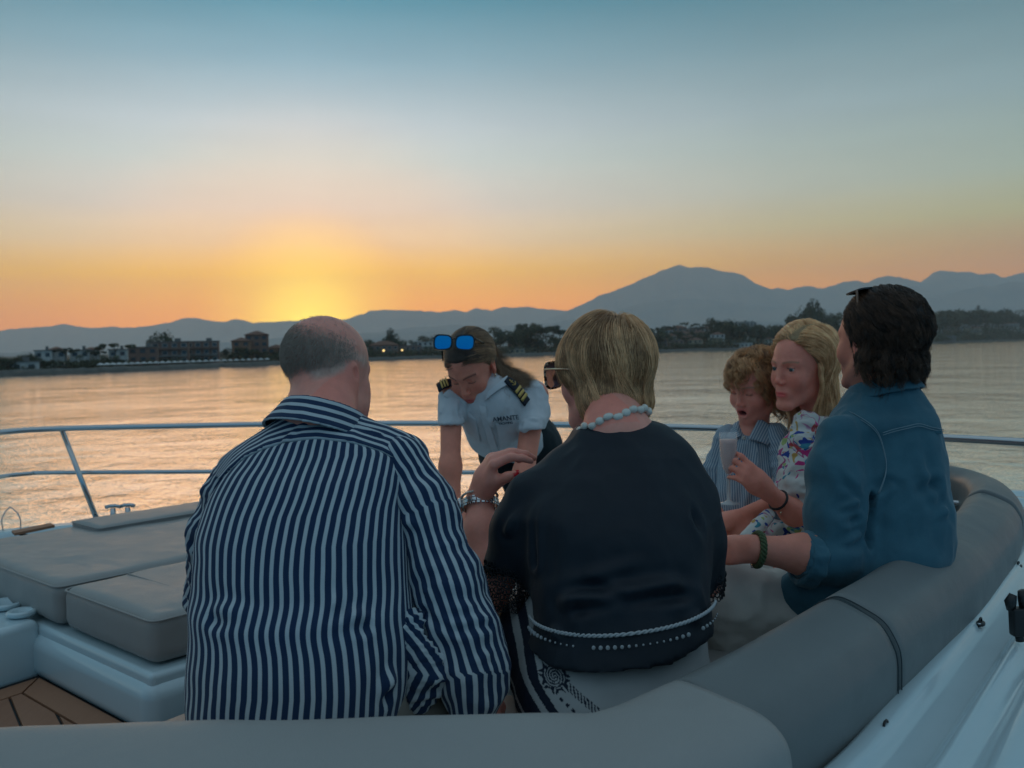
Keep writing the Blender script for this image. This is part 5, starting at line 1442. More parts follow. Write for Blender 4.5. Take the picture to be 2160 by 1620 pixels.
for x_ in (-.20, -.52):
    sculpt('shoe', union([ell((x_, 2.12, .04), (.045, .12, .04)), rbox((x_, 2.12, .012), (.045, .125, .012), .01)], .02), (x_ - .07, 1.95, -.01), (x_ + .07, 2.28, .12), .007, m_shoe, P1)
# ------------------------------------------------------------------ 2. blonde woman in the navy blouse, head turned left
P2 = person((at(1300, 1500, 1.55)[0], 1.6, .36), 'seated woman with short blonde hair in navy blouse and white trousers, back to us, centre')
S2 = (.90, .36, .27)
h2 = at(1272, 788, 1.83); M2 = yaw_axes(47, -2, -4)
SC2 = .90; hf2 = hframe(head_field(w=.97, fat=.9, nose=.96), M2, h2, SC2)
nb2 = at(1302, 918, 1.745)
nf2 = cone(h2 + np.array([.008, -.03, -.03]), nb2, .046, .054)
jw2 = cone(h2 + M2[1] * .045 + M2[2] * -.092 + M2[0] * -.012, h2 + M2[1] * .01 + M2[2] * -.118, .026, .034)
T2 = [rowpx(880, 1255, 1365, 1.76, .055), rowpx(903, 1215, 1408, 1.755, .072), rowpx(925, 1196, 1432, 1.75, .085), rowpx(955, 1176, 1452, 1.735, .098), rowpx(1000, 1140, 1472, 1.72, .116), rowpx(1060, 1115, 1485, 1.70, .13), rowpx(1120, 1112, 1494, 1.68, .138),
  rowpx(1190, 1110, 1500, 1.66, .142), rowpx(1240, 1112, 1498, 1.645, .146), rowpx(1285, 1118, 1500, 1.63, .150), rowpx(1330, 1112, 1506, 1.62, .156), rowpx(1380, 1100, 1512, 1.61, .162), rowpx(1420, 1092, 1510, 1.60, .165), rowpx(1480, 1092, 1500, 1.60, .165), rowpx(1540, 1100, 1490, 1.6, .16)]
tf2 = loft(T2, 2.3)
shL2 = at(1190, 1010, 1.74); elL2 = at(1022, 1245, 1.74); wrL2 = at(1012, 1052, 1.84)
shR2 = at(1435, 990, 1.72); elR2 = at(1484, 1222, 1.72); wrR2 = at(1430, 1290, 2.0)
pd2 = at(1050, 942, 1.81) - wrL2
HL, tipsL = hand_field(wrL2 + np.array([.0, .0, .006]), pd2, (-.55, -.25, .62), curl=((46, 34, 14), (50, 36, 16), (56, 36, 18), (58, 36, 18)), thumb=(14, 20, -22, -6), side=1, s=.98)
HR2, _ = hand_field(wrR2, (-.3, .8, -.2), (0, 0, 1), side=-1)
core2 = union([torso_core(tf2, .030, .60), cone(nb2, shL2 + np.array([.01, 0, 0]), .052, .036), cone(nb2, shR2, .052, .036), cone(shL2, elL2, .032, .040), cone(elL2, wrL2 * .62 + elL2 * .38, .044, .033), cone(wrL2 * .62 + elL2 * .38, wrL2, .033, .0245), cone(shR2, elR2, .034, .032), cone(elR2, wrR2, .028, .022)], .03)
HUL = hand_union(HL); HUR2 = hand_union(HR2)
bf2 = lambda P: smin(smin(smin(smin(hf2(P), nf2(P), .025), jw2(P), .03), core2(P), .04), smin(HUL(P), HUR2(P), .005), .014)
def col2(V, N):
    L, C = head_col(V, M2, h2, SC2, skin=S2, lip=(.70, .15, .14), brow=(.35, .26, .17), lid=.001)
    far = np.linalg.norm(V - h2, axis=1) > .17; C[far] = tint(V[far], S2, .07, 40)
    tp, td = tipsL[4]; m = np.exp(-(np.linalg.norm(V - (tp - td * .004 + np.array([0, -.007, .0])), axis=1) / .0062) ** 6); C = C * (1 - m[:, None]) + np.array((.62, .012, .022)) * m[:, None]
    return C
body_mesh('body', bf2, (-.12, 1.35, .30), (.50, 2.15, 1.16), .0062, h2, .0027, m_skin, P2, col2)
body_nail = MB(); tp, td = tipsL[4]
def nail(tp, td, b, mat, parent, w=.0055, l=.0075, up=.0075):
    n = np.array(b, float); n -= td * (n @ td); n /= np.linalg.norm(n); r = np.cross(td, n); c = tp + n * up * .80 - td * .002
    V = []; 
    for i in range(6):
        for j in range(7):
            a = (j / 6 - .5) * 2; s = i / 5; wq = w * (1 if s < .7 else math.sqrt(max(0, 1 - ((s - .7) / .32) ** 2)))
            V.append(c + td * (s * l * 1.4 - l * .3) + r * a * wq + n * (-.0022 * a * a + .0006))
    F = [(i * 7 + j, i * 7 + j + 1, (i + 1) * 7 + j + 1, (i + 1) * 7 + j) for i in range(5) for j in range(6)]
    return obj('fingernail', mesh_from('fingernail', V, F), mat, parent)
m_nail = material('red_nail_varnish', (.60, .008, .02), .15)[0]
nail(tp, td, (.05, -.85, .5), m_nail, P2, w=.0062, l=.0105)

# hair: layered blonde bob
m_h2 = hair_mat('dark_blonde_hair', (.34, .16, .07), (1.2, .72, .37), .38)
m_cap2 = noisy('blonde_underhair', (.20, .14, .08), (.30, .22, .13), 60, .7, bump=.6, bscale=240, bdist=.003)
cap2 = union([ell((0, -.026, .042), (.081, .098, .086)), ell((0, .010, .032), (.073, .088, .080)), ell((0, -.034, -.030), (.066, .054, .056))], .04)
cap2f = lambda P: smax(cap2(P), P[:, 1] * .8 - P[:, 2] * .55 + .006, .008)
def cap_obj(f, M, c, mat, parent, h=.005, R=.2, name='hair_base'):
    return sculpt(name, hframe(f, M, c, SC2), c - R, c + R, h, mat, parent)
cap_obj(cap2f, M2, h2, m_cap2, P2)
keep2 = lambda P: (P[:, 2] > -.052) & (P[:, 1] < .060 + .0 * P[:, 2]) & ((P[:, 2] > .03 + P[:, 1] * .5) | (P[:, 1] < .012))
rp, rn = scalp_points(15000, 13, keep2)
crown = np.array([.008, -.045, .125])
def flow2(P, t):
    d = P - crown; d[:, 2] = 0; r = np.linalg.norm(d, axis=1)[:, None] + 1e-6; d = d / r
    z = P[:, 2:3]; x = P[:, 0:1]; y = P[:, 1:2]
    T = d * np.clip((z - .02) / .08, 0, 1) + np.array([0, 0, -1.0]) * np.clip(1.2 - z / .15, .25, 1.2)
    T = T + np.clip((y - .0) / .06, 0, 1) * np.array([0, -.5, 0]) * (z < .09)
    low = np.clip((-.045 - z) / .03, 0, 1)
    sw = np.sin(x * 55 + y * 60 + 6 * vnoise(P, 12, 3)[:, None])
    return T + low * (d * .75 * sw) + .35 * np.stack([vnoise(P, 26, 71), vnoise(P, 26, 72), 0 * P[:, 0]], 1)
zf = lambda P: np.clip((P[:, 2] + .02) / .14, 0, 1)
len2 = .118 + .155 * zf(rp) + RNG.normal(0, .017, len(rp)); len2 = np.where(rp[:, 1] > .02, len2 * .78, len2); len2 = len2 + .052 * np.clip((.05 - rp[:, 2]) / .06, 0, 1) * (rp[:, 1] < -.01)
hs = grow_hair(rp, rn, len2, 18, flow2, off=.006, layer=RNG.uniform(0, 1, len(rp)) ** 1.2 * .012 * (0.6 + .6 * zf(rp)), seed=4, wav=.24, wfreq=52, stiff=.45, pull_z=-.2, clump=.8, cscale=34,
   bodies=[((0, -.020, .040), (.0785, .096, .086)), ((0, .010, .028), (.072, .080, .076)), ((0, -.026, -.050), (.079, .068, .078))])
hs, lk_ = lockify(hs, 2, 230, .78)
curves_obj('hair', to_world(hs, M2, h2, SC2), .00034, m_h2, P2, lock=lk_)

# earring
m_pearl = material('pearl', (.72, .68, .6), .18, 0, .6)[0]
e2 = h2 + M2[0] * -.075 + M2[1] * -.004 + M2[2] * -.038
t = MB(); t.lathe([(.0005, -.012), (.0035, -.009), (.005, -.004), (.0035, .001), (.001, .005)], e2, 14); t.build('earring', m_pearl, P2, True)
# sunglasses worn on the nose
m_tort, T, b = material('tortoiseshell_frame', (.03, .02, .02), .2); v = T.node('ShaderNodeTexCoord').outputs['Object']
T.link(T.ramp(T.noise(v, 160, 2, .5), [(.5, (.02, .014, .014)), (.56, (.5, .38, .30))]), b.inputs['Base Color'])
m_gold = material('pale_gold_metal', (.75, .55, .38), .25, 1.0)[0]
m_lens2, T, b = material('mauve_lens', (.16, .10, .13), .08); b.inputs['Transmission Weight'].default_value = .35
def glasses(name, M, c, label, m_fr, m_ln, m_arm, w=.054, hgt=.046, gap=.016, y=.0, thick=.0024, arm_len=.125, arm_drop=-.012, wrap=.06, tilt=0.0, cat='sunglasses', rim=None, sq=4.5, armw=1.0, group=None):
    """two framed lenses and two arms; local frame: origin between the lenses, y forward"""
    root = empty(name, c, label, cat, group)
    M = np.asarray(M)
    for s in (-1, 1):
        cx = s * (w / 2 + gap / 2); n = 28; outer = []; inner = []
        for k in range(n):
            a = 2 * math.pi * k / n; ca, sa = math.cos(a), math.sin(a); q = (abs(ca) ** sq + abs(sa) ** sq) ** (-1 / sq)
            x = ca * q * w / 2; z = sa * q * hgt / 2 * (1 + .06 * s * ca); inner.append((cx + x, -wrap * (cx + x) ** 2 * 14, z)); outer.append((cx + x * (1 + thick * 1.6 / w * 2), -wrap * (cx + x) ** 2 * 14, z * (1 + thick * 1.6 / hgt * 2)))
        V = []; F = []
        for ring_, dy in ((outer, .0018), (inner, .0018), (inner, -.0018), (outer, -.0018)): V += [np.array(p) + np.array([0, dy, 0]) for p in ring_]
        for r_ in range(4):
            for k in range(n): F.append((r_ * n + k, r_ * n + (k + 1) % n, ((r_ + 1) % 4) * n + (k + 1) % n, ((r_ + 1) % 4) * n + k))
        Vw = np.array(V) @ M + c; obj('rim', mesh_from('rim', Vw, F, smooth=False), m_fr, root)
        L = [np.array(p) for p in inner] + [np.array([cx, -wrap * cx * cx * 14 + .002, 0])]
        Lw = np.array(L) @ M + c; obj('lens', mesh_from('lens', Lw, [(k, (k + 1) % n, n) for k in range(n)]), m_ln, root)
        x0 = s * (w + gap / 2 + .004); y0 = -wrap * x0 * x0 * 14
        P = spline([(x0 * .99, y0 + .001, hgt * .30), (x0 * 1.05, y0 - .02, hgt * .30), (x0 * 1.12, y0 - arm_len * .5, hgt * .28), (x0 * 1.12, y0 - arm_len * .8, hgt * .2), (x0 * 1.10, y0 - arm_len, hgt * .2 + arm_drop)], 16)
        t = MB(); t.tube(np.array(P) @ M + c, .002 * armw, 6); o = t.build('arm', m_arm, root, True)
    t = MB(); t.tube(np.array(spline([(-gap / 2, 0, hgt * .2), (0, .002, hgt * .28), (gap / 2, 0, hgt * .2)], 8)) @ M + c, .0024, 6); t.build('bridge', m_fr, root, True)
    return root
gl2 = h2 + M2[1] * .102 + M2[2] * .004
glasses('sunglasses', M2, gl2, 'tortoiseshell sunglasses with mauve lenses worn by the blonde woman in navy', m_tort, m_lens2, m_gold, w=.056, hgt=.050, sq=3.2)
# necklace of baroque pearls
Mn = axes((-.7, .7, -.4), (-.30, .28, 1)); nc = at(1292, 892, 1.765)
neck = empty('necklace', nc, 'baroque pearl necklace round the neck of the blonde woman in navy', 'necklace')
pb = MB(); rgn = random.Random(5)
def lump(seed, r, e=(1, 1, 1)):
    q = random.Random(seed); V = []; F = []; n = 12; m = 8
    for i in range(m + 1):
        for k in range(n):
            th = math.pi * i / m; ph = 2 * math.pi * k / n; rr = r * (1 + .10 * math.sin(3 * ph + seed) * math.sin(th) + .08 * math.sin(2 * th + seed * 2)); V.append((rr * math.sin(th) * math.cos(ph) * e[0], rr * math.sin(th) * math.sin(ph) * e[1], rr * math.cos(th) * e[2]))
    F = [(i * n + k, i * n + (k + 1) % n, (i + 1) * n + (k + 1) % n, (i + 1) * n + k) for i in range(m) for k in range(n)]
    return np.array(V), F
n_p = 26
for k in range(n_p):
    a = 2 * math.pi * k / n_p - math.pi / 2; L = np.array([math.cos(a) * .0745, math.sin(a) * .0745, .004 * math.sin(k * 2.1)])
    V, F = lump(k % 5, .0078, (1.25, .9, .95)); w_ = a + math.pi / 2; Rz = np.array([[math.cos(w_), math.sin(w_), 0], [-math.sin(w_), math.cos(w_), 0], [0, 0, 1]])
    obj('pearl', mesh_from('pearl', (V @ Rz + L) @ Mn + nc, F), m_pearl, neck)
t = MB(); t.tube([np.array([math.cos(a) * .0745, math.sin(a) * .0745, 0]) @ Mn + nc for a in np.linspace(0, 6.283, 40)], .0012, 5, cap=False); t.build('cord', m_steel, neck, True)

# blouse
m_bl, T, b, n_ = cloth('navy_blouse_crepe', (.004, .010, .018), .58, bump=.2, spec=.35, sheen=.06, mott=.25)
hem_z = lambda P: P[:, 2] - (at(1300, 1436, 1.45)[2] + .14 * (P[:, 0] - .02) ** 2 * 2.2 - .0 + (P[:, 1] - 1.45) * .10)
nkc = at(1300, 905, 1.74)
neckcut = ell(nkc + np.array([0, .035, .040]), (.120, .110, .036), axes((0, 1, -.30), (0, .3, 1)))
L2 = lambda px, py, d=1.52: at(px, py, d)
lines2 = [([L2(1165, 1245), L2(1210, 1240), L2(1260, 1243), L2(1300, 1258)], .012, -.009), ([L2(1225, 1285), L2(1290, 1275), L2(1370, 1262), L2(1440, 1255), L2(1500, 1262)], .012, -.010), ([L2(1180, 1270), L2(1260, 1262), L2(1330, 1250), L2(1430, 1232)], .014, .010),
   ([L2(1175, 1195), L2(1230, 1185), L2(1270, 1165)], .013, .006), ([L2(1150, 1140), L2(1165, 1100), L2(1190, 1050), L2(1210, 1010)], .012, .006), ([L2(1160, 1170), L2(1190, 1110), L2(1230, 1050)], .010, -.006), ([L2(1240, 1210), L2(1310, 1195), L2(1350, 1180)], .012, .005),
   ([L2(1490, 1080), L2(1480, 1150), L2(1470, 1210)], .012, .007), ([L2(1120, 1320), L2(1220, 1350), L2(1340, 1340), L2(1480, 1300)], .010, .006)]
slL = chain([at(1178, 985, 1.735), at(1122, 1045, 1.72), at(1092, 1110, 1.71), at(1076, 1190, 1.71)], [.036, .043, .044, .048], .03)
slR = chain([at(1420, 985, 1.71), at(1456, 1055, 1.70), at(1476, 1140, 1.70), at(1484, 1208, 1.71)], [.040, .045, .044, .040], .03)
gus = flatcone(at(1165, 1040, 1.70), at(1140, 1170, 1.68), .045, .055, (0, 1, 0), .8)
ctL = cone(at(1076, 1200, 1.71), at(1070, 1260, 1.70), .041, .040); ctR = cone(at(1484, 1215, 1.71), at(1486, 1260, 1.71), .034, .032)
def blouse_f(P):
    d = smax(tf2(P), -hem_z(P), .004)
    sl = smin(smin(slL(P), gus(P), .03), slR(P), .01)
    sl = smax(sl, -smin(ctL(P), ctR(P), .003), .004)
    return smax(smin(d, sl, .035), -neckcut(P), .004)
lines2 += [([at(1160, 950, 1.62), at(1120, 1000, 1.64), at(1090, 1060, 1.65), at(1072, 1120, 1.66)], .009, .008), ([at(1185, 945, 1.62), at(1150, 1000, 1.62), at(1125, 1080, 1.62), at(1118, 1190, 1.6)], .009, -.011), ([at(1195, 960, 1.6), at(1165, 1020, 1.6), at(1148, 1100, 1.58), at(1140, 1200, 1.56)], .010, .009),
   ([at(1215, 955, 1.6), at(1195, 1020, 1.57), at(1180, 1100, 1.55)], .010, -.006), ([at(1440, 960, 1.6), at(1465, 1030, 1.6), at(1468, 1110, 1.6), at(1462, 1190, 1.6)], .009, -.009), ([at(1425, 970, 1.58), at(1445, 1040, 1.57), at(1448, 1120, 1.55)], .010, .006)]
sculpt('blouse', blouse_f, (-.10, 1.36, .36), (.50, 1.96, 1.0), .0056, m_bl, P2, disp=lambda V, N: folds(V, .005, (7, 7, 4), 41) + creases(V, lines2))
# lace cuffs: a mesh of small rings
m_lace = material('black_lace', (.008, .010, .014), .8)[0]
def lace(name, pts, rs, rows, per, seed):
    t = MB(); q = random.Random(seed)
    A = spline(pts, rows); R0 = np.interp(np.linspace(0, 1, rows), np.linspace(0, 1, len(rs)), rs); ax_ = A[-1] - A[0]; ax_ /= np.linalg.norm(ax_)
    u_ = np.cross(ax_, [0, 1, 0]); u_ /= np.linalg.norm(u_); v_ = np.cross(ax_, u_)
    for i in range(rows):
        for k in range(per):
            a = 2 * math.pi * (k + .5 * (i % 2)) / per + q.uniform(-.05, .05); rr = R0[i] * (1 + .05 * math.sin(a * 5 + seed)) ; c = A[i] + (u_ * math.cos(a) + v_ * math.sin(a)) * rr + ax_ * q.uniform(-.0015, .0015)
            e1_ = -u_ * math.sin(a) + v_ * math.cos(a); r = q.uniform(.0036, .0052)
            t.tube([c + (e1_ * math.cos(w) + ax_ * math.sin(w)) * r for w in np.linspace(0, 2 * math.pi, 8)], .0010, 4, cap=False)
    o = t.build(name, m_lace, P2, True); return tag(o, kind='stuff')
lace('lace_cuff', [at(1076, 1190, 1.71), at(1070, 1235, 1.70), at(1064, 1278, 1.70)], [.050, .050, .044], 8, 46, 1)
lace('lace_cuff', [at(1484, 1212, 1.71), at(1486, 1235, 1.71), at(1488, 1256, 1.71)], [.041, .038, .034], 5, 26, 2)
# rope trim and row of eyelets round the hem
m_rope = material('white_rope_trim', (.42, .44, .45), .8)[0]
def round_hem(z0, tilt, off, n=90, span=(-1.45, 1.28)):
    out = []
    zsA = np.array([r[0] for r in T2])[::-1]; g = [np.interp(z0, zsA, np.array([r[k] for r in T2])[::-1]) for k in range(1, 5)]
    for a in np.linspace(span[0], span[1], n):
        x = g[0] + (g[2] + off) * math.copysign(abs(math.sin(a)) ** (2 / 2.3), math.sin(a)); y = g[1] - (g[3] + off) * abs(math.cos(a)) ** (2 / 2.3); out.append(np.array([x, y, z0 + tilt * (x - g[0]) + .25 * (x - g[0]) ** 2 * (1 if x > g[0] else 1.6)]))
    return np.array(out)
hm = round_hem(at(1300, 1345, 1.46)[2], .10, .003, 150)
for ph in (0, math.pi):
    t = MB(); P = []
    for i, p in enumerate(hm):
        w = i * 1.1 + ph; P.append(p + np.array([0, -.0019 * math.cos(w), .0019 * math.sin(w)]))
    t.tube(P, .0021, 6); t.build('rope_trim', m_rope, P2, True)
hm2 = round_hem(at(1300, 1368, 1.46)[2], .085, .0035, 300)
seg = np.concatenate([[0], np.cumsum(np.linalg.norm(np.diff(hm2, axis=0), axis=1))])
dd_ = np.arange(.01, seg[-1], .0118); dme = None
V, F = lump(1, .0036, (1, .35, 1)); dme = mesh_from('hem_dot', V, F); dme.materials.append(m_rope)
for s_ in dd_:
    c = np.array([np.interp(s_, seg, hm2[:, k]) for k in range(3)])
    if math.sin(s_ * 31) < -.93: continue
    o = bpy.data.objects.new('hem_dot', dme); COL.objects.link(o); o.parent = P2; o.location = tuple(c - np.array(P2.location)); k_ = .75 + .3 * math.sin(s_ * 40); o.scale = (k_, 1, k_)

# white trousers with navy print
m_tr2, T, b = material('white_trousers_navy_print', (.42, .45, .46), .75, spec=.3)
v = T.node('ShaderNodeTexCoord').outputs['Object']; n_ = T.noise(v, 30, 4)
base_c = T.mix(n_, (.38, .40, .40), (.46, .47, .47))
T.link(T.mix(T.attr('ink'), base_c, (.010, .017, .035)), b.inputs['Base Color']); T.link(T.bump(T.noise(v, 50, 3), .2, .002), b.inputs['Normal'])
hipz = at(1300, 1440, 1.46)
tr2 = union([loft([(.33, .172, 1.64, .170, .155), (.38, .172, 1.63, .182, .168), (.44, .172, 1.63, .176, .155), (.50, .175, 1.64, .160, .135), (.56, .175, 1.64, .14, .11)], 2.4),
   cone((.05, 1.72, .455), (.02, 2.12, .47), .095, .072), cone((.26, 1.72, .455), (.30, 2.12, .47), .095, .072), cone((.02, 2.12, .45), (.03, 2.16, .07), .066, .05), cone((.30, 2.12, .45), (.30, 2.16, .07), .066, .05)], .05)
def ink(V, N):
    # printed emblem: a rose with a rope trailing from it, and broad navy bands towards the hip
    px = 1080 + V[:, 0] / V[:, 1] * F_PX; 
    X0 = at(1173, 1452, 1.455); dx = (V[:, 0] - X0[0]); dz = V[:, 2] - X0[2]; r = np.hypot(dx, dz); a = np.arctan2(dz, dx)
    front = (N[:, 1] < .45)
    pet = .024 * (1 + .14 * np.cos(8 * a)); m = np.zeros(len(V))
    rose = (r < pet) & (np.abs(np.sin(4 * a)) > .22); inner_ = (r < .0175 * (1 + .12 * np.cos(6 * a + .5))) 
    m = np.where(rose, 1, m); m = np.where(inner_, (np.sin(r * 1500 + 2 * a) > -.25), m)
    s_ = (dx * .80 - dz * .60); q_ = (dx * .60 + dz * .80) - .004
    rope = (s_ > .022) & (s_ < .16) & (np.abs(q_) < .0062) & (np.sin((s_ + q_ * .9) * 900) > -.1)
    m = np.where(rope, 1, m)
    dots = (s_ > .018) & (np.abs(q_ + .024) < .0028) & (np.sin(s_ * 520) > .1); m = np.where(dots, 1, m)
    bx = dx + .028 + .22 * (dz) - .9 * np.clip(-dz - .01, 0, 1) ** 1.2
    band = ((bx < 0) & (bx > -.019)) | ((bx < -.034) & (bx > -.075)) | ((bx < -.083) & (bx > -.098)); m = np.where(band, 1, m)
    return {'ink': m * front}
def print_mesh():
    V, F = polygonise(tr2, (-.10, 1.42, .30), (.42, 1.80, .66), .0036); V = relax(V, F, 1); return V, F
sculpt('trousers', lambda P: smax(tr2(P), -(P[:, 1] - 1.72), .002), (-.16, 1.66, .0), (.46, 2.26, .60), .009, m_tr2, P2, attrs=ink)
sculpt('trouser_seat', lambda P: smax(tr2(P), P[:, 1] - 1.722, .002), (-.12, 1.40, .28), (.44, 1.74, .66), .0024, m_tr2, P2, attrs=ink, disp=lambda V, N: folds(V, .0015, (8, 8, 8), 3))
for x_ in (.03, .30): sculpt('shoe', union([ell((x_, 2.20, .04), (.04, .11, .035)), rbox((x_, 2.2, .012), (.042, .118, .012), .01)], .02), (x_ - .07, 2.05, -.01), (x_ + .07, 2.35, .12), .007, m_shoe, P2)

# watch and pearl bracelet on the raised wrist
axw = elL2 - wrL2; axw /= np.linalg.norm(axw); uw = np.cross(axw, [0, 1, 0]); uw /= np.linalg.norm(uw); vw = np.cross(axw, uw)
wc = wrL2 + axw * .012; watch = empty('wristwatch', wc, 'polished steel link wristwatch on the raised wrist of the blonde woman', 'watch')
for k in range(24):
    a = 2 * math.pi * k / 24; c = wc + (uw * math.cos(a) * .0375 + vw * math.sin(a) * .0325); e_ = -uw * math.sin(a) * .0375 + vw * math.cos(a) * .0325; e_ /= np.linalg.norm(e_); o_ = np.cross(e_, axw)
    M = Matrix(((e_[0], axw[0], o_[0], c[0]), (e_[1], axw[1], o_[1], c[1]), (e_[2], axw[2], o_[2], c[2]), (0, 0, 0, 1)))
    t = MB(); t.box((0, 0, 0), (.0086, .0075, .0028), M=M)
    for s in (-1, 1): t.box((0, 0, 0), (.0068, .0048, .0024), M=M @ Matrix.Translation((.0014, s * .0064, 0)))
    t.build('link', m_steel, watch, bevel=.0006, seg=1)
c = wc + uw * -.0405; M = Matrix(((axw[0], vw[0], -uw[0], c[0]), (axw[1], vw[1], -uw[1], c[1]), (axw[2], vw[2], -uw[2], c[2]), (0, 0, 0, 1)))
t = MB(); t.lathe([(.0005, -.004), (.0150, -.004), (.0165, -.001), (.0160, .003), (.0135, .0045), (.0005, .0045)], n=24, M=M); t.build('watch_case', m_steel, watch, True)
bc = wrL2 - axw * .005; br = empty('bracelet', bc, 'thin bracelet of tiny pearls just above the steel wristwatch', 'bracelet')
V, F = lump(2, .0027); bme = mesh_from('bead', V, F); bme.materials.append(m_pearl)
for k in range(40):
    a = 2 * math.pi * k / 40; o = bpy.data.objects.new('bead', bme); COL.objects.link(o); o.parent = br; o.location = tuple(uw * math.cos(a) * .0365 + vw * math.sin(a) * .0325)
# ------------------------------------------------------------------ 3. the crew officer leaning on the table, facing us
P3 = person((.0, 3.2, 0), 'woman officer in white short sleeved shirt with epaulettes bending over the table')
S3 = (.84, .30, .20); SC3 = .93
h3 = at(996, 774, 2.84); M3 = yaw_axes(157, -36, 4)
hf3 = hframe(head_field(w=.95, nose=.97, jaw=.92), M3, h3, SC3)
shL3 = at(952, 838, 2.86); shR3 = at(1130, 832, 2.92)
elL3 = at(950, 985, 2.76); wrL3 = at(958, 1076, 2.72); elR3 = at(1105, 1000, 2.78); wrR3 = at(1080, 1078, 2.72)
nk3 = at(1046, 832, 2.95)
HL3, _ = hand_field(wrL3, (.25, -.45, -.72), (-.3, -.8, .5), curl=(18, 22, 12), side=1, s=.9)
HR3, _ = hand_field(wrR3, (-.2, -.45, -.72), (.3, -.8, .5), curl=(18, 22, 12), side=-1, s=.9)
ch3 = flatcone(at(1046, 868, 2.95), at(1080, 930, 3.26), .118, .112, (0, -.45, .9), .78)
fL3 = hand_union(HL3); fR3 = hand_union(HR3)
smaxf = lambda a, b_, k=.003: (lambda P: smax(a(P), b_(P), k))
c3 = union([cone(h3 + M3[2] * -.03 + M3[1] * -.03, nk3, .047, .054), grow(ch3, -.02), cone(shL3, shR3, .03, .03), cone(shL3, elL3, .036, .030), cone(elL3, wrL3, .031, .0215), cone(shR3, elR3, .038, .031), cone(elR3, wrR3, .031, .0215)], .03)
bf3 = lambda P: smin(smin(hf3(P), c3(P), .02), smin(fL3(P), fR3(P), .004), .012)
def col3(V, N):
    L, C = head_col(V, M3, h3, SC3, skin=S3, lip=(.62, .10, .09), brow=(.06, .038, .028), lid=-.004)
    far = np.linalg.norm(V - h3, axis=1) > .17; C[far] = tint(V[far], S3, .06, 30)
    return C
body_mesh('body', bf3, (-.32, 2.4, .44), (.32, 3.45, 1.10), .0065, h3, .0029, m_skin, P3, col3)
m_hb = hair_mat('dark_brown_hair', (.11, .055, .028), (.55, .30, .15), .38)
m_hl = hair_mat('light_brown_hair', (.20, .11, .055), (.62, .38, .21), .38)
m_cap3 = noisy('brown_underhair', (.035, .022, .015), (.08, .05, .032), 60, .6, bump=.5, bscale=240, bdist=.002)
cap3 = lambda P: smax(union([ell((0, -.022, .043), (.0775, .097, .086)), ell((0, .012, .033), (.0705, .0872, .0795)), ell((0, -.045, -.02), (.064, .055, .055))], .03)(P), P[:, 1] * .85 - P[:, 2] * .75 - .014 + np.abs(P[:, 0]) * .25, .006)
def cap_s(f, M, c, mat, parent, s, h=.0045, R=.17): return sculpt('hair_base', hframe(f, M, c, s), np.array(c) - R, np.array(c) + R, h, mat, parent)
cap_s(cap3, M3, h3, m_cap3, P3, SC3)
keep3 = lambda P: (P[:, 1] * .85 - P[:, 2] * .75 - .018 + np.abs(P[:, 0]) * .25 < 0) & (P[:, 2] > -.03)
rp, rn = scalp_points(7000, 31, keep3)
gat = np.array([0, -.125, -.02])
def flow3(P, t):
    side = np.sign(P[:, 0:1]) * np.clip((P[:, 1:2] + .02) / .06, 0, 1) * np.clip((P[:, 2:3] - .0) / .1, 0, 1)
    return (gat - P) * 6 + side * np.array([.8, 0, -.2]) + np.array([0, 0, -.25])
hs = grow_hair(rp, rn, np.clip(np.linalg.norm(rp - gat, axis=1) * 1.15, .05, .3), 14, flow3, off=.003, layer=RNG.uniform(0, 1, len(rp)) * .006, seed=6, stiff=.35, clump=.12, pull=.6, pull_z=-.2)
hs, lk_ = lockify(hs, 3, 150, .5)
curves_obj('hair', to_world(hs, M3, h3, SC3), .00042, m_hb, P3, lock=lk_)
# loose ponytail blown over the shoulder
def bundle(name, guides, n, spread, rad, mat, parent, K=16, seed=0, frizz=.004, tipspread=1.0):
    g = np.random.default_rng(seed); G = [spline(q, K) for q in guides]; out = []
    for i in range(n):
        a = g.dirichlet(np.ones(len(G)) * .6); P = sum(w * q for w, q in zip(a, G)); tt = np.linspace(0, 1, K)[:, None]
        o = g.normal(size=3) * spread; o2 = g.normal(size=3) * spread * tipspread
        ph = g.uniform(0, 6.28); w = frizz * np.stack([np.sin(tt[:, 0] * 9 + ph), np.cos(tt[:, 0] * 7 + ph), np.sin(tt[:, 0] * 8 + ph * 2)], 1) * tt
        cut = g.uniform(.75, 1.0); ti = np.linspace(0, cut, K) * (K - 1); i0 = np.clip(ti.astype(int), 0, K - 2); f = (ti - i0)[:, None]
        Q = P + o * (1 - tt) * .6 + o2 * tt + w; out.append(Q[i0] * (1 - f) + Q[i0 + 1] * f)
    return curves_obj(name, np.array(out), rad, mat, parent)
bundle('ponytail', [[at(1030, 735, 2.94), at(1048, 775, 2.88), at(1075, 800, 2.86), at(1105, 806, 2.88), at(1135, 806, 2.92)], [at(1034, 750, 2.92), at(1050, 800, 2.84), at(1056, 830, 2.80), at(1052, 846, 2.80)],
  [at(1028, 730, 2.96), at(1060, 770, 2.92), at(1100, 785, 2.93), at(1128, 800, 2.95)], [at(1036, 745, 2.9), at(1060, 795, 2.84), at(1085, 815, 2.84), at(1112, 818, 2.87)]], 4200, .007, .0004, m_hl, P3, seed=2, tipspread=1.7)
bundle('ponytail', [[at(1030, 735, 2.92), at(1052, 762, 2.9), at(1078, 776, 2.9), at(1098, 792, 2.9)], [at(1020, 705, 2.95), at(1050, 740, 2.94), at(1070, 770, 2.94)]], 160, .006, .0003, m_hl, P3, seed=5, tipspread=2.5, frizz=.008)

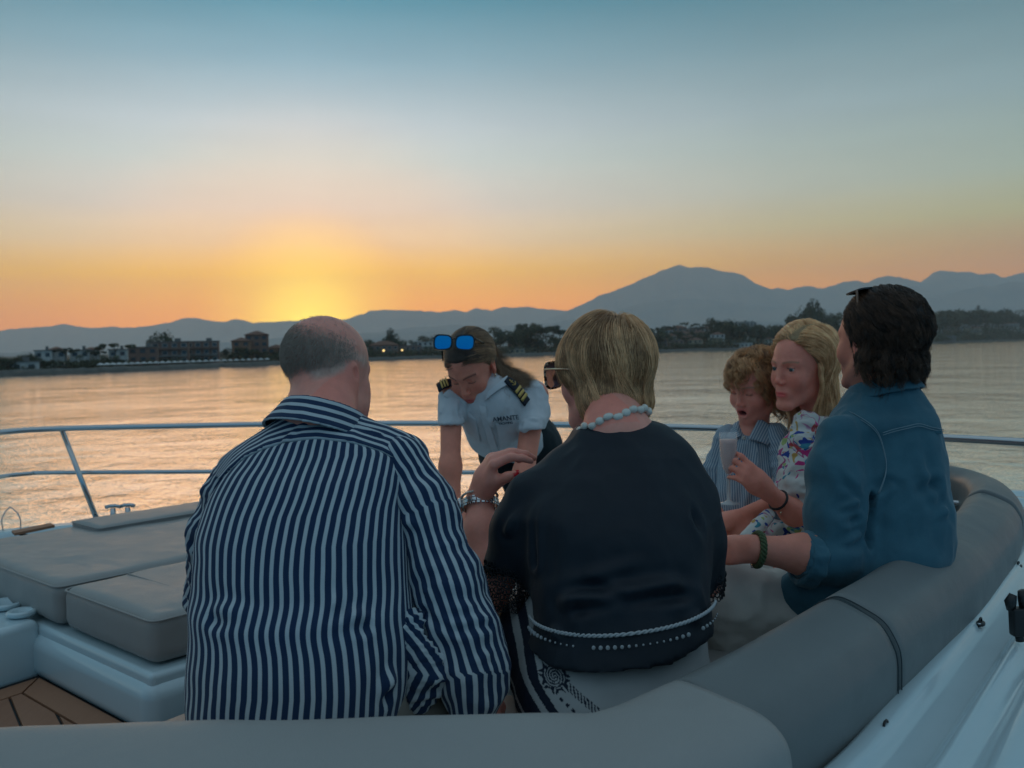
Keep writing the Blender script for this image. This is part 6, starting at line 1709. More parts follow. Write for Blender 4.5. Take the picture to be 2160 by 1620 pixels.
# sunglasses pushed up on the hair
m_blk = material('black_glossy_frame', (.008, .009, .012), .2)[0]
m_blue, T, b = material('blue_mirror_lens', (.0, .30, .75), .18, .8)
v = T.node('ShaderNodeTexCoord').outputs['Object']
g3 = at(957, 722, 2.72); M3g = axes(g3 - (h3 + M3[2] * .02), M3[2]); M3g = axes(np.array([-.22, -1, .18]), (0.03, 0, 1))
glasses('sunglasses', M3g, g3, 'black sunglasses with bright blue mirrored lenses pushed up on the officer hair', m_blk, m_blue, m_blk, w=.053, hgt=.041, gap=.016, sq=3.4, arm_len=.13, arm_drop=-.045, armw=1.3)
ear3 = h3 + M3[0] * .074 * SC3 * -1 + M3[1] * .0 + M3[2] * -.036
t = MB(); t.tube([ear3 + np.array([0, -.006, .004]), ear3 + np.array([0, -.008, -.006])], .0028, 8); t.build('earring', m_gold, P3, True)

# white uniform shirt
m_ws, T, b, n_ = cloth('white_uniform_cotton', (.62, .64, .66), .8, bump=.25, mott=.10)
sh3 = union([ch3, cone(shL3, at(1046, 846, 2.90), .040, .060), cone(at(1046, 846, 2.90), shR3, .060, .042), cone(at(1046, 850, 2.88), at(1050, 905, 2.98), .10, .10)], .04)
trunk3 = lambda P: smax(sh3(P), -sphere(h3 + M3[2] * -.10 + M3[1] * -.02, .055)(P), .01)
C3 = lambda px, py, d=2.80: at(px, py, d)
lines3 = [([C3(1020, 850), C3(1030, 880), C3(1040, 910), C3(1050, 960)], .009, .007), ([C3(975, 850), C3(985, 880), C3(1000, 905)], .010, -.006), ([C3(1100, 850), C3(1090, 880), C3(1085, 910)], .009, -.006), ([C3(1075, 845), C3(1078, 880)], .008, .005),
  ([C3(960, 880), C3(990, 895), C3(1020, 900)], .008, .005), ([C3(1050, 905), C3(1080, 912), C3(1110, 905)], .008, .005), ([C3(1000, 925), C3(1030, 935), C3(1060, 925)], .008, -.005)]
slv3 = union([smaxf(chain([shL3 + np.array([.012, 0, .0]), at(951, 868, 2.83), at(949, 902, 2.80)], [.036, .037, .039], .02), half(at(949, 897, 2.8), (0, -.15, -1))), smaxf(chain([shR3 + np.array([-.012, 0, .0]), at(1130, 868, 2.88), at(1122, 912, 2.82)], [.038, .040, .042], .02), half(at(1124, 907, 2.82), (0.0, -.15, -1)))], .004)
full3 = lambda P: smin(trunk3(P), slv3(P), .025)
lines3 += [([C3(930, 870), C3(950, 876), C3(972, 872)], .006, .004), ([C3(975, 835), C3(972, 860), C3(970, 895)], .006, -.006), ([C3(1095, 865), C3(1100, 885), C3(1100, 905)], .006, -.006), ([C3(1110, 880), C3(1130, 884), C3(1150, 878)], .006, .004)]
sculpt('shirt', full3, (-.30, 2.62, .62), (.30, 3.42, 1.05), .0055, m_ws, P3, disp=lambda V, N: folds(V, .006, (11, 11, 7), 61) + creases(V, lines3))
# collar leaves
def patch(name, pts, thick, mat, parent, f=None, lift=.004, n=10, seed=0):
    """a soft four-cornered cloth patch given by corner points (world), laid on field f"""
    a, b_, c, d = [np.array(p, float) for p in pts]; V = []
    for i in range(n):
        for j in range(n):
            s, t = i / (n - 1), j / (n - 1); V.append((a * (1 - s) + b_ * s) * (1 - t) + (d * (1 - s) + c * s) * t)
    V = np.array(V)
    nrm = np.cross(b_ - a, d - a); nrm /= np.linalg.norm(nrm)
    if nrm @ (np.array([0, 0, CAM_Z]) - a) < 0: nrm = -nrm
    if f is not None:
        for _ in range(10): V = V - nrm * np.clip(f(V.astype(np.float32)), -.05, .05)[:, None] * .8
    V = V + nrm * lift
    F = [(i * n + j, i * n + j + 1, (i + 1) * n + j + 1, (i + 1) * n + j) for i in range(n - 1) for j in range(n - 1)]
    o = obj(name, mesh_from(name, V, F, attrs={'u': (V - a) @ (b_ - a) / np.linalg.norm(b_ - a)}), mat, parent); m = o.modifiers.new('s', 'SOLIDIFY'); m.thickness = thick; m.offset = 0
    return o
patch('collar', [at(1062, 812, 2.86), at(1020, 843, 2.80), at(1018, 858, 2.80), at(1068, 830, 2.84)], .003, m_ws, P3, trunk3, .010)
patch('collar', [at(962, 830, 2.84), at(975, 842, 2.80), at(968, 858, 2.80), at(950, 845, 2.84)], .003, m_ws, P3, trunk3, .007)
patch('placket', [at(1010, 852, 2.8), at(1024, 850, 2.8), at(1052, 950, 2.9), at(1036, 955, 2.9)], .003, m_ws, P3, trunk3, .002)
patch('pocket', [at(1044, 888, 2.8), at(1096, 880, 2.82), at(1098, 922, 2.88), at(1050, 932, 2.9)], .0025, m_ws, P3, trunk3, .002)
patch('pocket', [at(962, 892, 2.8), at(1004, 893, 2.8), at(1014, 925, 2.88), at(980, 922, 2.88)], .0025, m_ws, P3, trunk3, .002)
m_navy = material('navy_felt', (.008, .011, .022), .8)[0]; m_gold2 = material('gold_braid', (.62, .42, .12), .5, .3)[0]
def epaulette(p0, p1, w, nstripe, s0, anchor, f, M_up):
    p0, p1 = np.array(p0), np.array(p1); ax_ = p1 - p0; L = np.linalg.norm(ax_); ax_ /= L; up = np.array(M_up, float); up -= ax_ * (up @ ax_); up /= np.linalg.norm(up); sd = np.cross(ax_, up)
    n, m = 14, 6; V = []
    for i in range(n):
        for j in range(m):
            s = i / (n - 1); t_ = (j / (m - 1) - .5) * w * (1 if s > .15 else .75 + .25 * s / .15); V.append(p0 + ax_ * s * L + sd * t_ + up * (.010 - .022 * (2 * s - 1) ** 2 * .5 - 7 * t_ * t_))
    ride = lambda Q, gap: [q + up * (gap + max(0, float(-f(np.array([q], np.float32))[0])) * 1.25) for q in Q]
    V = ride(V, .009)
    F = [(i * m + j, i * m + j + 1, (i + 1) * m + j + 1, (i + 1) * m + j) for i in range(n - 1) for j in range(m - 1)]
    o = obj('epaulette', mesh_from('epaulette', V, F), m_navy, P3); q = o.modifiers.new('s', 'SOLIDIFY'); q.thickness = .005; q.offset = 0
    for k in range(nstripe):
        s = s0 + k * .15; V2 = []
        for i in range(2):
            for j in range(m):
                ss = s + i * .095; t_ = (j / (m - 1) - .5) * w * 1.03; V2.append(p0 + ax_ * ss * L + sd * t_ + up * (.010 + .0036 - .022 * (2 * ss - 1) ** 2 * .5 - 7 * t_ * t_))
        V2 = ride(V2, .0128)
        g_ = obj('gold_stripe', mesh_from('gold_stripe', V2, [(j, j + 1, m + j + 1, m + j) for j in range(m - 1)]), m_gold2, o if False else P3); q = g_.modifiers.new('s', 'SOLIDIFY'); q.thickness = .002; q.offset = 0
    if anchor:
        c = ride([p0 + ax_ * L * .24 + up * .009], .0145)[0]; t = MB(); r = .0095
        t.tube([c - ax_ * r * 1.1, c + ax_ * r * 1.0], .0011, 6); t.tube([c - ax_ * r * .55 - sd * r * .6, c - ax_ * r * .55 + sd * r * .6], .0010, 6)
        t.tube([c + ax_ * (r * (1 - .75 * abs(a) ** 1.6)) + sd * r * a for a in np.linspace(-1, 1, 9)], .0012, 6)
        t.tube([c - ax_ * r * 1.25 + (ax_ * math.cos(a) + sd * math.sin(a)) * r * .25 for a in np.linspace(0, 6.28, 9)], .0008, 5)
        t.build('anchor_badge', m_gold2, P3, True)
epaulette(at(1058, 811, 2.83), at(1110, 852, 2.83), .036, 3, .46, True, full3, (.25, -.75, .75))
epaulette(at(962, 812, 2.85), at(924, 822, 2.84), .036, 3, .42, False, full3, (-.25, -.75, .75))
m_ink = material('navy_print', (.02, .04, .06), .8)[0]
def lettering(txt, size, c, right, up, parent, mat, name='lettering', sx=1.0):
    cu = bpy.data.curves.new(name, 'FONT'); cu.body = txt; cu.size = size; cu.align_x = 'CENTER'; cu.align_y = 'CENTER'; cu.extrude = .0002; cu.offset = .0004
    o0 = bpy.data.objects.new(name, cu); COL.objects.link(o0); bpy.context.view_layer.update()
    me = bpy.data.meshes.new_from_object(o0.evaluated_get(bpy.context.evaluated_depsgraph_get())); bpy.data.objects.remove(o0)
    V = np.array([v.co[:] for v in me.vertices]); r = np.array(right, float); r /= np.linalg.norm(r); u = np.array(up, float); u -= r * (u @ r); u /= np.linalg.norm(u); n = np.cross(r, u)
    W_ = c + V[:, :1] * r * sx + V[:, 1:2] * u + V[:, 2:3] * n
    for v, p in zip(me.vertices, W_): v.co = p
    me.materials.clear(); me.name = name; return obj(name, me, mat, parent)
cL = hit(trunk3, 1067, 886, 2.5, 3.4) + np.array([0, -.020, .006]); rt = at(1088, 884, 2.83) - at(1048, 888, 2.81)
lettering('AMANTE', .0215, cL, rt, (0, .5, 1), P3, m_ink, sx=1.0)
cL2 = hit(trunk3, 1067, 894, 2.5, 3.4) + np.array([0, -.019, .003]); lettering('YACHTING', .009, cL2, rt, (0, .5, 1), P3, m_ink)
m_nt = cloth('dark_navy_trousers', (.008, .018, .022), .8)[0]
tr3 = union([ell(at(1100, 938, 3.42), (.150, .13, .135)), cone(at(1062, 960, 3.38), np.array([.02, 3.42, .55]), .088, .062), cone(at(1135, 960, 3.40), np.array([.14, 3.44, .55]), .085, .062), cone((.02, 3.42, .55), (.02, 3.46, .06), .062, .045), cone((.14, 3.44, .55), (.16, 3.46, .06), .062, .045)], .05)
sculpt('trousers', tr3, (-.20, 3.15, .0), (.36, 3.66, .95), .009, m_nt, P3, disp=lambda V, N: folds(V, .004, (12, 12, 6), 5))
for x_ in (.02, .16): sculpt('shoe', union([ell((x_, 3.42, .04), (.038, .11, .035)), rbox((x_, 3.42, .012), (.04, .118, .012), .01)], .02), (x_ - .06, 3.28, -.01), (x_ + .06, 3.56, .12), .008, m_shoe, P3)

# ------------------------------------------------------------------ 4. curly haired boy
P4 = person((at(1590, 1140, 2.7)[0], 2.72, .36), 'young boy with curly auburn hair in a blue pinstriped shirt, mouth open')
S4 = (.92, .34, .24); SC4 = .86
h4 = at(1596, 818, 2.66); M4 = yaw_axes(128, -12, -3)
hf4 = hframe(head_field(w=1.0, child=1.0, nose=.93, jaw=.9, mouth_open=1.0, brow=.7), M4, h4, SC4)
shL4 = at(1530, 922, 2.68); shR4 = at(1640, 918, 2.62); elR4 = at(1668, 1046, 2.50); wrR4 = at(1552, 1092, 2.42); elL4 = at(1508, 1050, 2.70); wrL4 = at(1520, 1120, 2.5)
H4, _ = hand_field(wrR4, (-.9, -.2, -.25), (0, -.6, .8), curl=(25, 30, 20), side=1, s=.72)
H4b, _ = hand_field(wrL4, (-.3, -.8, -.1), (0, 0, 1), curl=(25, 30, 20), side=-1, s=.72)
f4a, f4b = hand_union(H4), hand_union(H4b)
T4 = [rowpx(884, 1560, 1618, 2.67, .042), rowpx(904, 1538, 1634, 2.67, .058), rowpx(930, 1520, 1650, 2.66, .072), rowpx(980, 1512, 1656, 2.65, .080), rowpx(1040, 1508, 1658, 2.64, .085), rowpx(1100, 1510, 1655, 2.64, .09), rowpx(1160, 1515, 1655, 2.65, .09)]
tf4 = loft(T4, 2.2, .015)
c4 = union([cone(h4 + np.array([0, .0, -.03]), at(1590, 915, 2.67), .040, .044), torso_core(tf4, .014, .45), cone(shR4, elR4, .024, .024), cone(elR4, wrR4, .026, .0185), cone(shL4, elL4, .026, .024), cone(elL4, wrL4, .024, .018),
   cone(at(1655, 1160, 2.66), at(1560, 1122, 2.44), .056, .044), cone(at(1560, 1122, 2.44), at(1540, 1330, 2.42), .044, .03), cone(at(1600, 1175, 2.78), at(1500, 1140, 2.62), .056, .044), cone(at(1500, 1140, 2.62), at(1480, 1330, 2.6), .044, .03)], .02)
bf4 = lambda P: smin(smin(hf4(P), c4(P), .018), smin(f4a(P), f4b(P), .003), .010)
def col4(V, N):
    L, C = head_col(V, M4, h4, SC4, skin=S4, lip=(.78, .17, .15), brow=(.36, .22, .14), lid=-.0015, child=1.0, mouth_open=1.0)
    far = np.linalg.norm(V - h4, axis=1) > .15; C[far] = tint(V[far], S4, .06, 30); return C
body_mesh('body', bf4, (.50, 2.25, .16), (.86, 2.95, 1.05), .0065, h4, .0027, m_skin, P4, col4, head_r=.115)
m_teeth = material('teeth', (.7, .66, .58), .3)[0]
tq = h4 + (M4[1] * .079 + M4[2] * (-.0555)) * SC4; t = MB(); M = Matrix(((M4[0][0], M4[1][0], M4[2][0], tq[0]), (M4[0][1], M4[1][1], M4[2][1], tq[1]), (M4[0][2], M4[1][2], M4[2][2], tq[2]), (0, 0, 0, 1)))
t.box((0, 0, 0), (.018, .006, .005), M=M); t.build('teeth', m_teeth, P4, bevel=.001)
m_hr4 = hair_mat('auburn_curls', (.26, .10, .04), (.95, .52, .24), .4)
m_cap4 = noisy('auburn_underhair', (.10, .05, .028), (.2, .11, .06), 60, .7, bump=.6, bscale=200, bdist=.003)
cap4 = lambda P: smax(union([ell((0, -.024, .044), (.081, .098, .086)), ell((0, .011, .033), (.073, .088, .081)), ell((0, -.045, -.035), (.070, .052, .062))], .03)(P), P[:, 1] * .85 - P[:, 2] * .62 + .012, .008)
cap_s(cap4, M4, h4, m_cap4, P4, SC4)
rp, rn = scalp_points(6500, 37, lambda P: (P[:, 1] * .85 - P[:, 2] * .62 + .006 < 0) & (P[:, 2] > -.055))
def flow4(P, t):
    d = P - np.array([0, -.03, .125]); d[:, 2] = 0; d /= np.linalg.norm(d, axis=1)[:, None] + 1e-6
    return d * np.clip((P[:, 2:3] - .0) / .08, 0, 1) + np.array([0, 0, -1.]) * np.clip(1.1 - P[:, 2:3] / .14, .2, 1.2) + .8 * np.stack([vnoise(P, 32, 5), vnoise(P, 32, 6), vnoise(P, 32, 7)], 1)
hs = grow_hair(rp, rn, RNG.uniform(.07, .125, len(rp)), 26, flow4, off=.006, layer=RNG.uniform(0, 1, len(rp)) * .020, seed=9, stiff=.4, clump=.5, cscale=45, curl=.011, cfreq=120, pull=.4, pull_z=-.03)
hs, lk_ = lockify(hs, 4, 190, .85, .001)
curves_obj('hair', to_world(hs, M4, h4, SC4), .00042, m_hr4, P4, lock=lk_)
m_s4 = stripe_mat('blue_pinstripe', (.17, .25, .33), (.50, .55, .58), .0072, .5, soft=.12)
cx4 = lambda z: np.interp(z, [r[0] for r in T4][::-1], [r[1] for r in T4][::-1])
def u4(V, N): return {'u': (V[:, 0] - cx4(V[:, 2])) * 1.08 + .35 * (V[:, 1] - 2.6) * np.sign(V[:, 0] - cx4(V[:, 2])) + .006 * fbm(V, 9, 3, 3)}
lines4 = [([at(1600, 930, 2.57), at(1590, 1000, 2.56), at(1570, 1070, 2.55)], .012, .006), ([at(1640, 960, 2.56), at(1625, 1030, 2.55), at(1600, 1080, 2.55)], .010, -.007), ([at(1530, 950, 2.6), at(1525, 1020, 2.58), at(1535, 1080, 2.57)], .010, -.005)]
nk4 = cone(at(1590, 872, 2.66), at(1566, 925, 2.56), .046, .020)
sculpt('shirt', lambda P: smax(tf4(P), -nk4(P), .004), (.50, 2.48, .38), (.90, 2.82, .90), .0055, m_s4, P4, disp=lambda V, N: folds(V, .004, (12, 12, 7), 71) + creases(V, lines4), attrs=u4)
sleeve('shirt_sleeve', [shR4 + np.array([-.006, 0, .006]), at(1662, 985, 2.56), at(1664, 1036, 2.51)], [.034, .041, .040], m_s4, P4, 73, amp=.005, sc=(22, 22, 22), k=.02, h=.005, rings=.002)
sleeve('shirt_sleeve', [shL4 + np.array([.006, 0, .004]), at(1512, 990, 2.70), at(1508, 1050, 2.70)], [.034, .038, .036], m_s4, P4, 75, amp=.005, sc=(22, 22, 22), k=.02, h=.005)
patch('collar', [at(1602, 880, 2.62), at(1640, 895, 2.60), at(1628, 925, 2.56), at(1582, 912, 2.57)], .003, m_s4, P4, tf4, .010)
patch('collar', [at(1552, 878, 2.62), at(1566, 900, 2.58), at(1545, 902, 2.58), at(1536, 890, 2.60)], .003, m_s4, P4, tf4, .009)
bt = hit(tf4, 1568, 923, 2.4, 2.8); t = MB(); t.lathe([(.0005, .0), (.005, .0), (.0055, .001), (.004, .002)], n=14, M=Matrix.Translation(tuple(bt + np.array([0, -.006, 0]))) @ Matrix.Rotation(R_(90), 4, 'X')); t.build('button', m_pearl, P4, True)
m_coral = cloth('coral_shorts_cloth', (.42, .15, .12), .85)[0]
sculpt('shorts', union([cone(at(1660, 1165, 2.68), at(1612, 1146, 2.56), .066, .062), cone(at(1610, 1180, 2.80), at(1556, 1160, 2.70), .066, .062)], .03), (.48, 2.42, .22), (.96, 2.95, .56), .007, m_coral, P4, disp=lambda V, N: folds(V, .003, (16, 16, 16), 4))

# ------------------------------------------------------------------ 5. young blonde woman in the floral shirt
P5 = person((at(1740, 1180, 2.5)[0], 2.5, .36), 'young woman with long blonde hair in floral shirt holding a champagne flute')
S5 = (.92, .32, .225); SC5 = .93
h5 = at(1693, 776, 2.50); M5 = yaw_axes(121, -3, -3)
hf5 = hframe(head_field(w=.93, jaw=.66, nose=.93, lid=.30, brow=.45, lips=.92), M5, h5, SC5)
T5 = [rowpx(858, 1700, 1765, 2.52, .045), rowpx(876, 1682, 1795, 2.52, .065), rowpx(905, 1672, 1826, 2.50, .085), rowpx(960, 1672, 1840, 2.49, .098), rowpx(1030, 1672, 1832, 2.48, .10), rowpx(1100, 1668, 1825, 2.48, .105), rowpx(1180, 1665, 1840, 2.48, .12), rowpx(1240, 1665, 1850, 2.48, .12)]
tf5 = loft(T5, 2.2)
shL5 = at(1694, 898, 2.44); elL5 = at(1708, 1108, 2.36); wrL5 = at(1618, 1036, 2.30)
pd5 = at(1566, 990, 2.285) - wrL5
H5, tips5 = hand_field(wrL5, pd5, (.10, -1, .25), curl=((22, 40, 22), (30, 42, 24), (36, 44, 24), (44, 42, 22)), thumb=(20, 55, 10, 10), side=1, s=.88, spread=7)
fh5 = hand_union(H5)
c5 = union([cone(h5 + np.array([.01, .0, -.03]), at(1738, 888, 2.52), .043, .048), torso_core(tf5, .02, .50), cone(shL5, elL5, .022, .032), cone(elL5, wrL5 * .4 + elL5 * .6, .034, .031), cone(wrL5 * .4 + elL5 * .6, wrL5, .031, .0205),
   cone(at(1790, 1220, 2.5), at(1600, 1180, 2.62), .085, .06), cone(at(1600, 1180, 2.62), at(1600, 1350, 2.7), .06, .04)], .025)
bf5 = lambda P: smin(smin(hf5(P), c5(P), .02), fh5(P), .010)
def col5(V, N):
    L, C = head_col(V, M5, h5, SC5, skin=S5, lip=(.80, .11, .11), brow=(.42, .22, .13), lid=.0062)
    far = np.linalg.norm(V - h5, axis=1) > .16; C[far] = tint(V[far], S5, .06, 30); return C
body_mesh('body', bf5, (.50, 2.18, .16), (1.16, 2.80, 1.10), .0065, h5, .0026, m_skin, P5, col5)
m_eye, T, b = material('eye', (.6, .58, .55), .08)
v = T.attr('iris'); T.link(T.ramp(v, [(0, (.005, .005, .006)), (.30, (.005, .005, .006)), (.34, (.05, .09, .085)), (.80, (.07, .12, .11)), (.92, (.015, .02, .02)), (1.0, (.50, .46, .43))]), b.inputs['Base Color'])
def eyeball(M, c, s, side, gaze, parent):
    e = c + (M[0] * side * .0315 + M[1] * .0765 + M[2] * .0035) * s; r = .01185 * s; g_ = np.array(gaze, float); g_ /= np.linalg.norm(g_); V = []; n, m = 24, 18
    a_ = np.cross(g_, [0, 0, 1]); a_ /= np.linalg.norm(a_); b_ = np.cross(a_, g_); I = []
    for i in range(m + 1):
        for k in range(n):
            th = math.pi * (i / m) ** 1.4; ph = 2 * math.pi * k / n; V.append(e + r * (g_ * math.cos(th) * (1.04 if th < .45 else 1) + (a_ * math.cos(ph) + b_ * math.sin(ph)) * math.sin(th))); I.append(min(th / .62, 1))
    F = [(i * n + k, i * n + (k + 1) % n, (i + 1) * n + (k + 1) % n, (i + 1) * n + k) for i in range(m) for k in range(n)]
    obj('eye', mesh_from('eye', np.array(V), F, attrs={'iris': np.array(I)}), m_eye, parent)
for s in (-1, 1): eyeball(M5, h5, SC5, s, M5[1] + np.array([-.12, -.05, .02]), P5)
m_h5 = hair_mat('blonde_hair', (.55, .26, .10), (1.3, .86, .46), .36)
m_cap5 = noisy('blonde_underhair_warm', (.22, .13, .06), (.40, .28, .15), 60, .7, bump=.6, bscale=240, bdist=.003)
cap5 = lambda P: smax(union([ell((0, -.024, .044), (.079, .098, .085)), ell((0, .011, .032), (.071, .087, .079)), ell((0, -.050, -.045), (.068, .055, .080))], .04)(P), P[:, 1] * .86 - P[:, 2] * .62 - .006 + np.clip(-P[:, 2], 0, 1) * .2, .008)
cap_s(cap5, M5, h5, m_cap5, P5, SC5, R=.2)
part = np.array([-.020, 0, 0])
keep5 = lambda P: (P[:, 1] * .86 - P[:, 2] * .62 - .008 < 0) & (P[:, 2] > .0) & ((P[:, 2] > .045) | (P[:, 1] < .02))
rp, rn = scalp_points(12000, 41, keep5)
def flow5(P, t):
    x, y, z = P[:, 0:1], P[:, 1:2], P[:, 2:3]; sd = np.where(x > -.022, 1., -1.)
    top = np.clip((z - .03) / .07, 0, 1)
    T = top * (sd * np.array([1.1, 0, 0]) + np.array([0, -.35, .0])) + np.array([0, 0, -1.]) * np.clip(1.15 - z / .14, .22, 1.1)
    T = T + np.array([0, -1.0, 0]) * np.clip((y - .0) / .05, 0, 1) * np.clip((z + .06) / .10, 0, 1)
    low = np.clip((-.10 - z) / .04, 0, 1); sw = np.sin(x * 50 + y * 60 + 5 * vnoise(P, 10, 3)[:, None])
    return T + low * (np.array([.5, .5, 0]) * sw) + .22 * np.stack([vnoise(P, 16, 71), vnoise(P, 16, 72), 0 * P[:, 0]], 1)
L5 = .205 + .085 * np.clip(rp[:, 2] / .12, 0, 1) + RNG.normal(0, .014, len(rp))
hs = grow_hair(rp, rn, L5, 22, flow5, off=.004, layer=RNG.uniform(0, 1, len(rp)) ** 1.2 * .017, seed=12, stiff=.45, wav=.10, wfreq=48, clump=.35, cscale=30, pull=.6, pull_z=-.08,
   bodies=[((0, -.020, .040), (.078, .096, .085)), ((0, .012, .028), (.071, .080, .076)), ((0, .020, -.040), (.066, .062, .080)), ((0, -.035, -.06), (.066, .055, .09))])
hs, lk_ = lockify(hs, 5, 170, .6)
curves_obj('hair', to_world(hs, M5, h5, SC5), .00042, m_h5, P5, lock=lk_)
# floral shirt
m_fl, T, b = material('white_floral_cotton', (.6, .6, .58), .8)
v = T.node('ShaderNodeTexCoord').outputs['Object']; dv = T.node('ShaderNodeVectorMath', operation='ADD'); nn = T.node('ShaderNodeTexNoise'); T.link(v, nn.inputs['Vector']); nn.inputs['Scale'].default_value = 14; nn.inputs['Detail'].default_value = 1
sc_ = T.node('ShaderNodeVectorMath', operation='SCALE'); T.link(nn.outputs['Color'], sc_.inputs[0]); sc_.inputs['Scale'].default_value = .09; T.link(v, dv.inputs[0]); T.link(sc_.outputs[0], dv.inputs[1])
base = (.62, .61, .57); c = base
for i, (scale, thr, colr, w, mode) in enumerate([(15, .50, (.42, .06, .20), .026, 'line'), (13, .52, (.50, .20, .34), .024, 'line'), (11, .49, (.42, .05, .05), .016, 'line'), (26, .66, (.02, .06, .30), 0, 'blob'), (24, .68, (.04, .24, .32), 0, 'blob'), (22, .69, (.50, .30, .08), 0, 'blob'), (21, .68, (.34, .44, .16), 0, 'blob'), (28, .67, (.60, .04, .22), 0, 'blob')]):
    mp = T.mapping(dv.outputs[0], loc=(i * 3.7, i * 1.9, i * 2.3)); n_ = T.noise(mp, scale, 1, .4, .8)
    if mode == 'line':
        lm_ = T.math('SUBTRACT', 1.0, T.ramp(T.math('ABSOLUTE', T.math('SUBTRACT', n_, thr)), [(0, 0), (w * .6, 0), (w, 1)])); msk = T.math('MULTIPLY', lm_, T.ramp(T.noise(mp, scale * .45, 0), [(.52, 0), (.55, 1)]))
    else: msk = T.ramp(n_, [(thr, 0), (thr + .012, 1)])
    c = T.mix(msk, c, colr)
T.link(c, b.inputs['Base Color']); T.link(T.bump(T.noise(v, 60, 3), .2, .002), b.inputs['Normal'])
sculpt('shirt', lambda P: smax(tf5(P), -cone(at(1690, 850, 2.46), at(1674, 905, 2.40), .045, .015)(P), .004), (.66, 2.30, .30), (1.08, 2.68, .92), .006, m_fl, P5, disp=lambda V, N: folds(V, .006, (12, 12, 8), 81))
sleeve('shirt_sleeve', [shL5 + np.array([.004, 0, .0]), at(1686, 960, 2.41), at(1680, 1035, 2.38), at(1692, 1098, 2.36)], [.042, .046, .052, .046], m_fl, P5, 83, amp=.008, sc=(18, 18, 14), k=.02, h=.005, rings=.003)
patch('collar', [at(1716, 862, 2.44), at(1745, 872, 2.43), at(1712, 912, 2.38), at(1668, 888, 2.40)], .003, m_fl, P5, tf5, .014)
sculpt('skirt', union([cone(at(1780, 1215, 2.5), at(1600, 1165, 2.58), .10, .072), ell(at(1640, 1120, 2.42), (.05, .04, .035))], .04), (.48, 2.25, .26), (1.12, 2.75, .62), .007, m_fl, P5, disp=lambda V, N: folds(V, .007, (18, 18, 18), 84))
sleeve('cuff', [at(1622, 1086, 2.30), at(1600, 1110, 2.25), at(1575, 1136, 2.20)], [.017, .019, .018], m_fl, P5, 86, amp=.002, h=.004, k=.01)
axb = elL5 - wrL5; axb /= np.linalg.norm(axb); ub = np.cross(axb, [0, 1, 0]); ub /= np.linalg.norm(ub); vb = np.cross(axb, ub); bc = wrL5 + axb * .045
t = MB(); t.tube([bc + ub * math.cos(a) * .0265 + vb * math.sin(a) * .0265 + axb * .003 * math.sin(a) for a in np.linspace(0, 2 * math.pi, 26)], .0033, 8, cap=False)
br5 = empty('bracelet', bc, 'black cord bracelet on the wrist of the hand holding the flute', 'bracelet'); t.build('cord', m_rub, br5, True)
t = MB(); t.tube([bc - ub * .0 - vb * .0 + np.array([0, -.02, -.026]), bc + np.array([0, -.021, -.034])], .0022, 8); t.build('gold_charm', m_gold, br5, True)
m_nnail = material('natural_nail', (.85, .48, .40), .3)[0]
for (tp_, td_) in tips5[:4]: nail(tp_, td_, (.1, -1, .3), m_nnail, P5, w=.0045, l=.006, up=.0055)

# champagne flute
gx = at(1537, 1000, 2.318); zb = at(1537, 1062, 2.318)[2]; zt = at(1537, 912, 2.318)[2]; H = zt - zb
m_gl, T, b = material('clear_glass', (.9, .93, .94), .03, spec=.8); b.inputs['Alpha'].default_value = .22
m_gs = material('glass_stem', (.75, .72, .68), .05, spec=1.0, Alpha=.55)[0]
m_rose, T, b = material('rose_champagne', (.90, .50, .40), .3); b.inputs['Alpha'].default_value = .85; b.inputs['Subsurface Weight'].default_value = .3; b.inputs['Subsurface Radius'].default_value = (.02, .015, .01)
flute = empty('champagne_flute', (gx[0], gx[1], zb), 'champagne flute of pink sparkling wine held in front of the boy', 'glass')
t = MB(); t.lathe([(.0285, 0), (.0288, .0012), (.012, .004), (.005, .010), (.0038, .03), (.0036, H * .36), (.006, H * .40)], (gx[0], gx[1], zb), 32); t.build('stem', m_gs, flute, True)
t = MB(); t.lathe([(.001, H * .385), (.008, H * .41), (.0150, H * .50), (.0205, H * .66), (.0228, H * .85), (.0222, H), (.0214, H), (.0219, H * .85), (.0196, H * .66), (.0141, H * .505), (.0073, H * .425), (.001, H * .41)], (gx[0], gx[1], zb), 32); t.build('bowl', m_gl, flute, True)
t = MB(); t.lathe([(.001, H * .415), (.0070, H * .430), (.0137, H * .510), (.0191, H * .66), (.0213, H * .85), (.0213, H * .90), (.001, H * .90)], (gx[0], gx[1], zb), 32); t.build('sparkling_wine', m_rose, flute, True)

# ------------------------------------------------------------------ 6. dark haired man in the denim shirt
P6 = person((at(1790, 1300, 2.1)[0], 2.08, .36), 'man with wavy dark hair in blue denim shirt seated at the right')
S6 = (.72, .25, .17)
h6 = at(1853, 722, 2.06); M6 = yaw_axes(27, 4, 0)
SC6 = .94; hf6 = hframe(head_field(w=1.0, jaw=1.05), M6, h6, SC6)
T6 = [rowpx(792, 1822, 1918, 2.05, .055), rowpx(822, 1800, 1932, 2.05, .068), rowpx(850, 1775, 1948, 2.05, .085), rowpx(880, 1752, 1966, 2.04, .105), rowpx(920, 1748, 1972, 2.04, .120), rowpx(980, 1745, 1984, 2.03, .132), rowpx(1050, 1741, 1990, 2.02, .14), rowpx(1110, 1730, 1994, 2.01, .145),
   rowpx(1170, 1712, 1986, 2.0, .15), rowpx(1230, 1690, 1950, 2.0, .15), rowpx(1300, 1680, 1915, 2.0, .15), rowpx(1370, 1690, 1900, 2.0, .14)]
tf6 = loft(T6, 2.3)
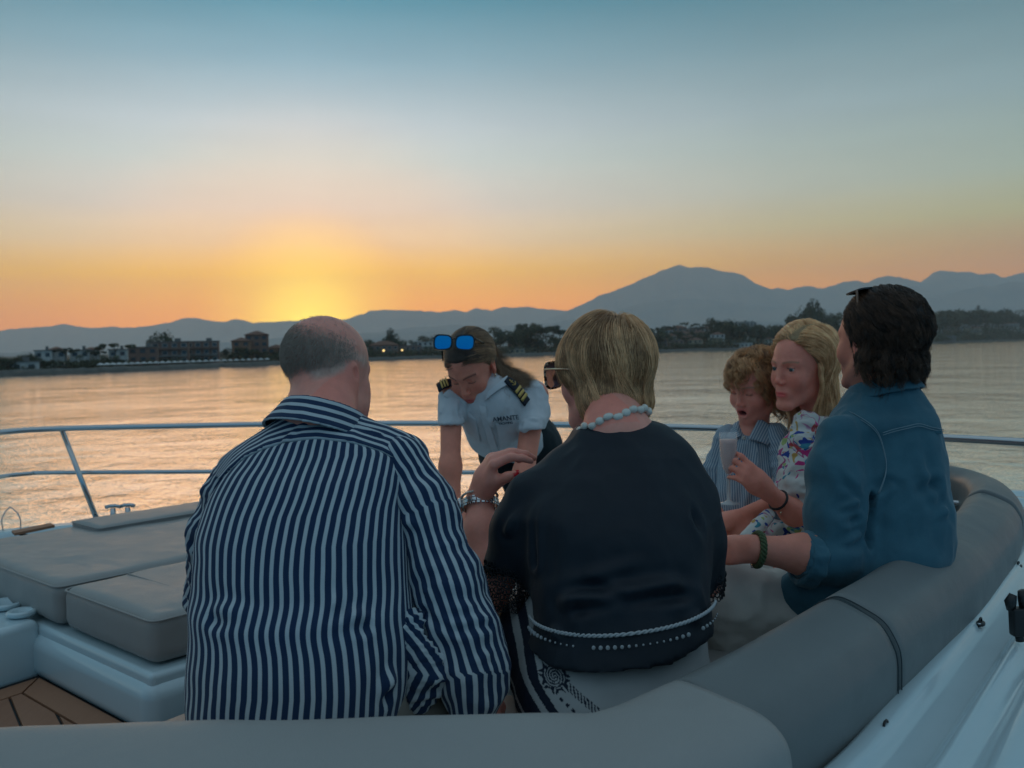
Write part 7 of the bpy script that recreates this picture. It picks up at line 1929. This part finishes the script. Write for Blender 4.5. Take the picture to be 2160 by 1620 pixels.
shL6 = at(1760, 912, 1.96); elL6 = at(1772, 1178, 1.88); wrL6 = at(1588, 1158, 1.86); shR6 = at(1940, 920, 2.12); elR6 = at(1880, 1150, 2.3); wrR6 = at(1660, 1160, 2.10)
H6, _ = hand_field(wrL6, (-.9, .35, -.1), (0, -.5, .85), curl=(28, 35, 20), side=1, s=1.05)
H6b, _ = hand_field(wrR6, (-.9, -.1, -.1), (0, -.2, 1), curl=(20, 25, 15), side=-1, s=1.0)
f6a, f6b = hand_union(H6), hand_union(H6b)
c6 = union([cone(h6 + np.array([.0, -.01, -.03]), at(1868, 860, 2.05), .054, .064), torso_core(tf6, .028, .60), cone(shL6, elL6, .028, .034), cone(elL6, elL6 * .6 + wrL6 * .4, .036, .039), cone(elL6 * .6 + wrL6 * .4, wrL6, .040, .0275), cone(shR6, elR6, .036, .036), cone(elR6, wrR6, .036, .026)], .03)
bf6 = lambda P: smin(smin(hf6(P), c6(P), .025), smin(f6a(P), f6b(P), .004), .012)
def col6(V, N):
    L, C = head_col(V, M6, h6, SC6, skin=S6, lip=(.36, .17, .14), brow=(.03, .02, .015), stub=(.12, .08, .065), lid=.0)
    far = np.linalg.norm(V - h6, axis=1) > .18; C[far] = tint(V[far], S6, .10, 40); return C
body_mesh('body', bf6, (.42, 1.68, .30), (1.14, 2.45, 1.26), .0065, h6, .0029, m_skin, P6, col6)
m_h6 = hair_mat('dark_brown_wavy_hair', (.014, .008, .006), (.12, .058, .032), .34, .35)
m_cap6 = noisy('dark_underhair', (.010, .007, .006), (.02, .014, .011), 60, .6, bump=.5, bscale=240, bdist=.002)
cap6 = lambda P: smax(union([ell((0, -.026, .045), (.083, .101, .088)), ell((0, .010, .033), (.073, .089, .081)), ell((0, -.058, -.035), (.066, .048, .062))], .03)(P), P[:, 1] * .80 - P[:, 2] * .62 + .012 + np.clip(-P[:, 2] - .01, 0, 1) * .4, .008)
cap_s(cap6, M6, h6, m_cap6, P6, SC6, R=.2)
rp, rn = scalp_points(13000, 47, lambda P: (P[:, 1] * .80 - P[:, 2] * .62 + .006 < 0) & (P[:, 2] > -.06))
def flow6(P, t):
    x, y, z = P[:, 0:1], P[:, 1:2], P[:, 2:3]
    T = np.array([0, -1., 0]) * np.clip((z - .02) / .08, 0, 1) * 1.2 + np.array([0, 0, -1.]) * np.clip(1.1 - z / .16, .15, 1.2) + np.sign(x) * np.array([.35, 0, 0]) * np.clip(z / .1, 0, 1)
    low = np.clip((-.055 - z) / .035, 0, 1); d = P * np.array([1, 1, 0]); d /= np.linalg.norm(d, axis=1)[:, None] + 1e-6
    return T + low * (d * (.55 + .5 * vnoise(P, 30, 4)[:, None]) + np.array([0, 0, .55])) + .45 * np.stack([vnoise(P, 24, 81), vnoise(P, 24, 82), .5 * vnoise(P, 24, 83)], 1)
L6 = .052 + .082 * np.clip((rp[:, 2] + .03) / .14, 0, 1) + RNG.normal(0, .016, len(rp))
hs = grow_hair(rp, rn, L6, 22, flow6, off=.005, layer=RNG.uniform(0, 1, len(rp)) ** 1.2 * .011, seed=15, stiff=.45, wav=.30, wfreq=70, clump=.5, cscale=22, curl=.0045, cfreq=150, pull=.55, pull_z=-.06,
   bodies=[((0, -.020, .040), (.078, .096, .085)), ((0, .012, .028), (.071, .080, .076)), ((0, -.040, -.045), (.077, .064, .074))])
hs, lk_ = lockify(hs, 6, 210, .82)
curves_obj('hair', to_world(hs, M6, h6, SC6), .00040, m_h6, P6, lock=lk_)
# sunglasses on his head
g6 = h6 + M6[1] * .022 + M6[2] * .117; M6g = axes(M6[1] * .30 + M6[2] * .95, M6[2] * .30 - M6[1] * .95)
m_arm6 = material('brown_acetate', (.22, .12, .08), .25)[0]
glasses('sunglasses', M6g, g6, 'dark sunglasses with brown arms resting on top of the dark haired man head', m_blk, m_blk, m_arm6, w=.056, hgt=.044, arm_len=.125, arm_drop=-.020, armw=1.4)
# denim shirt
m_dn, T, b = material('blue_denim_cloth', (.02, .08, .12), .85)
v = T.node('ShaderNodeTexCoord').outputs['Object']; n1 = T.noise(v, 11, 5, .65); n2 = T.noise(T.mapping(v, (1, 1, 3), (0, .5, .4)), 380, 2, .6)
cc_ = T.mix(T.ramp(n1, [(.3, 0), (.75, 1)]), (.007, .078, .118), (.030, .130, .178)); cc_ = T.mix(T.math('MULTIPLY', n2, .35), cc_, (.12, .21, .25)); T.link(cc_, b.inputs['Base Color'])
b.inputs['Sheen Weight'].default_value = .15; T.link(T.bump(T.math('ADD', T.math('MULTIPLY', n2, .5), T.math('MULTIPLY', T.noise(v, 55, 4), 2.2)), .3, .0014), b.inputs['Normal'])
m_st = material('pale_stitching', (.20, .28, .32), .8)[0]
D6 = lambda px, py, d=1.90: at(px, py, d)
lines6 = [([D6(1880, 1085), D6(1900, 1060), D6(1930, 1040), D6(1975, 1020)], .012, -.007), ([D6(1830, 1100), D6(1850, 1060), D6(1880, 1030)], .010, .007), ([D6(1920, 1130), D6(1950, 1100), D6(1985, 1080)], .012, .008), ([D6(1870, 1160), D6(1900, 1120), D6(1950, 1090)], .010, -.006),
  ([D6(1840, 1240), D6(1880, 1180), D6(1940, 1130)], .012, .006), ([D6(1960, 920), D6(1950, 990), D6(1965, 1060)], .012, .005), ([D6(1850, 880), D6(1900, 870), D6(1950, 880)], .010, .003)]
slp = [at(1770, 922, 1.965), at(1762, 1000, 1.94), at(1764, 1090, 1.91), at(1768, 1170, 1.885)]
sl6 = [([at(1700, 1060, 1.85), at(1750, 1075, 1.83), at(1810, 1060, 1.86)], .009, .007), ([at(1700, 1100, 1.85), at(1760, 1110, 1.82), at(1820, 1095, 1.85)], .009, -.007), ([at(1700, 1140, 1.85), at(1760, 1150, 1.82), at(1825, 1130, 1.85)], .008, .007), ([at(1740, 960, 1.88), at(1770, 1000, 1.87), at(1800, 1050, 1.88)], .010, -.004),
  ([at(1836, 1050, 1.9), at(1832, 1110, 1.88), at(1820, 1180, 1.88), at(1800, 1225, 1.88)], .009, -.012)]
slf6 = union([chain(slp, [.046, .054, .058, .054], .03), cone(at(1768, 1172, 1.885), at(1715, 1186, 1.875), .052, .046)], .02)
full6 = lambda P: smin(smin(tf6(P), cone(at(1745, 1215, 1.97), at(1695, 1255, 1.93), .075, .055)(P), .05), slf6(P), .022)
sculpt('shirt', full6, (.46, 1.68, .34), (1.20, 2.30, 1.06), .0060, m_dn, P6, disp=lambda V, N: folds(V, .0075, (8, 8, 6), 91) + creases(V, lines6 + sl6, 1.6))
# rolled cuff
axc = at(1640, 1165, 1.865) - at(1760, 1190, 1.885); axc /= np.linalg.norm(axc)
cu_c = at(1706, 1180, 1.875); Mcu = axes((0, -1, 0), axc); Mcu = np.stack([np.cross([0, -1, 0], axc) / np.linalg.norm(np.cross([0, -1, 0], axc)), np.cross(axc, np.cross([0, -1, 0], axc)) / np.linalg.norm(np.cross(axc, np.cross([0, -1, 0], axc))), axc])
sculpt('rolled_cuff', ring_field(cu_c - axc * .016, Mcu, .054, .050, .036, .0062), cu_c - .10, cu_c + .10, .0042, m_dn, P6, disp=lambda V, N: folds(V, .003, (24, 24, 24), 95))
sculpt('rolled_cuff', ring_field(cu_c + axc * .004, Mcu, .050, .046, .022, .0050), cu_c - .10, cu_c + .10, .0042, m_dn, P6, disp=lambda V, N: folds(V, .003, (24, 24, 24), 97))
Mc6 = np.array(Matrix.Rotation(R_(40), 3, 'Z') @ Matrix.Rotation(R_(-16), 3, 'X')).T; cc6 = at(1868, 832, 2.05)
sculpt('shirt_collar', ring_field(cc6 + Mc6[2] * -.006, Mc6, .082, .068, .042, .0035), cc6 - .12, cc6 + .12, .0038, m_dn, P6, disp=lambda V, N: folds(V, .0015, (14, 14, 14), 99))
# stitched seams of the yoke and armhole
def stitch(pts, f, d0=1.6, d1=2.3, n=26, off=.0105, rad=.0009, double=True):
    P = [hit(f, px, py, d0, d1) for px, py in spline([(a, c, 0) for a, c in pts], n)[:, :2]]; P = np.array(P); P[1:-1] = (P[:-2] + P[1:-1] * 2 + P[2:]) / 4
    for k in ((0, .005) if double else (0,)):
        t = MB(); t.tube(P + np.array([0, -off, -k]), rad, 5); t.build('stitching', m_st, P6, True)
stitch([(1858, 912), (1880, 905), (1910, 898), (1935, 893), (1960, 900), (1986, 905)], full6)
stitch([(1762, 858), (1790, 868), (1825, 888), (1848, 910), (1860, 945), (1866, 980), (1860, 1010), (1848, 1040)], full6)
lp = hit(full6, 1972, 905, 1.6, 2.3); t = MB(); t.box(lp + np.array([0, -.011, -.006]), (.018, .004, .007)); t.build('hanger_loop', m_dn, P6, bevel=.001)
m_tr6 = cloth('light_linen_trousers', (.58, .55, .50), .85)[0]
tr6 = union([ell((at(1790, 1330, 2.06)[0], 2.08, .44), (.17, .16, .115)), cone(at(1770, 1312, 2.0), at(1535, 1262, 1.96), .098, .078), cone(at(1535, 1262, 1.96), (.42, 1.98, .06), .074, .05), cone(at(1800, 1290, 2.25), at(1560, 1225, 2.32), .095, .076), cone(at(1560, 1225, 2.32), (.56, 2.36, .06), .072, .05)], .05)
tl = [([at(1640, 1195, 1.85), at(1645, 1240, 1.84), at(1640, 1300, 1.86)], .006, .006), ([at(1560, 1195, 1.85), at(1545, 1240, 1.86), at(1550, 1300, 1.86)], .008, -.006), ([at(1600, 1205, 1.85), at(1590, 1250, 1.85), at(1600, 1300, 1.86)], .008, .006)]
sculpt('trousers', tr6, (.34, 1.80, .0), (1.02, 2.46, .62), .0075, m_tr6, P6, disp=lambda V, N: folds(V, .005, (14, 14, 14), 101) + creases(V, tl))
for (x_, y_) in ((.40, 1.96), (.54, 2.34)): sculpt('shoe', union([ell((x_, y_, .04), (.11, .045, .04)), rbox((x_, y_, .012), (.125, .045, .012), .01)], .02), (x_ - .15, y_ - .08, -.01), (x_ + .15, y_ + .08, .12), .008, m_shoe, P6)
# braided bracelet
axk = elL6 - wrL6; axk /= np.linalg.norm(axk); uk = np.cross(axk, [0, 1, 0]); uk /= np.linalg.norm(uk); vk = np.cross(axk, uk); kc = wrL6 + axk * .010
m_grn = noisy('olive_braided_cord', (.05, .075, .03), (.10, .13, .05), 200, .8)
br6 = empty('bracelet', kc, 'olive green braided cord bracelet on the denim man wrist', 'bracelet')
for ph in (0, 2.09, 4.19):
    t = MB(); t.tube([kc + (uk * math.cos(a) + vk * math.sin(a)) * (.034 + .0028 * math.cos(a * 9 + ph)) + axk * .0045 * math.sin(a * 9 + ph) for a in np.linspace(0, 2 * math.pi, 110)], .0036, 6, cap=False); t.build('cord', m_grn, br6, True)
t = MB(); t.tube([kc + uk * -.036 + axk * -.008, kc + uk * -.036 + axk * .008], .004, 8); t.build('clasp', m_steel, br6, True)
